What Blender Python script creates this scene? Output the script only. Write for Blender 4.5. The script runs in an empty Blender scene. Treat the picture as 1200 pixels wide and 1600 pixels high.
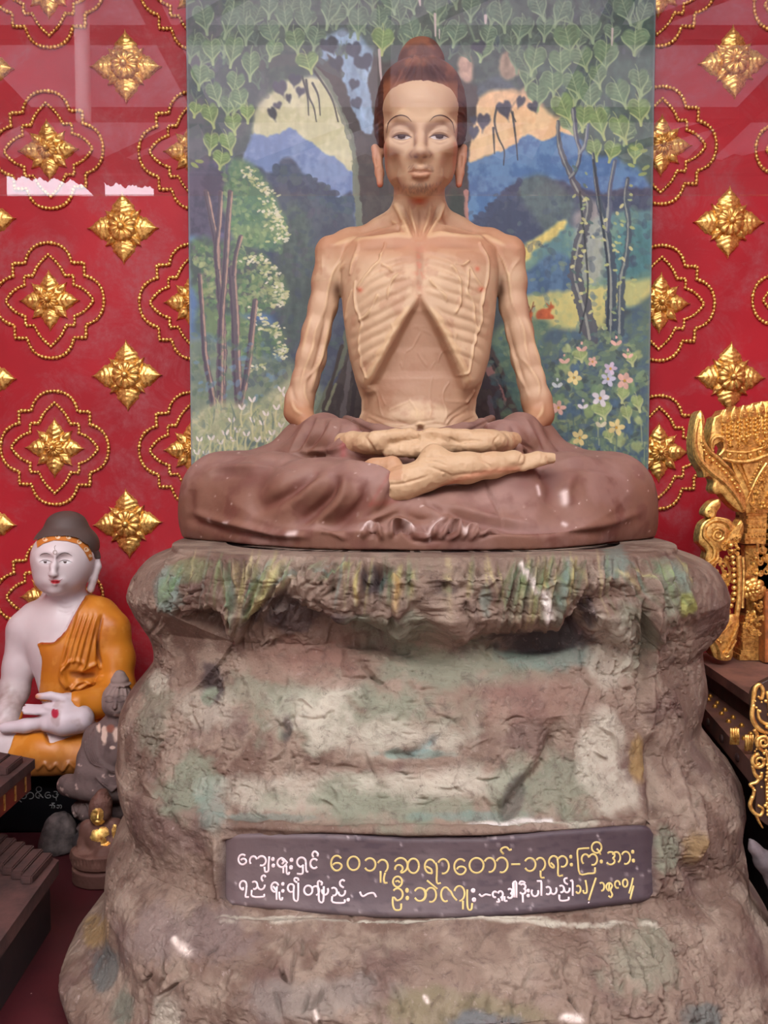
import bpy, bmesh, math, random
import numpy as np
from mathutils import Vector
from mathutils.bvhtree import BVHTree

# ------------------------------------------------------------------ camera, light, exposure
SC = bpy.context.scene
COL = SC.collection
F = 1250.0
PITCH = math.radians(2.8)
CAM = (0.0, -1.6, 0.8)
EXPOSURE = -0.18
SKY_STRENGTH = 8.0
SKY_COLOR = (0.93, 0.96, 1.06)

cam_d = bpy.data.cameras.new('camera')
cam = bpy.data.objects.new('camera', cam_d)
COL.objects.link(cam)
cam.location = CAM
cam.rotation_euler = (math.pi / 2 - PITCH, 0, 0)
cam_d.sensor_fit = 'VERTICAL'
cam_d.sensor_height = 36.0
cam_d.lens = 36.0 * F / 1600.0
cam_d.clip_start = 0.02
SC.camera = cam
SC.view_settings.view_transform = 'Standard'
SC.view_settings.look = 'None'
SC.view_settings.gamma = 1.0
SC.view_settings.use_curve_mapping = False
SC.view_settings.exposure = EXPOSURE
SC.cycles.use_denoising = True
SC.cycles.max_bounces = 6
SC.cycles.diffuse_bounces = 3
SC.cycles.glossy_bounces = 3
SC.cycles.transparent_max_bounces = 8

world = bpy.data.worlds.new('sky')
SC.world = world
world.use_nodes = True
bg = world.node_tree.nodes['Background']
bg.inputs[0].default_value = SKY_COLOR + (1,)
bg.inputs[1].default_value = SKY_STRENGTH


def area_light(name, loc, target, sx, sy, energy, color):
    d = bpy.data.lights.new(name, 'AREA')
    d.shape = 'RECTANGLE'
    d.size, d.size_y, d.energy, d.color = sx, sy, energy, color
    o = bpy.data.objects.new(name, d)
    COL.objects.link(o)
    o.location = loc
    o.rotation_euler = (Vector(target) - Vector(loc)).to_track_quat('-Z', 'Y').to_euler()
    return o


# daylight that comes down between the shrine roof and the hall roof
key = area_light('daylight', (-0.7, -3.6, 3.75), (0.0, 0.0, 0.9), 2.0, 1.0, 88.0, (1.0, 0.95, 0.88))


# ------------------------------------------------------------------ pixel <-> world
CP, SP = math.cos(PITCH), math.sin(PITCH)


def W(px, py, y):
    """point of the view ray through photo pixel (px, py) at depth plane y"""
    px, py, y = np.broadcast_arrays(np.asarray(px, float), np.asarray(py, float), np.asarray(y, float))
    u = (px - 600) / F
    v = (800 - py) / F
    dy = CP + v * SP
    dz = -SP + v * CP
    t = (y - CAM[1]) / dy
    return np.stack([CAM[0] + t * u, y, CAM[2] + t * dz], -1)


def PXY(P):
    P = np.asarray(P, float)
    r = P - np.array(CAM)
    d = r[..., 1] * CP - r[..., 2] * SP
    up = r[..., 1] * SP + r[..., 2] * CP
    d = np.where(np.abs(d) < 1e-6, 1e-6, d)
    return 600 + F * r[..., 0] / d, 800 - F * up / d


def mpp(y, py=800):
    """metres per photo pixel at depth plane y"""
    v = (800 - py) / F
    return (y - CAM[1]) / (CP + v * SP) / F


# ------------------------------------------------------------------ colour
def lin(c):
    c = np.asarray(c, float) / 255.0
    return np.where(c <= 0.04045, c / 12.92, ((c + 0.055) / 1.055) ** 2.4)


def L(r, g, b):
    return tuple(float(v) for v in lin((r, g, b)))


# ------------------------------------------------------------------ noise
_rng = np.random.RandomState(7)
_perm = _rng.permutation(256).astype(np.int64)
_perm = np.concatenate([_perm, _perm])
_val = _rng.rand(512).astype(np.float32)


def vnoise(P, seed=0):
    P = np.asarray(P, np.float32)
    i = np.floor(P).astype(np.int64)
    f = P - i
    u = f * f * f * (f * (f * 6 - 15) + 10)
    x, y, z = i[..., 0] + seed * 31, i[..., 1] + seed * 17, i[..., 2] + seed * 7
    out = 0
    for dx in (0, 1):
        wx = u[..., 0] if dx else 1 - u[..., 0]
        hx = _perm[(x + dx) & 255]
        for dy in (0, 1):
            wy = u[..., 1] if dy else 1 - u[..., 1]
            hy = _perm[(hx + y + dy) & 255]
            for dz in (0, 1):
                wz = u[..., 2] if dz else 1 - u[..., 2]
                out = out + wx * wy * wz * _val[_perm[(hy + z + dz) & 255]]
    return out * 2 - 1


def fbm(P, scale, octaves=4, seed=0, gain=0.5, ridged=False):
    P = np.asarray(P, np.float32) * scale
    a, s, out = 1.0, 0.0, 0
    for o in range(octaves):
        n = vnoise(P, seed + o * 3)
        if ridged:
            n = 1 - 2 * np.abs(n)
        out = out + a * n
        s += a
        a *= gain
        P = P * 2.03 + 11.3
    return out / s


def sstep(a, b, x):
    t = np.clip((x - a) / (b - a), 0, 1)
    return t * t * (3 - 2 * t)


# ------------------------------------------------------------------ polylines in photo pixels
def smooth_poly(pts, n=6, closed=False):
    pts = np.asarray(pts, float)
    if len(pts) < 3:
        return pts
    if closed:
        q = np.concatenate([pts[-1:], pts, pts[:2]])
    else:
        q = np.concatenate([2 * pts[:1] - pts[1:2], pts, 2 * pts[-1:] - pts[-2:-1]])
    out = []
    for k in range(1, len(q) - 2):
        p0, p1, p2, p3 = q[k - 1], q[k], q[k + 1], q[k + 2]
        for t in np.linspace(0, 1, n, endpoint=False):
            out.append(0.5 * ((2 * p1) + (-p0 + p2) * t + (2 * p0 - 5 * p1 + 4 * p2 - p3) * t * t + (-p0 + 3 * p1 - 3 * p2 + p3) * t ** 3))
    if not closed:
        out.append(pts[-1])
    return np.array(out)


def poly_dist(x, y, poly):
    """distance of points to a polyline, and the position along it 0..1"""
    best = np.full(x.shape, 1e9)
    along = np.zeros(x.shape)
    n = len(poly) - 1
    for k in range(n):
        ax, ay = poly[k][:2]
        bx, by = poly[k + 1][:2]
        dx, dy = bx - ax, by - ay
        l2 = dx * dx + dy * dy + 1e-9
        t = np.clip(((x - ax) * dx + (y - ay) * dy) / l2, 0, 1)
        d = (x - ax - t * dx) ** 2 + (y - ay - t * dy) ** 2
        m = d < best
        best = np.where(m, d, best)
        along = np.where(m, (k + t) / n, along)
    return np.sqrt(best), along


def stroke(x, y, acc, pts, w, h, taper=True, smooth=5, mode='bump'):
    """adds a raised (h>0) or cut (h<0) line of half-width w pixels to acc at pixel positions x, y"""
    poly = smooth_poly(pts, smooth)
    m = 3 * w
    sel = np.nonzero((x > poly[:, 0].min() - m) & (x < poly[:, 0].max() + m) & (y > poly[:, 1].min() - m) & (y < poly[:, 1].max() + m))[0]
    if len(sel) == 0:
        return
    d, al = poly_dist(x[sel], y[sel], poly)
    g = np.exp(-(d / w) ** 2)
    if taper:
        g = g * (0.25 + 0.75 * np.sin(np.pi * np.clip(al, 0.0, 1)) ** 0.6)
    acc[sel] += h * g


def in_poly(x, y, poly):
    inside = np.zeros(x.shape, bool)
    n = len(poly)
    j = n - 1
    for i in range(n):
        xi, yi = poly[i][:2]
        xj, yj = poly[j][:2]
        if yi != yj:
            c = ((yi > y) != (yj > y)) & (x < (xj - xi) * (y - yi) / (yj - yi) + xi)
            inside ^= c
        j = i
    return inside


# ------------------------------------------------------------------ meshes
def link(o, parent=None):
    COL.objects.link(o)
    if parent is not None:
        o.parent = parent
    return o


def fast_mesh(name, verts, faces, cols=None, smooth=True):
    verts = np.asarray(verts, np.float32)
    me = bpy.data.meshes.new(name)
    if isinstance(faces, np.ndarray):
        k = faces.shape[1]
        flat = faces.astype(np.int32).ravel()
        starts = np.arange(0, len(flat), k, dtype=np.int32)
    else:
        flat = np.array([i for f in faces for i in f], np.int32)
        lens = np.array([len(f) for f in faces], np.int32)
        starts = np.concatenate([[0], np.cumsum(lens)[:-1]]).astype(np.int32)
    me.vertices.add(len(verts))
    me.vertices.foreach_set('co', verts.ravel())
    me.loops.add(len(flat))
    me.loops.foreach_set('vertex_index', flat)
    me.polygons.add(len(starts))
    me.polygons.foreach_set('loop_start', starts)
    me.update(calc_edges=True)
    me.validate()
    me.polygons.foreach_set('use_smooth', np.full(len(me.polygons), bool(smooth)))
    if cols is not None:
        a = me.attributes.new('Col', 'FLOAT_COLOR', 'POINT')
        c4 = np.ones((len(verts), 4), np.float32)
        c4[:, :3] = cols
        a.data.foreach_set('color', c4.ravel())
    return me


def mesh_obj(name, verts, faces, mat, parent=None, cols=None, smooth=True, origin=None):
    verts = np.asarray(verts, np.float32)
    if origin is not None:
        verts = verts - np.asarray(origin, np.float32)
    me = fast_mesh(name, verts, faces, cols, smooth)
    if mat is not None:
        for m in (mat if isinstance(mat, (list, tuple)) else [mat]):
            me.materials.append(m)
    o = bpy.data.objects.new(name, me)
    link(o, parent)
    if origin is not None and parent is None:
        o.location = origin
    return o


def bm_obj(name, bm, mat, parent=None, smooth=True, loc=None):
    me = bpy.data.meshes.new(name)
    bmesh.ops.recalc_face_normals(bm, faces=bm.faces)
    bm.to_mesh(me)
    bm.free()
    if smooth:
        me.polygons.foreach_set('use_smooth', np.ones(len(me.polygons), bool))
    for m in (mat if isinstance(mat, (list, tuple)) else [mat]):
        me.materials.append(m)
    o = bpy.data.objects.new(name, me)
    link(o, parent)
    if loc is not None:
        o.location = loc
    return o


def thing(name, label, cat, loc=(0, 0, 0), group=None):
    o = bpy.data.objects.new(name, None)
    o.empty_display_size = 0.05
    COL.objects.link(o)
    o.location = loc
    tag(o, label, cat, group)
    return o


def tag(o, label, cat, group=None, kind=None):
    o['label'] = label
    if cat:
        o['category'] = cat
    if group:
        o['group'] = group
    if kind:
        o['kind'] = kind
    return o


def struct(o):
    o['kind'] = 'structure'
    return o


def vnormals(v, f):
    v = np.asarray(v, np.float64)
    if f.shape[1] == 4:
        n = np.cross(v[f[:, 2]] - v[f[:, 0]], v[f[:, 3]] - v[f[:, 1]])
    else:
        n = np.cross(v[f[:, 1]] - v[f[:, 0]], v[f[:, 2]] - v[f[:, 0]])
    out = np.zeros_like(v)
    for k in range(f.shape[1]):
        for c in range(3):
            out[:, c] += np.bincount(f[:, k], n[:, c], minlength=len(v))
    out /= np.linalg.norm(out, axis=1, keepdims=True) + 1e-12
    return out


def laplacian(v, f, it=1, lam=0.5):
    v = v.copy()
    e = np.concatenate([f[:, [k, (k + 1) % f.shape[1]]] for k in range(f.shape[1])])
    e = np.concatenate([e, e[:, ::-1]])
    cnt = np.bincount(e[:, 0], minlength=len(v)).astype(float)
    cnt[cnt == 0] = 1
    for _ in range(it):
        s = np.stack([np.bincount(e[:, 0], v[e[:, 1], c], minlength=len(v)) for c in range(3)], 1) / cnt[:, None]
        v += lam * (s - v)
    return v


# ------------------------------------------------------------------ signed distance sculpting
class Sculpt:
    def __init__(self, xs, ys, zs):
        self.x, self.y, self.z = [np.asarray(a, np.float32) for a in (xs, ys, zs)]
        self.f = np.full((len(xs), len(ys), len(zs)), 0.2, np.float32)

    def window(self, lo, hi):
        s = []
        for a, l, h in zip((self.x, self.y, self.z), lo, hi):
            i0 = max(0, int(np.searchsorted(a, l)) - 1)
            i1 = min(len(a), int(np.searchsorted(a, h)) + 1)
            s.append(slice(i0, max(i1, i0)))
        X = self.x[s[0]][:, None, None]
        Y = self.y[s[1]][None, :, None]
        Z = self.z[s[2]][None, None, :]
        return tuple(s), X, Y, Z

    def add(self, s, d, k, op='u'):
        a = self.f[s]
        if op == 'u':
            h = np.maximum(k - np.abs(a - d), 0) / k if k > 0 else 0
            self.f[s] = np.minimum(a, d) - h * h * k * 0.25
        else:
            h = np.maximum(k - np.abs(a + d), 0) / k if k > 0 else 0
            self.f[s] = np.maximum(a, -d) + h * h * k * 0.25

    def cone(self, a, b, ra, rb, k=0.01, op='u'):
        a, b = np.asarray(a, float), np.asarray(b, float)
        m = max(ra, rb) + k + 0.02
        s, X, Y, Z = self.window(np.minimum(a, b) - m, np.maximum(a, b) + m)
        d = b - a
        l2 = float(d @ d) + 1e-12
        t = np.clip(((X - a[0]) * d[0] + (Y - a[1]) * d[1] + (Z - a[2]) * d[2]) / l2, 0, 1)
        q = np.sqrt((X - a[0] - t * d[0]) ** 2 + (Y - a[1] - t * d[1]) ** 2 + (Z - a[2] - t * d[2]) ** 2)
        self.add(s, (q - (ra + (rb - ra) * t)).astype(np.float32), k, op)

    def chain(self, pts, k=0.01, op='u'):
        """pts: (px, py, y, r_px) along a limb"""
        for p, q in zip(pts[:-1], pts[1:]):
            self.cone(W(*p[:3]), W(*q[:3]), p[3] * mpp(p[2]), q[3] * mpp(q[2]), k, op)

    def ell(self, c, r, k=0.01, op='u', rot=0.0):
        """c world centre, r radii (x, y, z); rot turns it in the picture plane"""
        c, r = np.asarray(c, float), np.asarray(r, float)
        m = r.max() + k + 0.02
        s, X, Y, Z = self.window(c - m, c + m)
        x, y, z = X - c[0], Y - c[1], Z - c[2]
        if rot:
            cr, sr = math.cos(rot), math.sin(rot)
            x, z = x * cr + z * sr, -x * sr + z * cr
        k0 = np.sqrt((x / r[0]) ** 2 + (y / r[1]) ** 2 + (z / r[2]) ** 2)
        k1 = np.sqrt((x / r[0] ** 2) ** 2 + (y / r[1] ** 2) ** 2 + (z / r[2] ** 2) ** 2)
        self.add(s, (k0 * (k0 - 1) / (k1 + 1e-9)).astype(np.float32), k, op)

    def pell(self, px, py, y, rx, rz, ry, k=0.01, op='u', rot=0.0):
        """ellipsoid: centre in pixels, rx rz in pixels, ry in metres"""
        m = mpp(y)
        self.ell(W(px, py, y), (rx * m, ry, rz * m), k, op, rot)

    def mesh(self):
        f = self.f
        S = f < 0
        nx, ny, nz = f.shape
        cnt = np.zeros((nx - 1, ny - 1, nz - 1), np.int8)
        corner = [(a, b, c) for a in (0, 1) for b in (0, 1) for c in (0, 1)]
        for a, b, c in corner:
            cnt += S[a:nx - 1 + a, b:ny - 1 + b, c:nz - 1 + c]
        act = np.argwhere((cnt > 0) & (cnt < 8))
        idx = np.full((nx - 1, ny - 1, nz - 1), -1, np.int64)
        idx[act[:, 0], act[:, 1], act[:, 2]] = np.arange(len(act))
        acc = np.zeros((len(act), 3))
        num = np.zeros(len(act))
        ax = (self.x, self.y, self.z)
        for axis in range(3):
            for o1 in (0, 1):
                for o2 in (0, 1):
                    off = [0, 0, 0]
                    oth = [q for q in range(3) if q != axis]
                    off[oth[0]], off[oth[1]] = o1, o2
                    i0 = act + np.array(off)
                    i1 = i0.copy()
                    i1[:, axis] += 1
                    f0 = f[i0[:, 0], i0[:, 1], i0[:, 2]]
                    f1 = f[i1[:, 0], i1[:, 1], i1[:, 2]]
                    m = (f0 < 0) != (f1 < 0)
                    t = np.where(m, f0 / np.where(m, f0 - f1, 1), 0)
                    p = np.stack([ax[q][i0[:, q]] for q in range(3)], 1).astype(float)
                    p[:, axis] += t * (ax[axis][i1[:, axis]] - ax[axis][i0[:, axis]])
                    acc[m] += p[m]
                    num[m] += 1
        v = acc / num[:, None]
        quads = []
        for axis in range(3):
            sl0 = [slice(None)] * 3
            sl1 = [slice(None)] * 3
            sl0[axis] = slice(0, -1)
            sl1[axis] = slice(1, None)
            s0, s1 = S[tuple(sl0)], S[tuple(sl1)]
            ch = np.argwhere(s0 != s1)
            oth = [q for q in range(3) if q != axis]
            ok = (ch[:, oth[0]] > 0) & (ch[:, oth[1]] > 0) & (ch[:, oth[0]] < f.shape[oth[0]] - 1) & (ch[:, oth[1]] < f.shape[oth[1]] - 1)
            ch = ch[ok]
            flip = s0[ch[:, 0], ch[:, 1], ch[:, 2]]
            q4 = []
            for o1, o2 in ((-1, -1), (0, -1), (0, 0), (-1, 0)):
                c = ch.copy()
                c[:, oth[0]] += o1
                c[:, oth[1]] += o2
                q4.append(idx[c[:, 0], c[:, 1], c[:, 2]])
            q4 = np.stack(q4, 1)
            if axis == 1:
                flip = ~flip
            q4[~flip] = q4[~flip][:, ::-1]
            quads.append(q4)
        q = np.concatenate(quads)
        q = q[(q >= 0).all(1)]
        return v, q


def axis_grid(lo, hi, step, fine=None, fstep=None):
    """grid line positions, finer inside fine=(a, b)"""
    if fine is None:
        return np.arange(lo, hi + step, step)
    a, b = fine
    return np.concatenate([np.arange(lo, a, step), np.arange(a, b, fstep), np.arange(b, hi + step, step)])


def front(n, P):
    """how much a vertex faces the photograph's standpoint side, 0..1"""
    d = np.array(CAM) - P
    d /= np.linalg.norm(d, axis=1, keepdims=True)
    return sstep(0.05, 0.4, (n * d).sum(1))


def decal(name, polys, bvh, mat, parent, off=0.0006, step=1.2):
    """thin paint layer: filled outlines (photo pixels) laid on a surface"""
    V, Fc = [], []
    for poly in polys:
        poly = np.asarray(poly, float)
        x0, y0 = poly.min(0) - step
        x1, y1 = poly.max(0) + step
        gx = np.arange(x0, x1 + step, step)
        gy = np.arange(y0, y1 + step, step)
        X, Y = np.meshgrid(gx, gy, indexing='ij')
        ins = in_poly(X.ravel(), Y.ravel(), poly).reshape(X.shape)
        cell = ins[:-1, :-1] | ins[1:, :-1] | ins[:-1, 1:] | ins[1:, 1:]
        # snap outside corners on to the outline
        loop = np.concatenate([poly, poly[:1]])
        px, py = X.copy(), Y.copy()
        out = ~ins
        for k in np.argwhere(out):
            a, b = k
            best, bp = 1e9, None
            for s in range(len(poly)):
                p, q = loop[s], loop[s + 1]
                d = q - p
                t = np.clip(((X[a, b] - p[0]) * d[0] + (Y[a, b] - p[1]) * d[1]) / (d @ d + 1e-9), 0, 1)
                c = p + t * d
                dd = (c[0] - X[a, b]) ** 2 + (c[1] - Y[a, b]) ** 2
                if dd < best:
                    best, bp = dd, c
            px[a, b], py[a, b] = bp
        base = {}
        for a, b in np.argwhere(cell):
            q = []
            for da, db in ((0, 0), (0, 1), (1, 1), (1, 0)):
                key_ = (a + da, b + db)
                if key_ not in base:
                    pt = W(px[key_], py[key_], 0.0)
                    d = Vector(pt) - Vector(CAM)
                    d.normalize()
                    loc, nor, _, _ = bvh.ray_cast(Vector(CAM), d)
                    if loc is None:
                        base[key_] = -1
                    else:
                        base[key_] = len(V)
                        V.append(tuple(loc - d * off))
                q.append(base[key_])
            q = [i for i in q if i >= 0]
            if len(set(q)) >= 3:
                Fc.append(q)
    return mesh_obj(name, V, Fc, mat, parent)


def ribbon_poly(pts, w, smooth=5, closed=False):
    """outline polygon of a brush line of half-width w (number or per point list)"""
    c = smooth_poly(pts, smooth, closed)
    if closed:
        c = np.concatenate([c, c[:1]])
    t = np.gradient(c, axis=0)
    t /= np.linalg.norm(t, axis=1, keepdims=True) + 1e-9
    n = np.stack([-t[:, 1], t[:, 0]], 1)
    w = np.interp(np.linspace(0, 1, len(c)), np.linspace(0, 1, len(np.atleast_1d(w))), np.atleast_1d(w))[:, None]
    return np.concatenate([c + n * w, (c - n * w)[::-1]])


def tube(pts, r, sides=8, closed=False, caps=True):
    """verts, faces of a round tube along world points; r number or list"""
    pts = np.asarray(pts, float)
    n = len(pts)
    r = np.interp(np.linspace(0, 1, n), np.linspace(0, 1, len(np.atleast_1d(r))), np.atleast_1d(r))
    if closed:
        t = np.roll(pts, -1, 0) - np.roll(pts, 1, 0)
    else:
        t = np.gradient(pts, axis=0)
    t /= np.linalg.norm(t, axis=1, keepdims=True) + 1e-12
    ref = np.array([0.0, 1.0, 0.0]) if abs(t[:, 1]).mean() < 0.8 else np.array([1.0, 0, 0])
    a = np.cross(t, ref)
    a /= np.linalg.norm(a, axis=1, keepdims=True) + 1e-12
    b = np.cross(t, a)
    ang = np.arange(sides) * 2 * math.pi / sides
    V = pts[:, None, :] + r[:, None, None] * (a[:, None, :] * np.cos(ang)[None, :, None] + b[:, None, :] * np.sin(ang)[None, :, None])
    V = V.reshape(-1, 3)
    Fc = []
    m = n if closed else n - 1
    for i in range(m):
        for j in range(sides):
            p, q = i * sides, ((i + 1) % n) * sides
            Fc.append((p + j, p + (j + 1) % sides, q + (j + 1) % sides, q + j))
    if caps and not closed:
        Fc.append(tuple(range(sides))[::-1])
        Fc.append(tuple(range((n - 1) * sides, n * sides)))
    return V, Fc


class MB:
    """collects shapes that belong to ONE part"""

    def __init__(self):
        self.v, self.f, self.n = [], [], 0

    def add(self, V, Fc):
        self.v.append(np.asarray(V, float))
        self.f += [tuple(i + self.n for i in f) for f in Fc]
        self.n += len(V)
        return self

    def tube(self, pts, r, sides=8, closed=False):
        return self.add(*tube(pts, r, sides, closed))

    def ball(self, c, r, seg=10, rings=6):
        r = np.broadcast_to(np.asarray(r, float), (3,))
        V = [(0, 0, 1)]
        for i in range(1, rings):
            a = math.pi * i / rings
            for j in range(seg):
                b = 2 * math.pi * j / seg
                V.append((math.sin(a) * math.cos(b), math.sin(a) * math.sin(b), math.cos(a)))
        V.append((0, 0, -1))
        Fc = [(0, 1 + j, 1 + (j + 1) % seg) for j in range(seg)]
        for i in range(rings - 2):
            for j in range(seg):
                p, q = 1 + i * seg, 1 + (i + 1) * seg
                Fc.append((p + j, q + j, q + (j + 1) % seg, p + (j + 1) % seg))
        e = len(V) - 1
        p = 1 + (rings - 2) * seg
        Fc += [(p + j, e, p + (j + 1) % seg) for j in range(seg)]
        return self.add(np.array(V) * r + np.asarray(c, float), Fc)

    def box(self, lo, hi, bev=0.0):
        bm = bmesh.new()
        lo, hi = np.asarray(lo, float), np.asarray(hi, float)
        r = bmesh.ops.create_cube(bm, size=1)
        for v in bm.verts:
            v.co = Vector(lo + (np.array(v.co) + 0.5) * (hi - lo))
        if bev > 0:
            bmesh.ops.bevel(bm, geom=list(bm.edges), offset=bev, segments=2, affect='EDGES')
        bm.verts.index_update()
        V = [tuple(v.co) for v in bm.verts]
        Fc = [tuple(v.index for v in f.verts) for f in bm.faces]
        bm.free()
        return self.add(V, Fc)

    def plate(self, outline, y0, thick, bev=0.003, dome=0.0):
        """outline as (x, z) world points extruded towards the viewer (-y) with a bevelled front rim"""
        o = np.asarray(outline, float)
        area = 0.5 * np.sum(o[:, 0] * np.roll(o[:, 1], -1) - np.roll(o[:, 0], -1) * o[:, 1])
        if area < 0:
            o = o[::-1]
        bm = bmesh.new()
        vs = [bm.verts.new((p[0], y0, p[1])) for p in o]
        f = bm.faces.new(vs)
        r = bmesh.ops.extrude_face_region(bm, geom=[f])
        nv = [g for g in r['geom'] if isinstance(g, bmesh.types.BMVert)]
        for v in nv:
            v.co.y = y0 - thick
        nf = [g for g in r['geom'] if isinstance(g, bmesh.types.BMFace)]
        if bev > 0:
            bmesh.ops.inset_region(bm, faces=nf, thickness=bev, depth=0)
            for v in nf[0].verts:
                v.co.y -= bev * 0.8 + dome
        bmesh.ops.triangulate(bm, faces=[q for q in bm.faces if len(q.verts) > 4])
        bmesh.ops.recalc_face_normals(bm, faces=bm.faces)
        bm.verts.index_update()
        V = [tuple(v.co) for v in bm.verts]
        Fc = [tuple(v.index for v in q.verts) for q in bm.faces]
        bm.free()
        return self.add(V, Fc)

    def move(self, loc, rz=0.0, scale=1.0):
        v = np.concatenate(self.v) * scale
        c, s = math.cos(rz), math.sin(rz)
        v = np.stack([v[:, 0] * c - v[:, 1] * s, v[:, 0] * s + v[:, 1] * c, v[:, 2]], 1) + np.asarray(loc)
        self.v = [v]
        return self

    def build(self, name, mat, parent=None, smooth=True, cols=None, auto=None):
        o = mesh_obj(name, np.concatenate(self.v), self.f, mat, parent, cols=cols, smooth=smooth)
        if auto:
            md = o.modifiers.new('edges', 'EDGE_SPLIT')
            md.split_angle = math.radians(auto)
        return o


# ------------------------------------------------------------------ materials
def new_mat(name):
    m = bpy.data.materials.new(name)
    m.use_nodes = True
    return m, m.node_tree.nodes, m.node_tree.links, m.node_tree.nodes['Principled BSDF']


def add_bump(nt, bsdf, scale, strength, dist=0.002, detail=6.0, rough=0.6):
    n = nt.nodes.new('ShaderNodeTexNoise')
    tc = nt.nodes.new('ShaderNodeTexCoord')
    nt.links.new(tc.outputs['Object'], n.inputs['Vector'])
    n.inputs['Scale'].default_value = scale
    n.inputs['Detail'].default_value = detail
    n.inputs['Roughness'].default_value = rough
    b = nt.nodes.new('ShaderNodeBump')
    b.inputs['Strength'].default_value = strength
    b.inputs['Distance'].default_value = dist
    nt.links.new(n.outputs['Fac'], b.inputs['Height'])
    nt.links.new(b.outputs['Normal'], bsdf.inputs['Normal'])
    return n


def plain(name, rgb, rough=0.6, metal=0.0, bump=None, vary=0.0, vscale=8.0, spec=0.5, rgb2=None):
    m, N, K, B = new_mat(name)
    B.inputs['Base Color'].default_value = L(*rgb) + (1,)
    B.inputs['Roughness'].default_value = rough
    B.inputs['Metallic'].default_value = metal
    B.inputs['Specular IOR Level'].default_value = spec
    if bump:
        add_bump(m.node_tree, B, *bump)
    if vary or rgb2:
        t = N.new('ShaderNodeTexNoise')
        tc = N.new('ShaderNodeTexCoord')
        K.new(tc.outputs['Object'], t.inputs['Vector'])
        t.inputs['Scale'].default_value = vscale
        t.inputs['Detail'].default_value = 8
        t.inputs['Roughness'].default_value = 0.65
        r = N.new('ShaderNodeValToRGB')
        a = np.array(rgb, float)
        if rgb2 is None:
            c0, c1 = a * (1 - vary), np.minimum(255, a * (1 + vary))
        else:
            c0, c1 = a, np.array(rgb2, float)
        r.color_ramp.elements[0].position, r.color_ramp.elements[1].position = 0.35, 0.65
        r.color_ramp.elements[0].color = L(*c0) + (1,)
        r.color_ramp.elements[1].color = L(*c1) + (1,)
        K.new(t.outputs['Fac'], r.inputs['Fac'])
        K.new(r.outputs['Color'], B.inputs['Base Color'])
    return m


def painted(name, rough=0.7, bump=None, spec=0.3, metal=0.0):
    """colour painted per vertex"""
    m, N, K, B = new_mat(name)
    a = N.new('ShaderNodeAttribute')
    a.attribute_name = 'Col'
    K.new(a.outputs['Color'], B.inputs['Base Color'])
    B.inputs['Roughness'].default_value = rough
    B.inputs['Specular IOR Level'].default_value = spec
    B.inputs['Metallic'].default_value = metal
    if bump:
        add_bump(m.node_tree, B, *bump)
    return m


def mixc(c, col, m):
    """blend colour col (sRGB 0-255) into linear array c by mask m"""
    m = np.clip(m, 0, 1)[:, None]
    return c * (1 - m) + lin(col)[None, :] * m

# ================================================================== the setting
WALL_Y = 0.45


def quad_obj(name, a, b, c, d, mat, cuts=1):
    V, Fc = [], []
    a, b, c, d = [np.array(q, float) for q in (a, b, c, d)]
    for i in range(cuts + 1):
        for j in range(cuts + 1):
            u, v = i / cuts, j / cuts
            V.append((a * (1 - u) + b * u) * (1 - v) + (d * (1 - u) + c * u) * v)
    for i in range(cuts):
        for j in range(cuts):
            p = i * (cuts + 1) + j
            Fc.append((p, p + cuts + 1, p + cuts + 2, p + 1))
    return mesh_obj(name, V, Fc, mat, smooth=False)


def slab(name, lo, hi, mat, kind=True):
    o = MB().box(lo, hi).build(name, mat, smooth=False)
    if kind:
        struct(o)
    return o


# --- red plaster with dusty, faded blotches
m_wall, N, K, B = new_mat('red_plaster')
tc = N.new('ShaderNodeTexCoord')


def tex_noise(scale, detail=6, rough=0.6, dist=0.0):
    t = N.new('ShaderNodeTexNoise')
    t.inputs['Scale'].default_value = scale
    t.inputs['Detail'].default_value = detail
    t.inputs['Roughness'].default_value = rough
    t.inputs['Distortion'].default_value = dist
    K.new(tc.outputs['Object'], t.inputs['Vector'])
    return t


def ramp(src, p0, p1, c0=(0, 0, 0), c1=(1, 1, 1)):
    r = N.new('ShaderNodeValToRGB')
    r.color_ramp.elements[0].position, r.color_ramp.elements[1].position = p0, p1
    r.color_ramp.elements[0].color = tuple(c0) + (1,)
    r.color_ramp.elements[1].color = tuple(c1) + (1,)
    K.new(src, r.inputs['Fac'])
    return r


def mix(fac, a, b):
    x = N.new('ShaderNodeMix')
    x.data_type = 'RGBA'
    K.new(fac, x.inputs['Factor'])
    for s, v in ((6, a), (7, b)):
        if isinstance(v, tuple):
            x.inputs[s].default_value = v + (1,)
        else:
            K.new(v, x.inputs[s])
    return x.outputs[2]


big = tex_noise(2.3, 4, 0.55)
dust = tex_noise(7.0, 10, 0.72, 0.6)
fine = tex_noise(60, 6, 0.7)
base = mix(ramp(big.outputs['Fac'], 0.35, 0.65).outputs['Color'], L(150, 18, 30), L(176, 30, 42))
mm = N.new('ShaderNodeMath')
mm.operation = 'MULTIPLY'
K.new(ramp(dust.outputs['Fac'], 0.47, 0.62).outputs['Color'], mm.inputs[0])
K.new(ramp(fine.outputs['Fac'], 0.25, 0.75).outputs['Color'], mm.inputs[1])
mm2 = N.new('ShaderNodeMath')
mm2.operation = 'MULTIPLY'
K.new(mm.outputs[0], mm2.inputs[0])
mm2.inputs[1].default_value = 0.9
wcol = mix(mm2.outputs[0], base, L(158, 84, 88))
K.new(wcol, B.inputs['Base Color'])
B.inputs['Roughness'].default_value = 0.55
B.inputs['Specular IOR Level'].default_value = 0.3
bp = N.new('ShaderNodeBump')
bp.inputs['Strength'].default_value = 0.25
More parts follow.
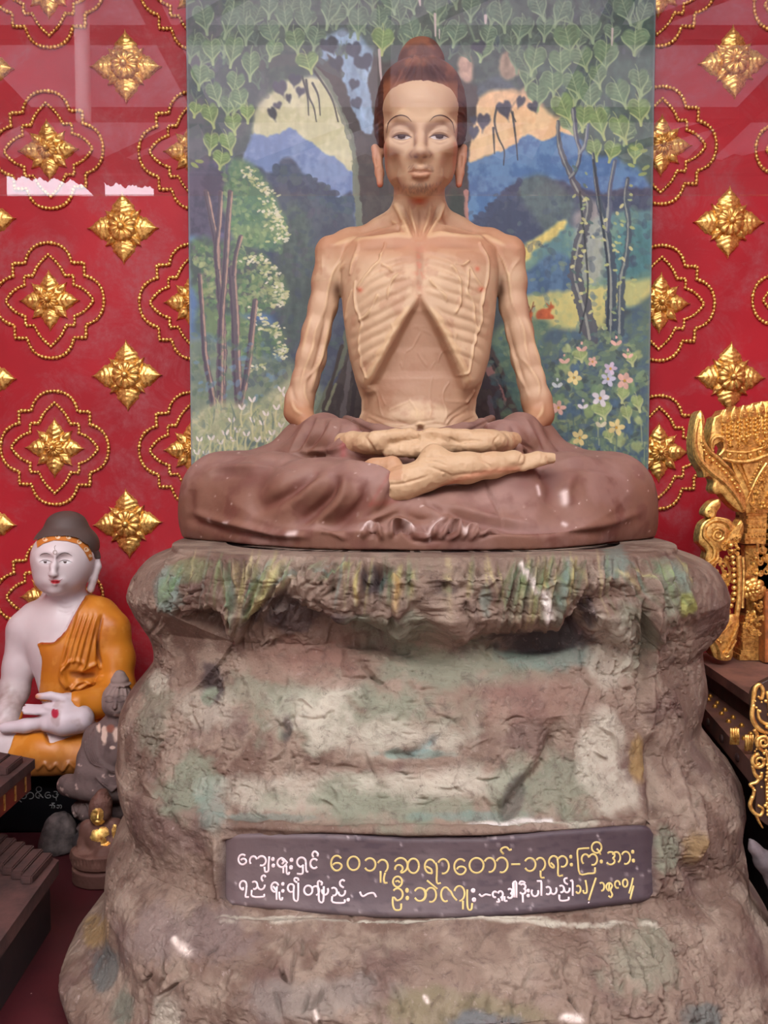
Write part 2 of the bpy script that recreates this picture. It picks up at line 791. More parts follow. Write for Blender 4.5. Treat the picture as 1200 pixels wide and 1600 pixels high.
bp.inputs['Distance'].default_value = 0.004
K.new(dust.outputs['Fac'], bp.inputs['Height'])
K.new(bp.outputs['Normal'], B.inputs['Normal'])

wall = slab('wall_back', (-1.5, WALL_Y, 0), (1.7, WALL_Y + 0.1, 3.0), m_wall)
slab('wall_left', (-1.5, -1.2, 0), (-1.4, WALL_Y, 3.0), m_wall)
slab('wall_right', (1.6, -1.2, 0), (1.7, WALL_Y, 3.0), m_wall)
m_ceil = plain('ceiling_paint', (170, 150, 140), 0.8)
slab('ceiling', (-1.5, -1.25, 3.0), (1.7, WALL_Y + 0.1, 3.1), m_ceil)

# --- dark red floor with flecks of fallen paint
m_floor, N, K, B = new_mat('dark_red_floor')
tc = N.new('ShaderNodeTexCoord')
nb = tex_noise(5, 8, 0.7)
fb = mix(ramp(nb.outputs['Fac'], 0.3, 0.7).outputs['Color'], L(50, 13, 17), L(76, 20, 25))
vor = N.new('ShaderNodeTexVoronoi')
vor.inputs['Scale'].default_value = 42
K.new(tc.outputs['Object'], vor.inputs['Vector'])
fl = ramp(vor.outputs['Distance'], 0.05, 0.075, (1, 1, 1), (0, 0, 0))
pick = ramp(vor.outputs['Color'], 0.52, 0.54)
fm = N.new('ShaderNodeMath')
fm.operation = 'MULTIPLY'
K.new(fl.outputs['Color'], fm.inputs[0])
K.new(pick.outputs['Color'], fm.inputs[1])
K.new(mix(fm.outputs[0], fb, L(190, 165, 160)), B.inputs['Base Color'])
B.inputs['Roughness'].default_value = 0.55
slab('floor', (-1.5, -1.25, -0.1), (1.7, WALL_Y, 0), m_floor)

# --- the upper glass pane the photograph is taken under; its lower edge crosses the picture
m_glass, N, K, B = new_mat('clear_glass')
N.remove(B)
out = N['Material Output']
tr = N.new('ShaderNodeBsdfTransparent')
gl = N.new('ShaderNodeBsdfGlossy')
gl.inputs['Roughness'].default_value = 0.0
lw = N.new('ShaderNodeLayerWeight')
lw.inputs['Blend'].default_value = 0.25
mr = N.new('ShaderNodeMapRange')
K.new(lw.outputs['Facing'], mr.inputs['Value'])
mr.inputs['To Min'].default_value = 0.05
mr.inputs['To Max'].default_value = 0.25
ms = N.new('ShaderNodeMixShader')
K.new(mr.outputs['Result'], ms.inputs['Fac'])
K.new(tr.outputs[0], ms.inputs[1])
K.new(gl.outputs[0], ms.inputs[2])
K.new(ms.outputs[0], out.inputs['Surface'])
GY = -1.25
gz = float(W(600, 305, GY)[2])
slab('window_1', (-1.45, GY - 0.001, gz), (1.65, GY + 0.001, 2.95), m_glass)

# --- what the pane mirrors: an open hall behind the photographer
m_out = plain('hall_floor', (120, 105, 95), 0.8)
slab('ground', (-14, -22, -0.2), (14, -1.25, -0.1), m_out)
m_beam = plain('dark_beam', (70, 40, 38), 0.7)
m_post = plain('white_post', (225, 215, 215), 0.5)
m_hall = plain('hall_wall', (120, 60, 55), 0.8)
m_roof, N, K, B = new_mat('roof_sheet')
B.inputs['Base Color'].default_value = L(190, 165, 170) + (1,)
tl = N.new('ShaderNodeBsdfTranslucent')
tl.inputs['Color'].default_value = (0.36, 0.31, 0.36, 1)
ms = N.new('ShaderNodeMixShader')
ms.inputs['Fac'].default_value = 0.2
K.new(B.outputs[0], ms.inputs[1])
K.new(tl.outputs[0], ms.inputs[2])
K.new(ms.outputs[0], N['Material Output'].inputs['Surface'])


def roof_z(y):
    return 4.35 + (y + 10) * (-0.05)


V, Fc = [], []
nx = 260
for i in range(nx + 1):
    x = -9 + 18 * i / nx
    for y in (-10.2, -5.0):
        V.append((x, y, roof_z(y) + 0.035 * math.sin(i * 1.25)))
for i in range(nx):
    Fc.append((2 * i, 2 * i + 1, 2 * i + 3, 2 * i + 2))
hall_roof = struct(mesh_obj('roof', V, Fc, m_roof))
beams = MB()
for x in np.arange(-8, 8.1, 1.6):
    beams.box((x - 0.05, -10.1, 3.9), (x + 0.05, -5.0, 4.06))
for y in (-5.6, -6.9, -8.2, -9.5):
    beams.box((-9, y - 0.04, 3.94), (9, y + 0.04, 4.04))
for x in np.arange(-7.2, 7.3, 1.6):
    for (y0, y1) in ((-9.5, -8.2), (-6.9, -5.6)):
        beams.tube([(x - 0.8, y0, 3.95), (x + 0.8, y1, 3.98)], 0.045, 6)
struct(beams.build('trim_1', m_beam, smooth=False))
# far wall of the hall with one open bay
slab('wall_front', (-9, -10.3, -0.1), (-4.35, -10.1, 4.6), m_hall)
slab('wall_rear', (-2.6, -10.3, -0.1), (9, -10.1, 4.6), m_hall)
slab('wall_left', (-9.2, -10.3, -0.1), (-9, -4.8, 4.6), m_hall)
slab('wall_right', (9, -10.3, -0.1), (9.2, -4.8, 4.6), m_hall)
# scalloped eave board over the bay
pts = [(-4.35, 4.6)]
rs = random.Random(3)
xs = np.linspace(-4.35, -2.6, 90)
for i, x in enumerate(xs):
    pts.append((x, 4.12 - 0.13 * (i / 89) + 0.045 * abs(math.sin(i * 0.35)) + 0.03 * rs.random()))
pts.append((-2.6, 4.6))
struct(MB().plate([(p[0], p[1]) for p in pts], -10.1, 0.06, bev=0).build('trim_2', m_hall, smooth=False))
for x, y in ((-2.02, -6.4),):
    struct(MB().tube([(x, y, 3.16), (x, y, 4.2)], 0.05, 16).build('trim_3', m_post))

# ================================================================== the rock pedestal
def interp_px(py, knots):
    k = np.array(knots, float)
    return np.interp(py, k[:, 0], k[:, 1])


def build_rock():
    left = smooth_poly([(846, 292), (850, 284), (858, 262), (872, 247), (890, 236), (912, 228), (935, 230), (955, 240), (972, 254), (995, 262), (1012, 260), (1035, 243), (1058, 225), (1085, 214), (1120, 212), (1160, 213), (1190, 217), (1222, 226), (1245, 214), (1275, 204), (1310, 201), (1345, 198), (1375, 186), (1400, 166), (1420, 145), (1440, 130), (1460, 127), (1485, 132), (1510, 143), (1540, 160), (1570, 182), (1600, 206), (1640, 236)], 4)
    right = smooth_poly([(846, 1020), (850, 1030), (858, 1052), (870, 1072), (885, 1082), (905, 1092), (925, 1098), (945, 1101), (960, 1094), (975, 1078), (990, 1062), (1020, 1064), (1045, 1067), (1070, 1062), (1095, 1058), (1125, 1078), (1155, 1100), (1180, 1113), (1205, 1116), (1240, 1113), (1275, 1111), (1300, 1114), (1325, 1132), (1350, 1148), (1380, 1164), (1410, 1177), (1440, 1188), (1470, 1192), (1500, 1190), (1530, 1180), (1560, 1163), (1600, 1138), (1640, 1105)], 4)
    ysil = [(846, -0.06), (1000, -0.08), (1250, -0.14), (1350, -0.2), (1450, -0.3), (1640, -0.42)]
    fr = [(846, -0.35), (850, -0.372), (856, -0.398), (864, -0.420), (876, -0.438), (905, -0.457), (940, -0.458), (968, -0.450), (988, -0.418), (1008, -0.398), (1050, -0.415), (1120, -0.45), (1200, -0.475), (1260, -0.495), (1290, -0.515), (1300, -0.53), (1330, -0.535), (1400, -0.55), (1436, -0.56), (1446, -0.568), (1480, -0.60), (1530, -0.64), (1600, -0.68), (1700, -0.70), (1870, -0.69)]
    NZ = 760
    # front line z, silhouettes z
    py = np.linspace(846, 1640, 800)
    ys = interp_px(py, ysil)
    lx, rx = interp_px(py, left), interp_px(py, right)
    Lw, Rw = W(lx, py, ys), W(rx, py, ys)
    zs = Lw[:, 2]
    fy = np.linspace(846, 1870, 900)
    fd = interp_px(fy, fr)
    fz = W(660, fy, fd)[:, 2]
    ztop = 0.676
    zz = np.linspace(ztop, 0.0, 6000)
    yy = np.interp(-zz, -fz, fd)
    arc = np.concatenate([[0], np.cumsum(np.hypot(np.diff(zz), np.diff(yy)))])
    z = np.interp(np.linspace(0, arc[-1], NZ), arc, zz)
    xl = np.interp(-z, -zs, Lw[:, 0])
    xr = np.interp(-z, -zs, Rw[:, 0])
    yc = np.interp(-z, -zs, ys)
    yf = np.interp(-z, -fz, fd)
    yb = np.interp(z, [0, 0.2, 0.6, 0.7], [0.38, 0.34, 0.33, 0.28])
    # angle rows: dense in front
    th = np.concatenate([np.linspace(math.pi, 2 * math.pi, 860), np.linspace(0, math.pi, 60)[1:-1]])
    n = len(th)
    xc = 0.5 * (xl + xr)
    hw = 0.5 * (xr - xl)
    c, s = np.cos(th), np.sin(th)
    ex = np.interp(z, [0, 0.15, 0.3, 0.6, 0.7], [2.3, 2.4, 2.7, 2.9, 2.9])[:, None]
    cx = np.sign(c) * np.abs(c)[None, :] ** (2 / ex)
    sy = np.sign(s) * np.abs(s)[None, :] ** (2 / ex)
    X = xc[:, None] + hw[:, None] * cx
    Y = np.where(s[None, :] < 0, yc[:, None] + (yc - yf)[:, None] * sy, yc[:, None] + (yb - yc)[:, None] * sy)
    Z = np.repeat(z[:, None], n, 1)
    # rows running in over the top edge
    TR = 46
    sc_ = np.linspace(0.80, 1.0, TR, endpoint=False)[:, None]
    X = np.concatenate([xc[0] + (X[:1] - xc[0]) * sc_, X])
    Y = np.concatenate([-0.05 + (Y[:1] + 0.05) * sc_, Y])
    Z = np.concatenate([np.full((TR, n), ztop), Z])
    NZ += TR
    V = np.stack([X, Y, Z], -1).reshape(-1, 3)
    i = np.arange(NZ - 1)[:, None] * n
    j = np.arange(n)[None, :]
    jn = (j + 1) % n
    q = np.stack([(i + j), (i + n + j), (i + n + jn), (i + jn)], -1).reshape(-1, 4)
    # top cap rings
    caps = []
    prev = np.arange(n)
    for k, sc in enumerate((0.9, 0.7, 0.45, 0.2, 0.001)):
        ring = V[:n].copy()
        cen = np.array([xc[0], -0.03, ztop])
        ring = cen + (ring - cen) * sc
        ring[:, 2] = ztop
        ids = len(V) + np.arange(n)
        V = np.concatenate([V, ring])
        caps.append(np.stack([prev, np.roll(prev, -1), np.roll(ids, -1), ids], 1)[:, ::-1])
        prev = ids
    q = np.concatenate([q] + caps)
    nrm = vnormals(V, q)
    if (nrm[:n * NZ, 1] * np.tile(sy[0], NZ)).sum() < 0:
        q = q[:, ::-1]
        nrm = -nrm
    nz = n * NZ
    x, y = PXY(V)
    fm = front(nrm, V)
    d = np.zeros(len(V))
    # broad lumps
    d += 0.013 * fbm(V, 7, 3, 1) * sstep(0.69, 0.62, V[:, 2])
    body = sstep(845, 900, y)
    d += body * 0.0045 * fbm(V, 26, 4, 2)
    worm = fbm(V * np.array([1, 1, 1.3]), 38, 3, 5, 0.55, True)
    wz = sstep(0.0, 0.35, fbm(V, 6, 2, 9) + 0.25)
    d -= body * wz * 0.0050 * sstep(0.35, 0.85, worm)
    d += body * 0.0022 * fbm(V, 75, 4, 12)
    w2 = fbm(V * np.array([1.2, 1, 0.8]), 70, 3, 15, 0.5, True)
    d -= body * sstep(0.1, -0.2, fbm(V, 8, 2, 19)) * 0.0030 * sstep(0.45, 0.9, w2)
    ptop = np.interp(x, [350, 500, 660, 780, 1000, 1022], [1310, 1301, 1306, 1303, 1290, 1302])
    pbot = np.interp(x, [350, 500, 740, 860, 1021], [1406, 1428, 1435, 1425, 1398])
    pl = sstep(-2, 6, y - ptop) * sstep(-2, 5, pbot - y) * sstep(345, 358, x) * sstep(1026, 1014, x)
    S = lambda pts, w, h, **k: stroke(x, y, d, pts, w, h, **k)
    R = random.Random(5)
    # carved grass-like folds that hang over the ledge
    def fan(x0, x1, ytop, xb0, xb1, ybot, nn, h=0.006, w=4.5):
        for k in range(nn):
            t = (k + R.random() * 0.5) / nn
            xa = x0 + (x1 - x0) * t
            xb = xb0 + (xb1 - xb0) * t + R.uniform(-6, 6)
            yb_ = ybot + R.uniform(-22, 16)
            ya = ytop + R.uniform(-5, 14)
            mx = xa + (xb - xa) * 0.35 + R.uniform(-3, 3)
            S([(xa, ya), (mx, ya + (yb_ - ya) * 0.35), (xb, yb_)], w * R.uniform(0.6, 1.0), 1.6 * h * R.uniform(0.6, 1.2) * (1 if k % 2 else -0.8))
    fan(300, 262, 872, 262, 248, 965, 10, 0.004)
    fan(470, 335, 868, 395, 362, 985, 15)
    fan(560, 470, 865, 500, 440, 930, 9, 0.004)
    fan(640, 560, 868, 650, 556, 960, 10, 0.005)
    fan(760, 690, 875, 720, 690, 930, 7, 0.003)
    fan(800, 915, 862, 775, 900, 990, 20, 0.007)
    fan(960, 1060, 860, 1000, 1085, 960, 12, 0.004)
    for k in range(64):
        xa = 285 + 740 * (k + R.random()) / 64
        lean = (xa - 655) * 0.06 + R.uniform(-14, 14)
        yb2 = R.uniform(900, 972)
        S([(xa, R.uniform(850, 866)), (xa + lean * 0.3, 885), (xa + lean, yb2)], R.uniform(2.4, 4.2), R.choice([-1, 1]) * R.uniform(0.003, 0.007))
    for pts, w, h in [([(610, 975), (640, 1000)], 22, 0.020), ([(690, 960), (730, 1000)], 24, 0.018), ([(520, 960), (540, 985)], 18, 0.014), ([(360, 960), (366, 1000)], 12, 0.022), ([(300, 985), (330, 1000)], 26, -0.014), ([(950, 975), (990, 1000)], 24, 0.018), ([(1020, 960), (1050, 990)], 20, 0.012), ([(870, 980), (880, 1004)], 12, 0.016), ([(420, 930), (470, 940)], 16, -0.012), ([(760, 930), (770, 960)], 12, -0.012)]:
        S(pts, w, h)
    # hollows under the ledge
    for pts, w, h in [
        ([(395, 975), (430, 950), (470, 965), (520, 985), (580, 1000), (640, 1018), (700, 1030)], 15, -0.020),
        ([(600, 880), (592, 905), (585, 925)], 15, -0.022),
        ([(690, 930), (700, 910)], 14, -0.012),
        ([(770, 1010), (840, 1010), (885, 995), (912, 960), (920, 935)], 14, -0.022),
        ([(925, 940), (955, 930), (990, 930)], 16, -0.012),
        ([(300, 960), (330, 990), (345, 1020)], 22, -0.016),
        ([(640, 930), (620, 960)], 9, 0.012), ([(560, 900), (556, 945)], 7, 0.012),
        ([(612, 895), (618, 960)], 9, 0.014),
        ([(318, 1060), (330, 1085)], 16, -0.010),
        ([(270, 985), (300, 1010), (330, 1060)], 14, -0.008),
        ([(560, 1032), (580, 1055), (605, 1080)], 3, -0.006),
        ([(440, 1130), (450, 1150)], 8, -0.008),
        ([(600, 1180), (640, 1178), (670, 1160)], 6, -0.006),
        ([(780, 1285), (810, 1240), (850, 1195), (870, 1150)], 12, -0.014),
        ([(870, 1120), (878, 1180)], 18, -0.010),
        ([(1018, 900), (1022, 980), (1012, 1060), (1020, 1150)], 7, 0.012),
        ([(1005, 940), (1006, 1010), (1002, 1080)], 5, -0.010),
        ([(1020, 1160), (1025, 1250), (1015, 1300)], 10, -0.012),
        ([(1062, 1190), (1075, 1260), (1100, 1330)], 9, 0.008),
        ([(1090, 1235), (1098, 1290), (1088, 1350)], 7, 0.010),
        ([(1070, 1345), (1082, 1362), (1120, 1420)], 14, -0.012),
        ([(250, 1225), (262, 1262), (280, 1290)], 8, -0.008),
        ([(225, 1215), (245, 1235), (262, 1265)], 8, 0.010),
        ([(520, 1325), (420, 1300), (350, 1300)], 3, 0.0),
        ([(350, 1290), (700, 1300), (880, 1292), (1010, 1283)], 6, 0.006),
        ([(345, 1440), (520, 1448), (700, 1450), (900, 1432), (1005, 1420)], 7, 0.006),
        ([(340, 1310), (346, 1360), (350, 1425)], 6, 0.007),
        ([(1026, 1300), (1030, 1350), (1020, 1405)], 7, 0.007),
    ]:
        if h:
            S(pts, w, h * 1.5)
    # cracks and creases on the base and body
    for k in range(70):
        cx_, cy_ = R.uniform(200, 1120), R.uniform(1450, 1590)
        l = R.uniform(14, 60)
        a = math.radians(R.uniform(50, 130)) + (cx_ - 660) * -0.0009
        S([(cx_, cy_), (cx_ + l * 0.5 * math.cos(a) + R.uniform(-4, 4), cy_ + l * 0.5 * math.sin(a)), (cx_ + l * math.cos(a), cy_ + l * math.sin(a))], R.uniform(1.5, 3.5), -R.uniform(0.004, 0.010))
    for k in range(90):
        cx_, cy_ = R.uniform(240, 1050), R.uniform(990, 1290)
        l = R.uniform(10, 45)
        a = math.radians(R.uniform(0, 180))
        S([(cx_, cy_), (cx_ + l * 0.5 * math.cos(a) + R.uniform(-6, 6), cy_ + l * 0.5 * math.sin(a) + R.uniform(-6, 6)), (cx_ + l * math.cos(a), cy_ + l * math.sin(a))], R.uniform(1.4, 3), R.choice([-1, -1, 1]) * R.uniform(0.003, 0.007))
    for k in range(240):
        cx_, cy_ = R.uniform(240, 1085), R.uniform(880, 1000)
        l = R.uniform(8, 30)
        a = math.radians(R.gauss(100, 30))
        S([(cx_, cy_), (cx_ + l * math.cos(a), cy_ + l * math.sin(a))], R.uniform(1.5, 3), R.choice([-1, -1, 1]) * R.uniform(0.003, 0.007))
    d = d * (1 - pl) - 0.006 * pl
    # keep the outline as it is: displacement fades at the silhouette
    tz = sstep(ztop - 0.001, ztop - 0.016, V[:, 2])
    d = np.where(V[:, 1] > -0.37, np.maximum(d, -0.0004), d) * (1 - 0.85 * (1 - tz) * (V[:, 1] > -0.40)) * (0.35 + 0.65 * tz)
    d *= np.where(V[:, 1] < 0, 0.35 + 0.65 * fm, 0.3)
    d[nz:] = 0
    V = V + nrm * d[:, None]
    V[:, 2] = np.maximum(V[:, 2], 0.0)
    V[:, 2] = np.where(V[:, 1] > -0.36, np.minimum(V[:, 2], ztop), V[:, 2])
    # ---- paint
    n1, n2, n3 = fbm(V, 9, 5, 21), fbm(V, 22, 5, 33), fbm(V, 60, 4, 44)
    C = np.tile(lin((132, 110, 94)), (len(V), 1))
    C = mixc(C, (110, 86, 72), sstep(-0.1, 0.35, n1))
    C = mixc(C, (150, 130, 112), 0.8 * sstep(0.05, 0.4, n2))
    C = mixc(C, (98, 72, 66), 0.6 * sstep(0.15, 0.5, fbm(V, 14, 4, 71)))

    def blob(col, cx, cy, rx_, ry_, amt=0.8, ns=None, rot=0.0):
        dx, dy = x - cx, y - cy
        if rot:
            dx, dy = dx * math.cos(rot) + dy * math.sin(rot), -dx * math.sin(rot) + dy * math.cos(rot)
        r = np.sqrt((dx / rx_) ** 2 + (dy / ry_) ** 2) + 0.55 * (n2 if ns is None else ns) + 0.3 * n3
        nonlocal C
        C = mixc(C, col, min(1.0, amt * 1.2) * sstep(1.15, 0.6, r))
    pale, green, teal, dark, ochre, pink = (186, 176, 156), (130, 134, 112), (112, 136, 124), (62, 50, 52), (146, 118, 76), (142, 104, 90)
    for a in [
        (green, 560, 1120, 200, 60, .7), (pale, 490, 1110, 90, 45, .8), (pale, 600, 1150, 140, 40, .6), (teal, 640, 1178, 60, 9, .6), (green, 700, 1040, 140, 45, .6),
        (teal, 860, 1020, 80, 25, .5), (green, 420, 1080, 90, 60, .5), (pale, 330, 1110, 60, 40, .4), (green, 300, 1230, 50, 60, .7), (teal, 335, 1262, 36, 50, .4), (pale, 480, 1240, 160, 40, .6),
        (green, 600, 1250, 200, 45, .7), (pale, 700, 1225, 160, 30, .7), (teal, 750, 1276, 110, 10, .5), (pale, 820, 1288, 110, 7, .9), (green, 850, 1230, 120, 60, .6), (pale, 940, 1170, 40, 60, .7), (teal, 420, 1278, 120, 9, .35),
        (pale, 960, 1240, 50, 40, .6), (ochre, 1000, 1190, 18, 40, .8), (green, 985, 1000, 30, 70, .5), (pale, 960, 1020, 40, 60, .55), (dark, 330, 1060, 22, 40, .7), (green, 322, 1085, 12, 16, .8), (green, 1050, 920, 30, 45, .6),
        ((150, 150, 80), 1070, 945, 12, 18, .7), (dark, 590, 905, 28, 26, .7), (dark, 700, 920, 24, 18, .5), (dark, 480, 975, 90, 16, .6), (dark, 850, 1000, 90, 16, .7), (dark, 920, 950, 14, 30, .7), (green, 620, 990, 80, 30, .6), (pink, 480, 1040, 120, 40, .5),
        (pink, 800, 1100, 120, 40, .35), (dark, 805, 1245, 18, 40, .5, None, .5), (green, 1045, 1330, 28, 45, .6), (ochre, 1085, 1320, 16, 40, .6), (ochre, 150, 1455, 22, 28, .7), ((70, 88, 88), 165, 1520, 26, 46, .5), ((80, 100, 86), 190, 1570, 22, 40, .45),
        ((120, 112, 80), 700, 1580, 160, 34, .5), ((90, 100, 110), 760, 1595, 60, 20, .5), ((70, 94, 94), 1100, 1590, 40, 24, .45), (pale, 265, 1590, 24, 44, .5), ((138, 130, 120), 500, 1560, 120, 40, .4), ((128, 112, 108), 300, 1460, 120, 50, .4),
        (green, 1000, 1500, 60, 60, .4), (pale, 700, 1444, 330, 6, .8), (pale, 430, 1436, 90, 5, .7), (teal, 260, 930, 22, 40, .5), ((120, 130, 86), 300, 890, 30, 20, .4), (teal, 760, 930, 10, 30, .4), (dark, 440, 950, 40, 30, .5),
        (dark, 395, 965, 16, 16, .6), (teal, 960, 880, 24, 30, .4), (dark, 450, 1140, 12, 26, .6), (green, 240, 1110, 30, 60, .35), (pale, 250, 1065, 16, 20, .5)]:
        blob(*a)
    # coloured strokes on the hanging grass

    def cs(col, pts, w, amt=0.8):
        nonlocal C
        a = np.zeros(len(V))
        stroke(x, y, a, pts, w, amt, taper=amt < 0.9)
        C = mixc(C, col, a * (1.25 if amt >= 0.9 else (0.7 + 0.5 * n3)))
    R2 = random.Random(11)
    cols = [(128, 150, 96), (186, 178, 110), (104, 132, 92), (118, 146, 134), (196, 180, 128), (90, 112, 84)]
    for (x0, x1, yt, xb0, xb1, yb_, nn) in [(470, 335, 872, 395, 355, 980, 26), (300, 262, 880, 262, 248, 960, 8), (800, 915, 868, 775, 900, 985, 26), (560, 500, 870, 520, 470, 930, 8), (960, 1060, 870, 1000, 1085, 950, 14), (650, 600, 875, 650, 590, 950, 8)]:
        for k in range(nn):
            t = (k + R2.random()) / nn
            ya = yt + R2.uniform(0, 30)
            xa, xb = x0 + (x1 - x0) * t, xb0 + (xb1 - xb0) * t
            yb2 = yb_ - R2.uniform(0, 45)
            cs(R2.choice(cols), [(xa, ya), (xa + (xb - xa) * 0.45, ya + (yb2 - ya) * 0.4), (xb, yb2)], R2.uniform(1.5, 4), R2.uniform(0.3, 0.9))
    for k in range(46):
        xa = R2.uniform(290, 1040)
        lean = (xa - 655) * 0.06 + R2.uniform(-14, 14)
        cs(R2.choice(cols), [(xa, R2.uniform(852, 880)), (xa + lean * 0.4, 895), (xa + lean, R2.uniform(915, 965))], R2.uniform(1.2, 2.6), R2.uniform(0.25, 0.7))
    cs((206, 170, 90), [(612, 895), (622, 915), (616, 945)], 5)
    cs((206, 190, 110), [(563, 880), (556, 910), (558, 940)], 3.5)
    cs((92, 140, 140), [(640, 1178), (665, 1168), (680, 1150)], 6)
    cs((230, 216, 205), [(828, 895), (836, 925)], 3.5, 1)
    cs((234, 222, 210), [(850, 928), (854, 945), (857, 962)], 7, 1)
    cs((226, 212, 200), [(815, 880), (824, 905)], 3, 0.9)
    cs((112, 78, 66), [(540, 1090), (560, 1110), (575, 1115)], 6, .7)
    cs((112, 84, 74), [(425, 1150), (424, 1165), (422, 1188)], 4, .8)
    cs((210, 200, 190), [(735, 1291), (800, 1285), (860, 1283)], 4, .9)
    for k in range(220):
        cs((205, 185, 172), [(R2.uniform(240, 1100), R2.uniform(870, 1595))] * 2, R2.uniform(0.8, 1.6), R2.uniform(0.4, 0.9))
    for pts, w in [([(275, 1470), (280, 1478)], 4), ([(288, 1484), (294, 1489)], 7), ([(493, 1580), (496, 1592)], 3), ([(664, 1558), (668, 1566)], 3), ([(880, 1590), (905, 1592)], 5)]:
        cs((225, 205, 190), pts, w, .9)
    C = mixc(C, (84, 70, 72), pl)
    C = np.clip(C * 0.90 * (1 + 0.10 * n3)[:, None], 0, 1)
    m, N, K_, B = new_mat('rock_paint')
    at = N.new('ShaderNodeAttribute')
    at.attribute_name = 'Col'
    tcn = N.new('ShaderNodeTexCoord')

    def nz_(scale, detail, rough, dist=0.0):
        t = N.new('ShaderNodeTexNoise')
        K_.new(tcn.outputs['Object'], t.inputs['Vector'])
        t.inputs['Scale'].default_value, t.inputs['Detail'].default_value, t.inputs['Roughness'].default_value, t.inputs['Distortion'].default_value = scale, detail, rough, dist
        return t.outputs['Fac']

    def rp(src, a0, a1):
        r_ = N.new('ShaderNodeMapRange')
        r_.inputs['From Min'].default_value, r_.inputs['From Max'].default_value = a0, a1
        K_.new(src, r_.inputs['Value'])
        return r_.outputs['Result']

    def mx(fac, c1, c2):
        x_ = N.new('ShaderNodeMix')
        x_.data_type = 'RGBA'
        K_.new(fac, x_.inputs['Factor'])
        for sl, v_ in ((6, c1), (7, c2)):
            if isinstance(v_, tuple):
                x_.inputs[sl].default_value = v_ + (1,)
            else:
                K_.new(v_, x_.inputs[sl])
        return x_.outputs[2]

    def mul(a_, k_):
        t = N.new('ShaderNodeMath')
        t.operation = 'MULTIPLY'
        K_.new(a_, t.inputs[0])
        if isinstance(k_, float):
            t.inputs[1].default_value = k_
        else:
            K_.new(k_, t.inputs[1])
        return t.outputs[0]
    f1, f2, f3 = nz_(38, 10, 0.72, 0.8), nz_(130, 6, 0.7, 0.4), nz_(16, 8, 0.7, 1.2)
    c = mx(mul(rp(f1, 0.52, 0.68), 0.65), at.outputs['Color'], L(76, 58, 50))
    c = mx(mul(rp(f3, 0.54, 0.70), 0.32), c, L(150, 132, 120))
    c = mx(mul(rp(f2, 0.60, 0.72), 0.5), c, L(170, 150, 140))
    c = mx(mul(rp(f2, 0.42, 0.30), 0.55), c, L(70, 54, 50))
    K_.new(c, B.inputs['Base Color'])
    B.inputs['Roughness'].default_value = 0.72
    B.inputs['Specular IOR Level'].default_value = 0.3
    prev = None
    for src, dist_, st_ in ((f1, 0.006, 0.7), (f2, 0.002, 0.6)):
        bb = N.new('ShaderNodeBump')
        bb.inputs['Strength'].default_value = st_
        bb.inputs['Distance'].default_value = dist_
        K_.new(src, bb.inputs['Height'])
        if prev is not None:
            K_.new(prev, bb.inputs['Normal'])
        prev = bb.outputs['Normal']
    K_.new(prev, B.inputs['Normal'])
    root = thing('rock_pedestal', 'tall painted plaster rock pedestal with an inscribed purple brown plaque', 'pedestal', (0.07, -0.1, 0))
    o = mesh_obj('rock', V - np.array(root.location), q, m, root, cols=C)
    return root, o, V, q


rock_root, rock_obj, RV, RQ = build_rock()

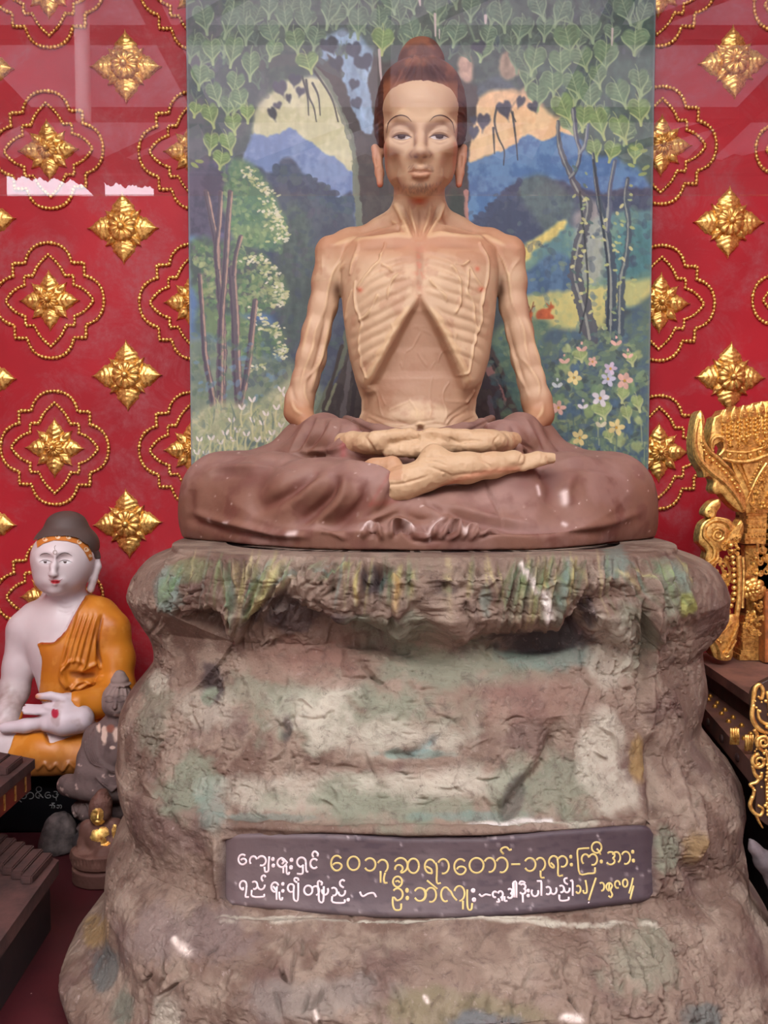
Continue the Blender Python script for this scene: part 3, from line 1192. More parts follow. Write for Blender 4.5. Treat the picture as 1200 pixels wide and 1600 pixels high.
# ================================================================== the inscribed plaque of the pedestal
def build_plaque():
    o0 = np.array(rock_root.location)
    bvh0 = BVHTree.FromPolygons([tuple(p) for p in RV], [tuple(int(i) for i in f) for f in RQ])
    top = smooth_poly([(352, 1312), (366, 1302), (400, 1300), (520, 1301), (660, 1306), (780, 1303), (900, 1293), (990, 1288), (1012, 1292), (1022, 1304)], 5)
    bot = smooth_poly([(352, 1402), (362, 1416), (400, 1421), (500, 1430), (600, 1436), (740, 1437), (860, 1428), (980, 1414), (1010, 1408), (1021, 1396)], 5)
    nx, nz = 220, 44
    xs = np.linspace(350, 1023, nx)
    V = []
    for i, x in enumerate(xs):
        yt = np.interp(x, top[:, 0], top[:, 1])
        yb = np.interp(x, bot[:, 0], bot[:, 1])
        for j in range(nz):
            y = yt + (yb - yt) * j / (nz - 1)
            p = W(x, y, -0.3)
            d = Vector(p) - Vector(CAM)
            d.normalize()
            loc, _, _, dist = bvh0.ray_cast(Vector(CAM), d)
            V.append((x, y, dist if loc is not None else np.nan))
    V = np.array(V)
    D = V[:, 2].reshape(nx, nz)
    D = np.where(np.isnan(D), np.nanmean(D), D)
    # one calm surface: fit low-order polynomial
    X, Y = (V[:, 0] - 686) / 336, (V[:, 1] - 1362) / 75
    A = np.stack([np.ones_like(X), X, Y, X * X, X * Y, Y * Y, X ** 4], 1)
    co, *_ = np.linalg.lstsq(A, D.ravel(), rcond=None)
    S_ = A @ co
    edge = np.minimum.reduce([np.repeat(np.minimum(np.arange(nx), nx - 1 - np.arange(nx))[:, None] / 6.0, nz, 1), np.repeat(np.minimum(np.arange(nz), nz - 1 - np.arange(nz))[None, :] / 3.0, nx, 0)])
    rise = 0.009 * np.clip(edge, 0, 1) ** 0.5 - 0.006 * (edge <= 0)
    P = W(V[:, 0], V[:, 1], -0.3) - np.array(CAM)
    P /= np.linalg.norm(P, axis=1, keepdims=True)
    P = np.array(CAM) + P * (S_ - rise.ravel())[:, None]
    P += 0.0012 * fbm(P, 30, 3, 91)[:, None] * np.array([0, 1, 0])
    i = np.arange(nx - 1)[:, None] * nz
    j = np.arange(nz - 1)[None, :]
    q = np.stack([i + j, i + j + 1, i + nz + j + 1, i + nz + j], -1).reshape(-1, 4)
    n1, n2 = fbm(P * np.array([1, 1, 3]), 14, 5, 92), fbm(P * np.array([1, 1, 4]), 60, 4, 93)
    C = np.tile(lin((84, 70, 71)), (len(P), 1))
    C = mixc(C, (102, 88, 87), sstep(0.0, 0.45, n1) * 0.8)
    C = mixc(C, (62, 50, 56), sstep(0.1, 0.5, n2) * 0.6)
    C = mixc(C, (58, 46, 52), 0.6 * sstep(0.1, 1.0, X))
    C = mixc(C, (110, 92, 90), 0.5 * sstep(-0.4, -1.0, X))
    R = random.Random(3)
    for k in range(60):
        a, b = R.uniform(355, 1018), R.uniform(1300, 1430)
        m = np.exp(-((V[:, 0] - a) / 1.6) ** 2 - ((V[:, 1] - b) / 2.2) ** 2)
        C = mixc(C, (176, 160, 158), m * 0.8)
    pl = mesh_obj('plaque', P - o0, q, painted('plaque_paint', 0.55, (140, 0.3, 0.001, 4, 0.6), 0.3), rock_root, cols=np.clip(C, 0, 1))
    pl['label'] = 'dark purple brown plaque with hand-painted Burmese lettering'
    bvh = BVHTree.FromPolygons([tuple(p) for p in P], [tuple(int(k) for k in f) for f in q])
    c_ = math.cos
    s_ = math.sin

    def el(cx, cy, rx, ry, a0, a1, n=14):
        """arc; degrees, 0 = right, 90 = up"""
        return [(cx + rx * c_(math.radians(t)), cy - ry * s_(math.radians(t))) for t in np.linspace(a0, a1, n)]
    def cr(ox, oy, sc, pts):
        return [(ox + a / sc, oy + b / sc) for a, b in pts]
    white, gold = [], []
    # crops the strokes were traced in: (origin x, origin y, zoom)
    A1, A2, A3, A4 = (350, 1300, 7.06), (500, 1310, 7.06), (650, 1310, 7.06), (800, 1300, 5.714)
    def w(cp, *lines):
        for l in lines:
            white.append(cr(*cp, l))
    def g(cp, *lines):
        for l in lines:
            gold.append(cr(*cp, l))
    # ---- first line, white words
    w(A1, el(205, 305, 45, 55, 50, 300, 14) + el(215, 325, 32, 28, -60, 150, 8),
      el(325, 320, 40, 50, 220, 20, 12), el(415, 320, 48, 52, 150, -110, 14), [(500, 270), (492, 360), (490, 430), (455, 440), (448, 385)],
      el(540, 300, 10, 12, 0, 360, 8), el(545, 372, 10, 12, 0, 360, 8),
      el(640, 340, 50, 50, 350, 90, 10) + [(670, 310), (700, 345)], el(636, 340, 48, 50, 180, 330, 8), [(640, 300), (660, 330), (640, 355)], [(655, 395), (655, 455)], [(690, 370), (692, 455), (715, 465), (722, 440)],
      el(745, 310, 12, 14, 0, 360, 8), el(740, 392, 12, 14, 0, 360, 8),
      el(855, 335, 48, 52, 0, 260, 14) + [(880, 365)], [(903, 335), (908, 430), (930, 440)], [(870, 380), (866, 460), (805, 462)],
      el(995, 350, 42, 52, 40, 320, 14), [(985, 280), (975, 245), (1000, 215), (1035, 240), (1030, 270)])
    # ---- first line, gold words
    g(A2, el(185, 275, 62, 82, 40, 330, 16) + el(190, 310, 50, 38, -30, 160, 9), el(370, 277, 66, 75, 0, 360, 18),
      el(550, 290, 62, 70, 145, -150, 16), el(690, 310, 58, 72, 150, -60, 14), [(720, 380), (705, 440), (712, 490), (745, 490)], [(668, 360), (668, 490)],
      el(890, 300, 75, 82, 150, -80, 14) + el(870, 335, 42, 40, -60, 200, 10), el(1030, 305, 62, 80, 0, 360, 18))
    g(A3, el(155, 310, 58, 75, 30, 270, 14) + [(175, 385), (165, 340), (110, 310)], [(215, 270), (230, 330), (230, 490), (275, 492)], el(300, 310, 62, 80, 150, -105, 16),
      el(490, 315, 68, 85, 45, 330, 16) + el(500, 350, 48, 38, -30, 170, 9), el(668, 300, 78, 82, 0, 360, 18), el(812, 295, 62, 78, 150, -100, 14), el(945, 295, 66, 82, 150, -110, 14),
      [(968, 175), (935, 135), (960, 105), (1000, 100), (1030, 130), (1055, 120)], [(1050, 288), (1150, 286)])
    g(A4, el(160, 292, 50, 58, 150, -150, 14), el(252, 290, 44, 58, 140, -70, 12), [(255, 345), (258, 405), (290, 408)],
      el(372, 268, 42, 52, 30, 270, 12) + [(372, 300), (345, 275)], [(405, 240), (412, 300), (412, 388), (455, 388)], el(450, 265, 42, 48, 150, -110, 12), el(525, 222, 7, 9, 0, 360, 7), el(530, 293, 7, 9, 0, 360, 7),
      [(690, 145), (620, 150), (585, 165), (588, 260), (605, 375), (680, 372), (738, 365), (740, 315)], el(655, 245, 34, 45, 240, 20, 10), el(722, 248, 38, 48, 150, -110, 12), el(755, 140, 44, 48, 0, 360, 14), [(755, 150), (775, 170), (790, 205)],
      el(797, 265, 8, 10, 0, 360, 7), el(880, 210, 36, 30, 140, -60, 8) + el(880, 262, 36, 30, 60, -160, 8), el(930, 230, 36, 50, 150, -60, 10), el(1015, 232, 40, 55, 150, -110, 12), el(1077, 178, 8, 10, 0, 360, 7), el(1083, 257, 8, 10, 0, 360, 7))
    # ---- second line
    w(A1, el(212, 590, 38, 48, 0, 270, 12) + [(210, 610)], [(250, 590), (245, 660), (238, 715), (275, 718)], el(335, 590, 34, 42, 130, -110, 9), el(410, 590, 40, 46, 180, 370, 10), [(308, 640), (312, 712), (435, 715), (442, 685)], [(430, 545), (415, 520), (420, 490), (445, 480), (458, 500)],
      el(562, 610, 40, 52, 20, 300, 12) + [(540, 600)], [(585, 600), (580, 680), (582, 750)], [(610, 660), (615, 740), (640, 748), (645, 720)], el(650, 575, 9, 11, 0, 360, 7), el(650, 652, 9, 11, 0, 360, 7),
      el(740, 620, 36, 44, 20, 300, 11), [(772, 600), (768, 690), (775, 750), (815, 750), (820, 560)], [(805, 560), (775, 535), (785, 510), (815, 515), (822, 540)],
      el(930, 645, 46, 52, 0, 360, 14), el(1010, 650, 40, 50, 140, -80, 10), [(1060, 540), (1035, 560), (1045, 680), (1050, 765), (1095, 765), (1100, 600)], [(1060, 545), (1080, 560), (1075, 590)], el(1115, 650, 34, 44, 160, 400, 10))
    w(A2, el(150, 590, 36, 44, 130, -110, 9), el(240, 590, 38, 46, 180, 380, 10), [(135, 640), (140, 705), (265, 712), (272, 675)], [(262, 545), (225, 520), (222, 480), (250, 460), (272, 475)], el(312, 678, 9, 11, 0, 360, 7), [(440, 590), (455, 625), (480, 640), (530, 612), (590, 605), (620, 650)])
    g(A2, el(855, 480, 50, 58, 0, 360, 16), [(830, 480), (860, 470), (880, 490)], el(855, 620, 58, 65, 140, -100, 12) + [(805, 650), (805, 740), (830, 790), (890, 785), (895, 720)], el(960, 575, 10, 18, 0, 360, 8), el(963, 660, 10, 16, 0, 360, 8), el(1100, 620, 62, 72, 150, -150, 16))
    g(A3, el(50, 620, 60, 72, 60, -100, 12), el(165, 625, 58, 78, 150, -110, 14), [(120, 465), (180, 515), (235, 560)], el(325, 620, 48, 78, 300, 40, 14) + [(385, 590), (410, 640), (450, 685)], el(478, 610, 58, 82, 160, -90, 14), [(518, 690), (518, 785)], [(565, 565), (565, 700), (575, 780), (610, 785), (620, 715)])
    w(A3, el(630, 577, 14, 16, 0, 360, 9), el(640, 678, 14, 16, 0, 360, 9), [(695, 615), (725, 640), (765, 620), (800, 625), (825, 630)], el(870, 620, 24, 32, 300, 40, 9), el(930, 620, 28, 36, 160, -90, 9), [(950, 640), (950, 690)], [(905, 665), (920, 700), (885, 700)], [(975, 640), (978, 690), (1008, 690)],
      el(1035, 585, 26, 26, 140, -60, 7) + el(1035, 635, 28, 26, 60, -160, 8), [(1070, 490), (1075, 640)], [(1070, 490), (1105, 485), (1108, 655)])
    w(A4, [(15, 450), (20, 585)], [(38, 450), (40, 585)], el(95, 490, 26, 24, 140, -60, 7) + el(95, 530, 26, 24, 60, -160, 8), [(95, 550), (98, 630)], [(62, 470), (75, 445), (100, 445), (118, 460)], el(145, 525, 7, 9, 0, 360, 7), el(145, 570, 7, 9, 0, 360, 7), el(205, 540, 30, 36, 140, 390, 11), [(222, 440), (245, 440), (262, 450), (262, 570)],
      el(320, 525, 26, 34, 130, -130, 9), el(370, 520, 28, 36, 190, 400, 9), el(440, 510, 24, 30, 130, -110, 8), el(490, 510, 24, 32, 180, 380, 8), [(422, 560), (428, 612), (500, 608), (506, 580)], [(498, 470), (470, 450), (470, 420), (495, 412)], [(520, 440), (540, 440), (542, 570)])
    g(A4, el(590, 515, 22, 34, 130, -150, 10), [(655, 430), (668, 500), (665, 545), (640, 545), (635, 520)], [(750, 410), (720, 500), (685, 610)], el(800, 490, 24, 36, 130, -100, 10), el(870, 490, 28, 34, 60, 260, 9) + [(870, 460), (895, 480), (880, 520), (895, 560), (880, 585), (860, 570)], el(940, 470, 22, 32, 300, -10, 12), el(1010, 458, 22, 34, 0, 360, 12), [(1080, 410), (1065, 480), (1045, 550)], [(1085, 480), (1070, 540), (1055, 600)])
    w(A4, [(680, 628), (688, 634)])
    mw_, mg_ = plain('white_lettering', (226, 205, 203), 0.6), plain('gold_lettering', (206, 182, 112), 0.5)
    for name, lines, mat, wd in (('white_lettering', white, mw_, 1.75), ('gold_lettering', gold, mg_, 1.7)):
        mb = MB()
        for l in lines:
            c = smooth_poly(l, 3) if len(l) > 2 else np.array([np.array(l[0]) * (1 - t) + np.array(l[1]) * t for t in np.linspace(0, 1, 6)])
            pts = []
            for x, y in c:
                p = Vector(W(x, y, -0.5))
                d = p - Vector(CAM)
                d.normalize()
                loc, nor, _, _ = bvh.ray_cast(Vector(CAM), d)
                if loc is not None:
                    pts.append(np.array(loc) - o0)
            if len(pts) < 2:
                continue
            pts = np.array(pts)
            keep = np.concatenate([[True], np.linalg.norm(np.diff(pts, axis=0), axis=1) > 1e-5])
            pts = pts[keep]
            if len(pts) < 2:
                continue
            V_, F_ = tube(pts, wd * 0.00086, 6)
            # brush lettering: flatten the round strokes on to the plaque
            cen = np.repeat(pts, 6, 0)
            V_[:, 1] = cen[:, 1] + (V_[:, 1] - cen[:, 1]) * 0.35
            mb.add(V_, F_)
        ob = mb.build(name, mat, None)
        ob.parent = pl


build_plaque()

# ================================================================== the fasting Buddha
def mir(pts, c=657.0):
    return [(2 * c - p[0],) + tuple(p[1:]) for p in pts]


def build_statue():
    root = thing('fasting_buddha_statue', 'life-size emaciated seated Buddha statue in a brown robe on the rock pedestal', 'statue', (0.073, -0.02, 0.684))
    org = np.array(root.location)
    # ---------------------------------------------------------------- body
    g = Sculpt(axis_grid(-0.225, 0.375, 0.0028, (-0.03, 0.185), 0.0016),
               np.concatenate([np.arange(-0.165, -0.06, 0.0018), np.arange(-0.06, 0.14, 0.0034)]),
               axis_grid(0.82, 1.68, 0.0026, (1.35, 1.60), 0.0014))
    # trunk: row by row (py, left x, right x, depth half, centre y)
    rows = np.array([(352, 628, 686, .045, .02), (372, 560, 752, .058, .018), (392, 535, 776, .070, .012), (420, 532, 778, .082, .006), (450, 533, 777, .090, .002), (500, 537, 772, .095, 0.0), (560, 546, 764, .093, .0), (600, 557, 752, .088, .002), (625, 565, 744, .082, .004), (645, 565, 742, .082, .006), (665, 556, 752, .088, .006), (690, 545, 765, .092, .008)], float)
    s, X, Y, Z = g.window((-0.24, -0.17, 0.8), (0.4, 0.15, 1.3))
    zr = W(657, rows[:, 0], rows[:, 4])[:, 2]
    xl = W(rows[:, 1], rows[:, 0], rows[:, 4])[:, 0]
    xr = W(rows[:, 2], rows[:, 0], rows[:, 4])[:, 0]
    zz = Z.ravel()

    def at(v):
        return np.interp(-zz, -zr, v)[None, None, :]
    cx, hw, hd, cy = at((xl + xr) / 2), at((xr - xl) / 2), at(rows[:, 3]), at(rows[:, 4])
    e = 2.35
    k0 = (np.abs((X - cx) / hw) ** e + np.abs((Y - cy) / hd) ** e) ** (1 / e)
    d = (k0 - 1) * np.minimum(hw, hd)
    zt = zr[0] - 0.012
    d = np.maximum(d, Z - zt)
    g.add(s, d.astype(np.float32), 0.006)
    C = g.chain
    # neck and the slope to the shoulders
    C([(655, 296, 0.015, 39), (655, 340, 0.025, 40), (655, 362, 0.025, 44)], 0.012)
    for m in (lambda p: p, lambda p: mir(p, 656)):
        C(m([(640, 340, .03, 22), (600, 358, .035, 16), (545, 377, .03, 15), (517, 392, .02, 22)]), 0.025)
    # arms
    C([(519, 398, .015, 25), (511, 440, .012, 22), (504, 480, .01, 20.5), (494, 520, .008, 21), (486, 560, .008, 22), (477, 595, .008, 20), (468, 625, .008, 21), (466, 643, .004, 21)], 0.012)
    C([(795, 398, .015, 25), (800, 440, .012, 21.5), (803, 480, .01, 20), (812, 520, .008, 19.5), (820, 560, .008, 20), (830, 595, .008, 20), (838, 625, .008, 22), (843, 648, .004, 21)], 0.012)
    C([(466, 643, .0, 20), (500, 684, -.06, 11), (545, 692, -.155, 9)], 0.012)
    C([(843, 648, .0, 20), (820, 686, -.06, 11), (795, 690, -.155, 9)], 0.012)
    C([(540, 392, .02, 18), (530, 440, .03, 14)], 0.012)
    C([(774, 392, .02, 18), (780, 438, .03, 14)], 0.012)
    # head
    E = g.pell
    E(657, 172, 0.0, 60, 52, 0.084, 0.01)
    E(657, 205, -0.035, 56, 72, 0.074, 0.02)
    E(657, 168, -0.046, 54, 34, 0.058, 0.02)
    E(657, 254, -0.046, 45, 40, 0.056, 0.03)
    E(656, 290, -0.074, 24, 15, 0.027, 0.03)
    for sx in (-1, 1):
        E(657 + sx * 38, 230, -0.074, 17, 13, 0.022, 0.024)
        E(657 + sx * 40, 260, -0.03, 12, 24, 0.03, 0.02)
        # brow
        C([(657 + sx * 10, 196, -0.102, 7), (657 + sx * 30, 187, -0.096, 8), (657 + sx * 48, 200, -0.076, 8)], 0.012)
        # socket
        E(657 + sx * 30, 205, -0.116, 20, 13, 0.018, 0.018, 's')
        # eyeball under the lids
        E(657 + sx * 30, 211, -0.085, 17, 12, 0.0185, 0.004)
    C([(657, 196, -0.100, 6), (657, 218, -0.110, 6.5), (657, 236, -0.120, 8)], 0.010)
    E(657, 239, -0.117, 11, 7, 0.013, 0.008)
    E(646, 240.5, -0.108, 6.5, 5.5, 0.011, 0.008)
    E(668, 240.5, -0.108, 6.5, 5.5, 0.011, 0.008)
    E(651, 245, -0.122, 3.6, 2.6, 0.007, 0.003, 's')
    E(663, 245, -0.122, 3.6, 2.6, 0.007, 0.003, 's')
    # mouth barrel and lips
    E(657, 266, -0.080, 30, 24, 0.028, 0.024)
    C([(640, 268, -0.101, 2.5), (650, 263.5, -0.109, 4.0), (657, 265, -0.110, 4.0), (664, 263.5, -0.109, 4.0), (675, 268, -0.101, 2.5)], 0.004)
    C([(642, 270.5, -0.101, 2.5), (650, 273.5, -0.108, 4.4), (657, 274, -0.109, 4.8), (664, 273.5, -0.108, 4.4), (673, 270.5, -0.101, 2.5)], 0.004)
    C([(639, 268.6, -0.106, 1.2), (650, 268.2, -0.114, 1.6), (657, 269, -0.115, 1.6), (664, 268.2, -0.114, 1.6), (676, 268.6, -0.106, 1.2)], 0.003, 's')
    # ears with long lobes
    for x0, x1, x2 in ((586, 590, 594), (724, 721, 717)):
        C([(x0 + 0, 232, 0.012, 6.5), (x1, 250, 0.006, 7), (x1 + (3 if x0 < 650 else -3), 270, -0.002, 7), (x2, 288, -0.006, 5)], 0.005)
        E((x0 + x1) / 2 + (2 if x0 < 650 else -2), 246, -0.008, 3.5, 14, 0.008, 0.004, 's')
        C([(x2 + (8 if x0 < 650 else -8), 235, 0.015, 6), (x1, 245, 0.012, 6)], 0.008)
    # hands: palms and wrists
    C([(543, 689, -.165, 11), (565, 689, -.19, 13)], 0.008)
    V, q = g.mesh()
    # ---- hands and foot, a finer grid, same mesh
    h = Sculpt(np.arange(-0.09, 0.29, 0.0019), np.arange(-0.36, -0.12, 0.0022), np.arange(0.72, 0.925, 0.0019))
    C = h.chain
    E = h.pell
    C([(536, 690, -.16, 14), (552, 691, -.18, 16), (570, 692, -.20, 17)], 0.008)
    E(592, 694, -.212, 38, 17, 0.03, 0.01)
    C([(586, 686, -.228, 13), (618, 681, -.234, 10.5), (640, 679, -.236, 9), (650, 680, -.236, 7.5)], 0.006)          # thumb
    for i, (x0, y0, x1, y1, yy, r) in enumerate([(612, 690, 724, 687, -.230, 8), (612, 696, 714, 694, -.240, 8), (610, 703, 702, 701, -.244, 7.6), (606, 708, 686, 708, -.243, 6.6)]):
        xm = x0 + (x1 - x0) * 0.45
        C([(x0, y0, yy + .012, r + 1), (xm, y0 - 0.5, yy - .004, r), (xm + (x1 - xm) * 0.5, (y0 + y1) / 2, yy - .001, r - 0.6), (x1, y1, yy + .01, r - 1.6)], 0.0035)
    C([(802, 688, -.16, 13), (786, 691, -.18, 16), (770, 692, -.20, 19)], 0.008)
    E(752, 690, -.212, 42, 20, 0.032, 0.01)
    E(735, 698, -.224, 36, 13, 0.024, 0.01)
    C([(728, 683, -.226, 13), (697, 680, -.234, 10.5), (675, 678, -.236, 9), (662, 680, -.236, 8)], 0.006)
    for (x0, y0, x1, y1, yy, r) in [(725, 706, 640, 712, -.222, 6), (722, 711, 652, 717, -.218, 5.6)]:
        C([(x0, y0, yy, r + 1), ((x0 + x1) / 2, (y0 + y1) / 2 - 0.5, yy - .006, r), (x1, y1, yy, r - 1.2)], 0.0035)
    # the other ankle and shin that show behind the hem
    C([(548, 744, -.23, 10), (585, 733, -.262, 15), (612, 729, -.272, 17)], 0.012)
    E(498, 736, -.20, 36, 14, 0.03, 0.01)
    # front foot: shin, ankle, heel, sole up, toes
    C([(566, 777, -.272, 22), (592, 768, -.286, 24), (630, 756, -.292, 25), (665, 742, -.286, 27)], 0.012)
    E(678, 721, -.275, 24, 28, 0.028, 0.012)
    C([(690, 732, -.285, 26), (730, 731, -.28, 23), (770, 727, -.272, 19), (800, 722, -.264, 17)], 0.012)
    E(803, 719, -.264, 18, 14, 0.02, 0.008)
    C([(822, 720, -.260, 11), (840, 717, -.256, 11.5), (862, 716, -.250, 8.5)], 0.004)
    C([(818, 726, -.268, 7), (836, 724, -.266, 7), (850, 722, -.262, 5.5)], 0.003)
    C([(800, 731, -.272, 6.5), (818, 730, -.272, 6), (830, 728, -.27, 5)], 0.003)
    V2, q2 = h.mesh()
    q = np.concatenate([q, q2 + len(V)])
    V = np.concatenate([V, V2])
    V = laplacian(V, q, 1, 0.5)
    nrm = vnormals(V, q)
    if (nrm * (V - V.mean(0))).sum() < 0:
        q = q[:, ::-1]
        nrm = -nrm
    x, y = PXY(V)
    fm = front(nrm, V) * (V[:, 1] < 0.03)
    d = np.zeros(len(V))
    S = lambda pts, w, hh, **k: stroke(x, y, d, pts, w, hh, **k)
    # ---- the hollow under the rib arch
    tors = sstep(375, 400, y) * (V[:, 1] > -0.13) * (x > 530) * (x < 782)
    arch = smooth_poly([(655, 464), (640, 490), (620, 525), (598, 565), (578, 602)], 6), smooth_poly([(657, 464), (672, 492), (692, 528), (708, 560), (722, 592)], 6)
    lx = np.interp(y, arch[0][:, 1], arch[0][:, 0])
    rx = np.interp(y, arch[1][:, 1], arch[1][:, 0])
    inside = np.minimum(x - lx, rx - x)
    dep = np.interp(y, [462, 490, 540, 580, 610, 640, 672], [0.006, 0.016, 0.023, 0.021, 0.014, 0.008, 0.004])
    low = sstep(640, 590, y)
    d -= tors * dep * (sstep(-6, 8, inside) * low + (1 - low)) * (y > 460)
    d += tors * 0.006 * np.exp(-((inside + 8) / 7) ** 2) * sstep(465, 500, y) * sstep(615, 585, y)
    d += tors * 0.010 * np.exp(-((x - 655) / 55) ** 2 - ((y - 640) / 34) ** 2)
    # sternum groove
    S([(655, 378), (656, 410), (655, 462)], 9, -0.004)
    # ribs, left then right
    for pts in [
        [(642, 398), (615, 404), (590, 414), (572, 430)], [(642, 412), (612, 420), (585, 432), (566, 448)], [(641, 428), (610, 437), (582, 450), (558, 468)],
        [(640, 443), (612, 455), (580, 470), (552, 488)], [(640, 457), (610, 473), (580, 488), (550, 504)], [(634, 478), (606, 492), (575, 508), (548, 522)],
        [(624, 500), (598, 512), (570, 526), (550, 540)], [(612, 522), (590, 532), (568, 545), (553, 558)], [(598, 546), (580, 556), (562, 572)]]:
        S(pts, 5.0, 0.0014)
        S([(a, b + 8) for a, b in pts], 3.4, -0.0016)
    for pts in [
        [(668, 390), (690, 395), (715, 404), (738, 420)], [(668, 405), (695, 412), (720, 424), (745, 438)], [(668, 422), (698, 430), (725, 440), (752, 452)],
        [(668, 440), (698, 448), (728, 458), (758, 472)], [(668, 452), (700, 464), (730, 476), (760, 490)], [(674, 472), (702, 484), (732, 494), (762, 506)],
        [(684, 496), (708, 504), (736, 512), (762, 524)], [(694, 518), (718, 524), (742, 532), (758, 546)], [(704, 542), (724, 548), (746, 560)]]:
        S(pts, 5.0, 0.0014)
        S([(a, b + 8) for a, b in pts], 3.4, -0.0016)
    # clavicles and the pits above them
    S([(645, 372), (620, 368), (590, 370), (555, 374), (520, 384)], 5, 0.0055)
    S([(666, 372), (690, 366), (720, 368), (755, 371), (790, 384)], 5, 0.0055)
    S([(622, 358), (590, 364), (560, 370)], 6, -0.006)
    S([(690, 358), (720, 362), (750, 367)], 6, -0.006)
    S([(640, 384), (600, 386), (555, 390)], 7, -0.003)
    S([(672, 384), (715, 384), (755, 388)], 7, -0.003)
    # neck cords
    for pts, w, hh in [([(617, 318), (628, 340), (640, 368)], 4, 0.006), ([(694, 318), (684, 342), (668, 366)], 4, 0.006), ([(640, 318), (645, 345), (651, 368)], 3, 0.004), ([(672, 318), (668, 345), (660, 368)], 3, 0.004),
                       ([(630, 322), (638, 345), (646, 366)], 3, -0.005), ([(684, 322), (677, 345), (666, 364)], 3, -0.005), ([(655, 325), (655, 365)], 4, -0.004), ([(625, 348), (622, 362)], 3, -0.004), ([(690, 335), (700, 352)], 3, -0.004),
                       ([(612, 345), (622, 352), (636, 362)], 3, 0.004), ([(655, 318), (655, 324)], 6, 0.004)]:
        S(pts, w, hh)
    # deltoid and arm strings
    for pts, w, hh in [
        ([(545, 385), (535, 405), (520, 425), (512, 455), (508, 480), (500, 500)], 2.4, 0.0030), ([(560, 378), (556, 395), (548, 415)], 2.2, 0.0028), ([(503, 400), (505, 430)], 2, 0.002), ([(528, 425), (540, 410)], 3, 0.003),
        ([(500, 500), (492, 520), (488, 545), (475, 580), (468, 610)], 2.6, 0.0032), ([(520, 480), (512, 515), (505, 545), (494, 580), (486, 612)], 3, 0.004), ([(510, 490), (502, 530), (492, 570), (482, 600)], 4, -0.004),
        ([(488, 490), (480, 520), (470, 560)], 4, 0.003), ([(504, 555), (490, 580), (478, 592)], 2.2, 0.003), ([(455, 600), (460, 620), (470, 640)], 4, -0.003), ([(478, 592), (476, 615), (484, 635)], 2.4, 0.003),
        ([(773, 388), (785, 405), (793, 425), (797, 445), (800, 470), (808, 490)], 2.4, 0.0030), ([(812, 405), (800, 420), (794, 440)], 2, 0.002), ([(808, 490), (818, 515), (822, 545), (830, 570)], 2.6, 0.003),
        ([(790, 500), (800, 540), (812, 580), (822, 610)], 4, -0.004), ([(785, 490), (795, 530), (806, 570), (815, 600)], 3, 0.004), ([(820, 490), (832, 530), (845, 575), (852, 605)], 4, 0.003), ([(815, 560), (828, 575), (842, 600), (840, 625)], 2.4, 0.003),
        ([(806, 560), (812, 585), (826, 620)], 2.4, 0.003), ([(455, 625), (462, 640), (475, 648)], 4, 0.003), ([(848, 630), (846, 645), (838, 655)], 4, 0.003)]:
        S(pts, w, hh)
    # veins over the chest and belly
    veins = [
        [(555, 440), (554, 458), (556, 480), (562, 496), (565, 508), (562, 520), (561, 540), (563, 556), (565, 572), (570, 582), (574, 590)],
        [(595, 398), (593, 408), (583, 418), (575, 428), (565, 440), (559, 450)], [(562, 500), (572, 494), (580, 482), (586, 470), (590, 462)], [(550, 455), (545, 470), (541, 490), (540, 500)], [(606, 466), (608, 450), (616, 434), (622, 428)],
        [(612, 424), (606, 418), (598, 414)], [(596, 400), (602, 380)], [(547, 428), (550, 415), (557, 400)],
        [(750, 380), (758, 395), (763, 408), (763, 425), (761, 440), (755, 462), (752, 480), (753, 495), (750, 510), (745, 520), (743, 532), (739, 545), (737, 560), (734, 575), (730, 582), (720, 586)],
        [(735, 420), (741, 432), (750, 445), (755, 452), (754, 465), (752, 476)], [(732, 420), (731, 440), (730, 458), (738, 470), (741, 486), (741, 500), (744, 508), (747, 518)], [(706, 416), (713, 425), (719, 440), (720, 455), (719, 475), (712, 488)], [(712, 412), (724, 414), (732, 408)],
        [(672, 438), (680, 448), (692, 458), (698, 470)], [(700, 500), (712, 520), (712, 535)],
        [(634, 548), (645, 540), (652, 528), (658, 518)], [(632, 552), (630, 562), (628, 575), (624, 568)], [(654, 552), (660, 562), (668, 572)], [(688, 565), (693, 552), (700, 546)], [(676, 575), (682, 566)], [(678, 590), (675, 602), (672, 620), (674, 636), (672, 650)],
        [(706, 600), (696, 612), (694, 624), (698, 640), (699, 655)], [(580, 610), (587, 624), (590, 636), (596, 648)], [(592, 620), (600, 632)], [(735, 630), (728, 628), (712, 628), (698, 626)], [(735, 628), (742, 618), (744, 612)], 
        [(655, 512), (664, 514), (676, 520)], [(648, 508), (664, 508)], [(612, 506), (615, 520), (610, 528)], [(640, 625), (650, 640), (652, 650)], [(608, 640), (622, 634), (640, 626)]]
    for v in veins:
        low_ = np.mean([p[1] for p in v]) > 500 and abs(np.mean([p[0] for p in v]) - 655) < 70
        S(v, 1.4 if low_ else 1.8, 0.0011 if low_ else 0.0030, taper=False)
    # belly folds and navel
    for pts, w, hh in [([(575, 645), (600, 655), (625, 660), (645, 658)], 2.6, -0.003), ([(572, 652), (595, 664), (605, 674)], 2.4, -0.003), ([(612, 652), (635, 662), (655, 660), (680, 656)], 2.2, -0.0026), ([(735, 640), (712, 652), (698, 668)], 2.6, -0.003),
                       ([(738, 632), (705, 648), (695, 662)], 2.2, -0.0026), ([(745, 650), (725, 660), (712, 672)], 2.2, -0.0026), ([(620, 668), (640, 664), (652, 666)], 2, -0.002), ([(662, 664), (684, 662), (700, 664)], 2, -0.002), ([(650, 666), (656, 662), (664, 666)], 3, 0.004), ([(653, 668), (657, 671), (661, 668)], 3.5, -0.007)]:
        S(pts, w, hh)
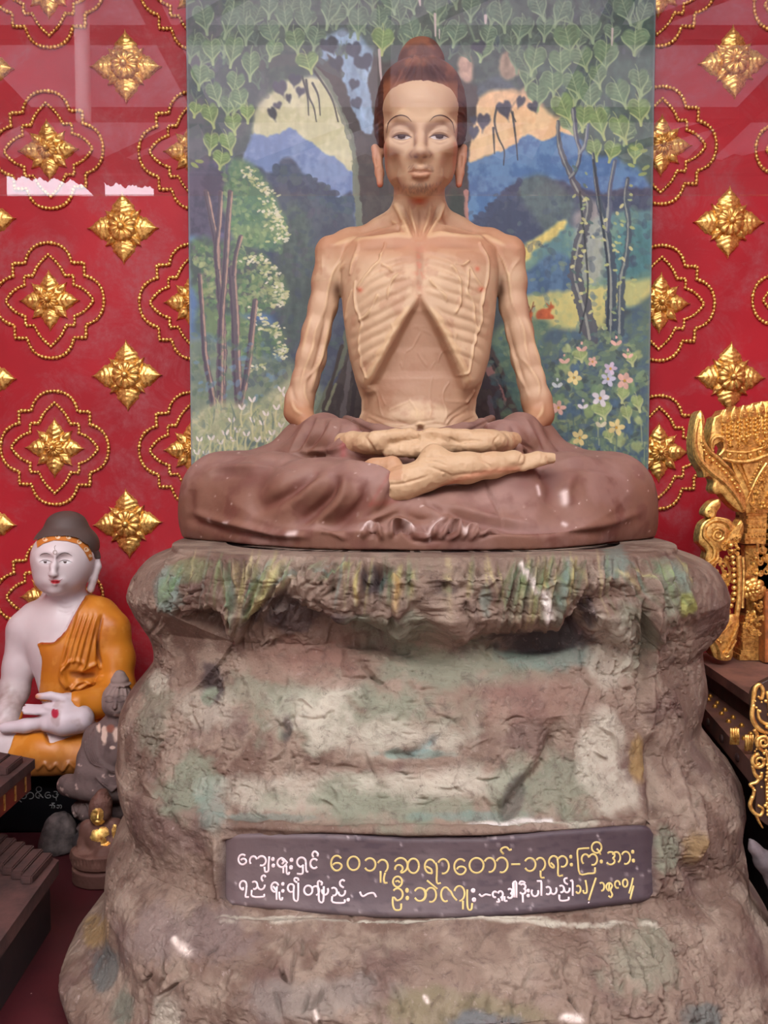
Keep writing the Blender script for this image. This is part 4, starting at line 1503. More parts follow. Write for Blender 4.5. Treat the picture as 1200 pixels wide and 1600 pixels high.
    S([(574, 604), (580, 612), (566, 614)], 4, 0.003)
    S([(562, 452), (563, 453)], 3, 0.003)
    S([(750, 452), (751, 453)], 3, 0.003)
    # face lines
    face = (y < 312) & (y > 120)
    for pts, w, hh in [([(612, 213), (620, 207.5), (628, 206), (636, 208), (643, 213)], 1.6, 0.0022), ([(671, 213), (678, 208), (686, 206), (694, 207.5), (702, 213)], 1.6, 0.0022),
                       ([(613, 217), (622, 222), (630, 223), (640, 218)], 1.6, 0.0014), ([(674, 218), (684, 223), (692, 222), (701, 217)], 1.6, 0.0014), ([(612, 205), (627, 200), (642, 206)], 2, -0.0016), ([(672, 206), (687, 200), (702, 205)], 2, -0.0016),
                       ([(638, 246), (630, 258), (628, 272)], 4, -0.0009), ([(676, 246), (684, 258), (686, 272)], 4, -0.0009), ([(612, 240), (616, 258), (622, 276)], 11, -0.006), ([(702, 240), (698, 258), (692, 276)], 11, -0.006), ([(604, 175), (603, 195)], 8, -0.003), ([(710, 175), (711, 195)], 8, -0.003), ([(657, 250), (657, 259)], 2.4, -0.0015), ([(640, 283), (657, 284), (672, 283)], 4, -0.0025), ([(657, 150), (657, 160)], 14, 0.001)]:
        S(pts, w, hh)
    # hands and foot wrinkles
    R = random.Random(2)
    for pts, w, hh in [([(575, 690), (583, 700), (588, 710)], 1.6, -0.003), ([(570, 682), (578, 692), (584, 704)], 1.6, -0.0025), ([(655, 676), (655, 690)], 1.3, -0.003), ([(640, 676), (640, 684)], 1.2, -0.0015), ([(674, 676), (674, 684)], 1.2, -0.0015),
                       ([(700, 684), (715, 690), (728, 694)], 1.6, -0.002), ([(712, 692), (735, 688), (755, 690)], 1.6, -0.002), ([(780, 680), (772, 690), (776, 702)], 1.6, -0.003), ([(600, 758), (625, 756), (650, 750), (668, 744)], 2, -0.003), ([(632, 742), (633, 751)], 1.4, -0.004),
                       ([(660, 715), (680, 714), (700, 716)], 1.6, -0.002), ([(662, 720), (682, 722), (700, 728)], 1.6, -0.002), ([(672, 730), (690, 736), (704, 742)], 1.6, -0.0025), ([(815, 710), (812, 722)], 1.6, -0.0035), ([(742, 718), (755, 722), (768, 730)], 1.4, -0.002),
                       ([(605, 775), (595, 782)], 1.5, -0.002), ([(610, 765), (602, 778)], 1.5, -0.002), ([(690, 745), (720, 742), (760, 738)], 3, -0.002)]:
        S(pts, w, hh)
    hz = (V[:, 1] < -0.12) & (y > 660)
    d[hz] += 0.0012 * fbm(V[hz], 95, 3, 13, ridged=True)
    d *= fm
    V = V + nrm * d[:, None]
    d2 = np.where(hz | face, 0.0, 0.0010)
    V = V + nrm * (d2 * fbm(V, 45, 4, 3))[:, None]
    # ---- paint of the skin
    n1, n2, n3 = fbm(V, 12, 4, 51), fbm(V, 34, 4, 52), fbm(V, 110, 3, 53)
    K = np.tile(lin((190, 158, 128)), (len(V), 1))
    K = mixc(K, (200, 169, 138), sstep(0, 0.4, n1))
    K = mixc(K, (178, 138, 110), 0.8 * sstep(0.1, 0.45, n2))
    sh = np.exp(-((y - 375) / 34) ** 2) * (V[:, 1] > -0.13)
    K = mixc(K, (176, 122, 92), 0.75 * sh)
    K = mixc(K, (204, 172, 150), 0.55 * tors * sstep(0, 14, inside) * (y > 465) * low)
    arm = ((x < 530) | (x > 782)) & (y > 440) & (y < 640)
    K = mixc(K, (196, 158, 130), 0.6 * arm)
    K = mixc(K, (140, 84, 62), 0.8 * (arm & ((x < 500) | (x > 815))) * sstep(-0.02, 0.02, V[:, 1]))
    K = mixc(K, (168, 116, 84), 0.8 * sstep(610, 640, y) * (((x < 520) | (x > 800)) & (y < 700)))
    # browner colour where the relief is cut in, paler where it is raised
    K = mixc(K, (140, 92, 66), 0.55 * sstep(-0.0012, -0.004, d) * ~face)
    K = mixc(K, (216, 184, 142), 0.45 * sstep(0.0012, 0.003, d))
    # face
    K = mixc(K, (200, 166, 134), 0.7 * face)
    K = mixc(K, (178, 148, 126), 0.55 * face * (np.exp(-((x - 627) / 18) ** 2 - ((y - 200) / 12) ** 2) + np.exp(-((x - 687) / 18) ** 2 - ((y - 200) / 12) ** 2)))
    lips = face * sstep(1.0, 0.7, np.sqrt(((x - 657) / 21) ** 2 + ((y - 270) / 8.5) ** 2))
    K = mixc(K, (190, 140, 112), 0.8 * lips)
    stub = face * np.exp(-((x - 657) / 24) ** 2 - ((y - 296) / 9) ** 2) * sstep(0.1, 0.5, n3 + 0.2)
    K = mixc(K, (150, 128, 112), 0.6 * stub)
    mous = face * np.exp(-((np.abs(x - 657) - 14) / 9) ** 2 - ((y - 258) / 5) ** 2)
    K = mixc(K, (160, 124, 100), 0.55 * mous)
    def wash(col, pts, w, a):
        nonlocal K
        acc_ = np.zeros(len(V))
        stroke(x, y, acc_, pts, w, a, taper=False)
        K = mixc(K, col, np.clip(acc_, 0, 1) * face)
    wash((132, 88, 70), [(638, 268.4), (648, 268), (657, 269.4), (666, 268), (677, 268.4)], 1.1, 0.85)
    wash((160, 116, 92), [(641, 264), (650, 261), (657, 262.5), (664, 261), (675, 264)], 1.2, 0.5)
    wash((160, 116, 92), [(644, 277), (657, 279.5), (671, 277)], 1.6, 0.5)
    for sx in (-1, 1):
        wash((128, 92, 76), [(657 + sx * 5, 246), (657 + sx * 9, 245)], 2.2, 0.8)
        wash((150, 112, 92), [(657 + sx * 13, 236), (657 + sx * 17, 241), (657 + sx * 14, 246)], 1.4, 0.6)
        wash((166, 128, 106), [(657 + sx * 9, 205), (657 + sx * 8, 222), (657 + sx * 10, 234)], 2.5, 0.35)
        wash((150, 120, 104), [(657 + sx * 44, 205), (657 + sx * 30, 203), (657 + sx * 16, 208)], 1.4, 0.5)
        wash((172, 134, 110), [(657 + sx * 42, 222), (657 + sx * 30, 225), (657 + sx * 18, 221)], 1.4, 0.4)
    RS = random.Random(31)
    for k in range(70):
        a_ = RS.gauss(657, 15)
        b_ = RS.uniform(287, 302) - abs(a_ - 657) * 0.12
        wash((140, 120, 106), [(a_, b_), (a_ + RS.uniform(-2, 2), b_ + 3.5)], 0.8, 0.6)
    for k in range(40):
        sx = RS.choice([-1, 1])
        a_ = 657 + sx * RS.uniform(3, 20)
        b_ = 256 + abs(a_ - 657) * 0.35 + RS.uniform(-3, 3)
        wash((140, 110, 92), [(a_, b_), (a_ + sx * 2.5, b_ + 2.2)], 0.8, 0.5)
    ear = face & ((x < 604) | (x > 709)) & (y > 222)
    K = mixc(K, (204, 144, 116), 0.7 * ear)
    K = mixc(K, (200, 112, 88), 0.8 * ear * sstep(278, 294, y))
    K = mixc(K, (196, 96, 64), 0.9 * np.exp(-((x - 655) / 11) ** 2 - ((y - 314) / 6) ** 2))
    # dark brown patches at the armpits, chest specks
    K = mixc(K, (84, 54, 40), 0.9 * np.exp(-((x - 783) / 6) ** 2 - ((y - 452) / 22) ** 2) + 0.7 * np.exp(-((x - 527) / 7) ** 2 - ((y - 452) / 12) ** 2))
    K = mixc(K, (186, 110, 84), 0.7 * np.exp(-((x - 657) / 10) ** 2 - ((y - 420) / 36) ** 2) * sstep(-0.1, 0.4, n3))
    for a, b in ((563, 453), (751, 452), (746, 420)):
        K = mixc(K, (190, 96, 70), 0.9 * np.exp(-((x - a) / 4) ** 2 - ((y - b) / 4) ** 2))
    K = mixc(K, (206, 96, 80), 0.85 * np.exp(-(poly_dist(x, y, np.array([(690, 762), (720, 748), (760, 738), (808, 732)]))[0] / 5) ** 2) * (V[:, 1] < -0.2))
    K = mixc(K, (192, 158, 122), 0.6 * hz)
    K = mixc(K, (176, 128, 96), 0.7 * hz * (y > 710) * (x < 628) * (y < 750))
    m_skin = painted('skin_paint', 0.55, (220, 0.25, 0.0008, 4, 0.6), 0.35)
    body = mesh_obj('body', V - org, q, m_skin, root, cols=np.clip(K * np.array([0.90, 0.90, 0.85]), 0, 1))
    # ---------------------------------------------------------------- eyes, brows
    bvh = BVHTree.FromPolygons([tuple(p) for p in V[(V[:, 2] > 1.2)]], remap(q, V[:, 2] > 1.2))
    m_white = plain('eye_white_paint', (214, 206, 200), 0.4)
    m_iris = plain('eye_dark_paint', (64, 48, 46), 0.35)
    m_brow = plain('brow_paint', (70, 44, 40), 0.6)

    def part(o):
        o.parent = root
        o.location = -org
        return o
    for sx in (-1, 1):
        f = lambda pts: [(657 + (sx * (a - 657)), b) for a, b in pts]
        ew = part(decal('eye', [f([(615, 215), (620, 211.8), (628, 211.2), (636, 212), (642, 214.5), (636, 217.2), (628, 218.4), (620, 217.4)])], bvh, m_white, None, 0.0008, 0.6))
        o = decal('iris', [f([(620.5, 212.0), (634, 212.0), (632.5, 216), (627, 217.4), (622, 216)])], bvh, m_iris, None, 0.0013, 0.6)
        o.parent = ew
        o = decal('eyelid_line', [ribbon_poly(f([(612, 215.5), (620, 211.6), (628, 210.8), (636, 211.6), (644, 214.5)]), [0.4, 0.9, 1.0, 0.9, 0.3])], bvh, m_brow, None, 0.0014, 0.5)
        o.parent = ew
        part(decal('eyebrow', [ribbon_poly(f([(604, 208), (607, 192), (616, 183), (626, 180), (636, 182.5), (643, 190)]), [0.3, 0.7, 0.9, 0.9, 0.7, 0.3])], bvh, m_brow, None, 0.0007, 0.5))
    # ---------------------------------------------------------------- hair
    hh = Sculpt(np.arange(-0.03, 0.19, 0.0024), np.arange(-0.135, 0.12, 0.0026), np.arange(1.40, 1.71, 0.0024))
    hh.pell(657, 172, 0.004, 70, 67, 0.098, 0.01)
    hh.pell(657, 205, 0.012, 70, 52, 0.086, 0.015)
    hh.pell(657, 130, -0.032, 55, 26, 0.080, 0.02)
    hh.pell(658, 98, 0.0, 36, 30, 0.045, 0.012)
    hh.pell(658, 78, 0.0, 20, 12, 0.026, 0.02)
    # the face is left free: everything in front of the hairline
    s, X, Y, Z = hh.window((-0.1, -0.2, 1.3), (0.3, 0.2, 1.75))
    zc = float(W(657, 136, -0.09)[2])
    px_, py_ = PXY(np.stack(np.broadcast_arrays(X, Y, Z), -1))
    hw = np.interp(py_, [138, 142, 147, 158, 175, 200, 225, 300], [0, 26, 44, 52, 54, 56, 59, 60])
    cut = np.maximum(np.abs(px_ - 657) - hw, 0) * mpp(-0.08) - np.minimum(np.maximum(hw - np.abs(px_ - 657), 0), 20) * mpp(-0.08)
    cut = np.where(py_ < 138, 0.02, cut)
    cut = np.maximum(cut, Y + 0.018)
    hh.f[s] = np.maximum(hh.f[s], -cut.astype(np.float32))
    hh.f[s] = np.maximum(hh.f[s], (float(W(657, 228, 0)[2]) - Z).astype(np.float32))
    V3, q3 = hh.mesh()
    V3 = laplacian(V3, q3, 3, 0.5)
    n3_ = vnormals(V3, q3)
    if (n3_ * (V3 - V3.mean(0))).sum() < 0:
        q3 = q3[:, ::-1]
        n3_ = -n3_
    x, y = PXY(V3)
    d = np.zeros(len(V3))
    R = random.Random(4)
    for k in range(70):
        a = R.uniform(-1, 1)
        xa = 657 + a * 34 + R.uniform(-4, 4)
        stroke(x, y, d, [(658 + a * 10, R.uniform(70, 96)), (658 + a * 26, R.uniform(96, 112)), (657 + a * 52, R.uniform(118, 150))], 1.6, R.choice([-1, 1]) * 0.0014)
    for k in range(50):
        sx = R.choice([-1, 1])
        yb = R.uniform(130, 215)
        stroke(x, y, d, [(657 + sx * R.uniform(52, 58), yb), (657 + sx * 64, yb + 2), (657 + sx * 70, yb + 10)], 1.5, R.choice([-1, 1]) * 0.0012)
    V3 = V3 + n3_ * d[:, None]
    Kh = np.tile(lin((92, 58, 46)), (len(V3), 1))
    Kh = mixc(Kh, (132, 84, 60), sstep(-0.05, 0.4, fbm(V3, 40, 4, 61)) * 0.8)
    Kh = mixc(Kh, (60, 36, 32), 0.6 * (np.abs(x - 657) > 58))
    Kh = mixc(Kh, (160, 106, 72), 0.55 * sstep(122, 134, y) * (np.abs(x - 657) < 58))
    part(mesh_obj('hair', V3, q3, painted('hair_paint', 0.7, None, 0.3), None, cols=Kh))
    # ---------------------------------------------------------------- robe
    r = Sculpt(np.arange(-0.39, 0.56, 0.0032), np.arange(-0.385, 0.2, 0.0034), np.arange(0.655, 0.93, 0.0030))
    C = r.chain
    E = r.pell
    # legs
    C([(352, 778, -.08, 64), (430, 778, -.15, 66), (520, 782, -.21, 60), (575, 795, -.25, 46)], 0.03)
    C([(352, 772, -.06, 60), (450, 752, .0, 56), (580, 740, .08, 62)], 0.04)
    C([(952, 779, -.08, 66), (880, 778, -.15, 66), (790, 786, -.21, 58), (700, 806, -.25, 38), (630, 815, -.25, 30)], 0.03)
    C([(952, 774, -.06, 60), (860, 752, .0, 56), (730, 740, .08, 62)], 0.04)
    E(655, 745, 0.05, 150, 66, 0.12, 0.04)
    E(655, 740, -0.10, 110, 38, 0.10, 0.05)
    # skirt of cloth lying on the rock
    s, X, Y, Z = r.window((-0.5, -0.5, 0.6), (0.6, 0.3, 1.0))
    cx_, hw_ = 0.075, 0.30
    dsk = ((np.abs((X - cx_) / hw_) ** 3.2 + np.abs((Y + 0.08) / 0.255) ** 2.6) ** (1 / 2.9) - 1) * 0.25
    dsk = np.maximum(dsk, Z - 0.702)
    r.add(s, dsk.astype(np.float32), 0.085)
    C([(322, 830, -.07, 31), (420, 832, -.19, 30), (560, 834, -.265, 20)], 0.06)
    C([(986, 830, -.07, 31), (880, 832, -.19, 30), (760, 834, -.265, 20)], 0.06)
    C([(470, 722, -.06, 14), (540, 722, -.13, 15)], 0.04)
    C([(560, 815, -.275, 16), (640, 800, -.285, 18), (700, 805, -.285, 16), (780, 825, -.275, 14)], 0.03)
    # cloth pushed up round the waist
    C([(541, 655, .03, 7), (560, 664, -.03, 9), (590, 676, -.085, 11), (625, 686, -.11, 12)], 0.012)
    C([(768, 655, .03, 7), (752, 664, -.03, 9), (725, 674, -.085, 11), (690, 684, -.11, 12)], 0.012)
    E(655, 705, -0.02, 118, 36, 0.115, 0.03)
    # sleeves: draped sheets from elbow to lap
    C([(486, 668, .012, 11), (510, 674, -.05, 16), (532, 677, -.10, 15), (552, 671, -.135, 7)], 0.03)
    C([(480, 664, .03, 13), (468, 690, .005, 20), (455, 714, -.02, 18)], 0.04)
    C([(500, 680, -.04, 22), (495, 700, -.07, 24), (470, 716, -.07, 16)], 0.05)
    C([(525, 688, -.11, 20), (545, 704, -.16, 18), (600, 714, -.20, 12)], 0.04)
    C([(832, 668, .02, 11), (808, 672, -.05, 16), (788, 676, -.10, 14), (764, 668, -.13, 6)], 0.03)
    C([(838, 664, .03, 13), (843, 690, .01, 19), (850, 706, -.01, 14)], 0.04)
    C([(818, 680, -.04, 22), (822, 698, -.08, 20), (842, 712, -.08, 14)], 0.05)
    C([(788, 690, -.12, 18), (802, 704, -.16, 12)], 0.04)
    # openings where the wrists come out
    r.cone(W(545, 690, -0.21), W(566, 690, -0.27), 15 * mpp(-0.2), 17 * mpp(-0.2), 0.008, 's')
    r.cone(W(792, 688, -0.20), W(772, 690, -0.27), 14 * mpp(-0.2), 17 * mpp(-0.2), 0.008, 's')
    C([(470, 775, -.235, 52), (545, 770, -.275, 41), (580, 766, -.288, 34)], 0.03)
    # edge of the left trouser leg: a thick hem at the ankle
    C([(606, 740, -.302, 5), (600, 760, -.318, 6), (588, 783, -.318, 7), (565, 812, -.31, 8)], 0.010)
    C([(552, 742, -.262, 14), (590, 742, -.288, 12)], 0.02)
    r.f[:] = np.maximum(r.f, (0.6765 - r.z)[None, None, :])
    V4, q4 = r.mesh()
    V4 = laplacian(V4, q4, 2, 0.5)
    n4 = vnormals(V4, q4)
    if (n4 * (V4 - V4.mean(0))).sum() < 0:
        q4 = q4[:, ::-1]
        n4 = -n4
    x, y = PXY(V4)
    fm = front(n4, V4)
    d = np.zeros(len(V4))
    S = lambda pts, w, h2, **k: stroke(x, y, d, pts, w, h2, **k)
    for pts, w, h2 in [
        ([(495, 735), (470, 755), (445, 775), (405, 795)], 10, -0.011), ([(505, 745), (482, 768), (455, 790)], 9, 0.006), ([(525, 740), (515, 770), (495, 795), (470, 815)], 10, -0.013), ([(540, 745), (535, 775), (515, 800), (490, 822)], 9, 0.008), ([(575, 750), (565, 785), (540, 812), (510, 828)], 9, -0.008),
        ([(300, 800), (350, 815), (420, 832), (480, 838)], 6, 0.007), ([(295, 812), (350, 828), (420, 842)], 7, -0.006), ([(320, 742), (345, 732), (380, 728), (430, 728)], 4, 0.005), ([(330, 738), (360, 740), (400, 744)], 8, -0.004), ([(340, 720), (380, 716), (430, 722)], 4, -0.004), ([(400, 720), (430, 724), (460, 730)], 4, -0.005),
        ([(300, 765), (297, 790), (302, 815)], 8, -0.005),
        ([(755, 742), (762, 765), (778, 795), (785, 820)], 2.2, -0.004), ([(700, 800), (740, 815), (800, 826), (860, 830), (940, 832)], 7, -0.007), ([(705, 790), (760, 806), (830, 820)], 6, 0.004), ([(850, 735), (862, 760), (858, 790)], 12, -0.006), ([(838, 720), (850, 745)], 6, -0.005), ([(900, 735), (885, 765), (890, 790)], 10, 0.005),
        ([(870, 722), (910, 716), (960, 720)], 4, 0.004), ([(880, 730), (920, 730), (960, 740)], 5, -0.004), ([(1000, 800), (940, 820), (860, 835)], 7, 0.005),
        # sleeves
        ([(490, 652), (478, 680), (462, 705)], 4, -0.006), ([(500, 652), (490, 675), (470, 708)], 3.5, 0.005), ([(508, 655), (500, 678), (480, 706)], 3.5, -0.006), ([(520, 655), (512, 676), (492, 704)], 3.5, 0.005), ([(480, 655), (465, 685), (452, 708)], 3, 0.004), ([(530, 660), (524, 680), (505, 702)], 4, -0.004),
        ([(440, 716), (480, 706), (520, 704), (545, 692)], 4, 0.006), ([(440, 722), (490, 714), (530, 712)], 4, -0.008), ([(430, 722), (470, 716), (520, 716)], 3, 0.004), ([(545, 705), (570, 716), (610, 724)], 4, -0.006), ([(520, 716), (550, 722), (590, 724)], 4, 0.004),
        ([(832, 655), (845, 680), (852, 702)], 4, -0.005), ([(820, 655), (832, 680), (846, 704)], 3.5, 0.005), ([(800, 668), (815, 690), (838, 708)], 3, -0.006), ([(790, 672), (805, 692), (822, 704)], 4, 0.005), ([(780, 682), (795, 698), (812, 706)], 5, -0.005), ([(545, 655), (575, 672), (610, 682)], 2.5, -0.004), ([(765, 656), (735, 672), (705, 682)], 2.5, -0.004),
        # curls in the middle
        ([(568, 838), (572, 824), (582, 820), (592, 828), (596, 842)], 3.5, 0.010), ([(578, 840), (583, 830), (590, 842)], 3, -0.008),
        ([(612, 836), (612, 820), (622, 812), (638, 818), (648, 834)], 3.5, 0.011), ([(618, 838), (621, 825), (630, 824), (640, 838)], 4, -0.010),
        ([(690, 840), (700, 826), (710, 814), (718, 818), (716, 832), (704, 842)], 3.5, 0.011), ([(698, 838), (706, 826), (712, 824)], 3, -0.010), ([(660, 842), (676, 834), (692, 815), (700, 806)], 4, 0.008), ([(722, 842), (732, 826), (742, 822), (746, 830), (736, 842)], 3, 0.009), ([(752, 836), (768, 828), (780, 826)], 3, 0.006), ([(750, 842), (766, 834), (782, 832)], 2.5, -0.005),
        ([(660, 822), (672, 834), (672, 842)], 3, -0.006), ([(640, 805), (655, 812), (672, 810)], 5, -0.004), ([(560, 820), (590, 808), (620, 795)], 5, 0.005), ([(565, 828), (600, 814)], 4, -0.005), ([(690, 800), (680, 792), (665, 785)], 4, -0.005), ([(540, 842), (520, 832), (500, 830)], 4, 0.004), ([(640, 842), (655, 846), (690, 845)], 3, -0.004)]:
        S(pts, w, h2)
    d *= fm * np.where(y > 730, 1.35, 1.15)
    V4 = V4 + n4 * d[:, None]
    V4 = V4 + n4 * (0.0016 * fbm(V4, 22, 4, 6))[:, None]
    V4[:, 2] = np.maximum(V4[:, 2], 0.6765)
    n1, n2, n3 = fbm(V4, 10, 4, 81), fbm(V4, 30, 4, 82), fbm(V4, 90, 4, 83)
    Kr = np.tile(lin((124, 86, 69)), (len(V4), 1))
    Kr = mixc(Kr, (138, 102, 90), sstep(0.0, 0.45, n1))
    Kr = mixc(Kr, (112, 70, 58), 0.8 * sstep(0.05, 0.45, n2))
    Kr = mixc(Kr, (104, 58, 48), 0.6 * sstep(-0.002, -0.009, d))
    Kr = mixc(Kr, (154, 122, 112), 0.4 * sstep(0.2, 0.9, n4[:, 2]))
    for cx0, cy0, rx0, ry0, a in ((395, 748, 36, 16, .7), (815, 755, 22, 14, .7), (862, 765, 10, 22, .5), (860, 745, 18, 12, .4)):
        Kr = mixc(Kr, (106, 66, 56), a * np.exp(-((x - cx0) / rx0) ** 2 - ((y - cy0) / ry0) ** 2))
    Kr = mixc(Kr, (150, 50, 52), 0.45 * np.exp(-(poly_dist(x, y, np.array([(536, 712), (538, 694), (552, 678), (566, 676)]))[0] / 5) ** 2) * (V4[:, 1] < -0.08))
    Kr = mixc(Kr, (140, 62, 54), 0.35 * np.exp(-(poly_dist(x, y, np.array([(580, 788), (610, 784), (660, 770), (690, 768)]))[0] / 4) ** 2) * (V4[:, 1] < -0.2))
    Kr = mixc(Kr, (140, 62, 54), 0.35 * np.exp(-(poly_dist(x, y, np.array([(608, 742), (590, 770), (578, 790)]))[0] / 3) ** 2) * (V4[:, 1] < -0.2))
    RR = random.Random(8)
    for k in range(80):
        a, b = RR.uniform(290, 1020), RR.uniform(660, 845)
        w = RR.uniform(0.7, 1.2)
        Kr = mixc(Kr, (206, 180, 168), np.exp(-((x - a) / w) ** 2 - ((y - b) / w) ** 2))
    for pts, w in [([(454, 834), (462, 833)], 4), ([(330, 812), (326, 815)], 2.5), ([(356, 817), (360, 817)], 2.2), ([(566, 828), (574, 821), (580, 822)], 2), ([(632, 816), (640, 822), (646, 828)], 3), ([(724, 826), (727, 832)], 3), ([(880, 772), (882, 786)], 5), ([(840, 760), (843, 772)], 2.5), ([(558, 678), (564, 676)], 2), ([(880, 818), (884, 820)], 3), ([(670, 836), (672, 846)], 1.2), ([(668, 832), (690, 812)], 3)]:
        a = np.zeros(len(V4))
        stroke(x, y, a, pts, w, 0.9, taper=False)
        Kr = mixc(Kr, (210, 186, 176), np.clip(a, 0, 1))
    Kr = np.clip(Kr * 0.92 * (1 + 0.07 * n3)[:, None], 0, 1)
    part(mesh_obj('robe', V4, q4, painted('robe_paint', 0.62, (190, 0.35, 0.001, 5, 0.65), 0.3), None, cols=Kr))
    return root


def remap(q, keep):
    idx = np.full(len(keep), -1)
    idx[keep] = np.arange(keep.sum())
    f = idx[q]
    return [tuple(int(i) for i in a) for a in f[(f >= 0).all(1)]]


build_statue()

# ================================================================== the painted forest panel
def build_mural():
    yp = 0.412
    x0, x1, z0, z1 = -0.4843, 0.664, 0.60, 2.06
    st = 0.0018
    nx, nz = int((x1 - x0) / st) + 1, int((z1 - z0) / st) + 1
    img = np.zeros((nz, nx, 3))
    gx, gz = np.meshgrid(np.linspace(x0, x1, nx), np.linspace(z1, z0, nz))
    P = np.stack([gx, np.zeros_like(gx), gz], -1).reshape(-1, 3)
    nA = fbm(P, 9, 5, 101).reshape(nz, nx)
    nB = fbm(P, 28, 5, 102).reshape(nz, nx)
    nC = fbm(P, 80, 4, 103).reshape(nz, nx)
    nS = fbm(P * np.array([1, 1, 0.25]), 90, 4, 104).reshape(nz, nx)
    S = 0.001642 / st
    R = random.Random(21)

    def T(pts):
        p = np.asarray(pts, float).reshape(-1, 2)
        w = W(p[:, 0], p[:, 1], yp)
        return np.stack([(w[:, 0] - x0) / st, (z1 - w[:, 2]) / st], 1)

    def win(q, m):
        a, b = int(max(0, q[:, 0].min() - m)), int(min(nx, q[:, 0].max() + m + 2))
        c, d = int(max(0, q[:, 1].min() - m)), int(min(nz, q[:, 1].max() + m + 2))
        if a >= b or c >= d:
            return None
        Y, X = np.mgrid[c:d, a:b].astype(float)
        return slice(c, d), slice(a, b), X, Y

    def put(sl, mask, col):
        m = np.clip(mask, 0, 1)[..., None]
        img[sl] = img[sl] * (1 - m) + np.asarray(col, float) * m

    def fill(pts, col, soft=3.0, a=1.0, warp=6.0, fine=3.0, smooth=5, col2=None):
        q = T(smooth_poly(pts, smooth, True)) if smooth else T(pts)
        w = win(q, 12 + warp)
        if w is None:
            return
        sy, sx, X, Y = w
        X2 = X + warp * nB[sy, sx] + fine * nC[sy, sx]
        Y2 = Y + warp * nA[sy, sx] * 1.5 + fine * nS[sy, sx]
        ins = in_poly(X2, Y2, q).astype(float)
        k = int(max(1, soft * S))
        for ax in (0, 1):
            c = np.cumsum(np.pad(ins, [(k + 1, k) if b == ax else (0, 0) for b in (0, 1)], mode='edge'), ax)
            n = ins.shape[ax]
            ins = (np.take(c, range(2 * k + 1, 2 * k + 1 + n), ax) - np.take(c, range(0, n), ax)) / (2 * k + 1)
        c = np.asarray(col, float)
        if col2 is not None:
            t = sstep(-0.25, 0.35, nB[sy, sx] + 0.5 * nC[sy, sx])[..., None]
            c = c * (1 - t) + np.asarray(col2, float) * t
        else:
            c = c * (1 + 0.10 * nC[sy, sx] + 0.08 * nS[sy, sx])[..., None]
        put((sy, sx), ins * a, c)

    def dab(px, py, rx, ry, rot, col, a=0.9):
        q = T([(px, py)])
        m = max(rx, ry) * S + 2
        w = win(q, m)
        if w is None:
            return
        sy, sx, X, Y = w
        dx, dy = X - q[0, 0], Y - q[0, 1]
        c, s = math.cos(rot), math.sin(rot)
        u, v = (dx * c + dy * s) / (rx * S), (-dx * s + dy * c) / (ry * S)
        r = np.sqrt(u * u + v * v) + 0.25 * nC[sy, sx]
        put((sy, sx), a * sstep(1.05, 0.8, r), np.asarray(col, float) * (1 + 0.06 * R.uniform(-1, 1)))

    def line(pts, w0, w1, col, a=0.95, smooth=5, rough=0.0):
        q = T(smooth_poly(pts, smooth))
        w_ = max(w0, w1) * S + 3
        w = win(q, w_)
        if w is None:
            return
        sy, sx, X, Y = w
        d, al = poly_dist(X, Y, q)
        wd = (w0 + (w1 - w0) * al) * S * (1 + rough * nC[sy, sx])
        put((sy, sx), a * np.clip(wd - d + 0.6, 0, 1), col)

    def dabs(n, region, size, cols, a=0.8, rot=None, asp=1.8):
        """brush dabs strewn over a polygon"""
        reg = np.asarray(region, float)
        lo, hi = reg.min(0), reg.max(0)
        k = 0
        while k < n:
            p = (R.uniform(lo[0], hi[0]), R.uniform(lo[1], hi[1]))
            if not in_poly(np.array([p[0]]), np.array([p[1]]), reg)[0]:
                k += 0.2
                continue
            s_ = size * R.uniform(0.5, 1.3)
            dab(p[0], p[1], s_, s_ / asp, (R.uniform(0, math.pi) if rot is None else rot + R.gauss(0, 0.3)), R.choice(cols), a * R.uniform(0.6, 1))
            k += 1

    def leaf(px, py, w=13, h=19, ang=0.0, body=(96, 116, 92), rim=(150, 168, 130), vein=(160, 176, 140), a=0.95, flip=1, style=0):
        """heart-shaped leaf with a long drip tip"""
        t = [(0, -0.62), (0.35, -0.86), (0.75, -0.74), (0.98, -0.28), (0.82, 0.12), (0.45, 0.48), (0.2, 0.75), (0.14, 1.15), (0.02, 0.8), (-0.3, 0.5), (-0.75, 0.2), (-0.98, -0.25), (-0.78, -0.72), (-0.36, -0.86)]
        c, s = math.cos(ang), math.sin(ang)
        f = lambda u, v: (px + (u * w * c - v * h * s) * flip, py + u * w * s + v * h * c)
        fill([f(u, v) for u, v in t], body, 0.6, a, 1.0, 0.8, 4)
        if style == 0:
            line([f(-0.75, 0.2), f(-0.3, 0.5), f(0.02, 0.8), f(0.14, 1.2)], 0.8, 1.7, rim, 0.9, 4)
            line([f(0.14, 1.2), f(0.25, 0.75), f(0.5, 0.46), f(0.84, 0.1), f(0.98, -0.28)], 1.8, 0.6, rim, 0.8, 4)
            line([f(-0.98, -0.25), f(-0.78, -0.72), f(-0.36, -0.86), f(0, -0.62)], 0.6, 0.8, rim, 0.5, 4)
            line([f(0, -0.6), f(0.03, 0), f(0.1, 0.9)], 0.7, 0.5, vein, 0.8, 3)
            for v0 in (-0.35, -0.05, 0.22):
                for sd in (-1, 1):
                    line([f(0.02, v0), f(sd * 0.35, v0 - 0.22), f(sd * 0.62, v0 - 0.28)], 0.5, 0.3, vein, 0.55, 3)
            line([f(0, -0.6), f(-0.05, -0.95), f(-0.2, -1.25)], 0.6, 0.5, rim, 0.7, 3)

    # ---------------- ground colours
    img[:] = (70, 82, 84)
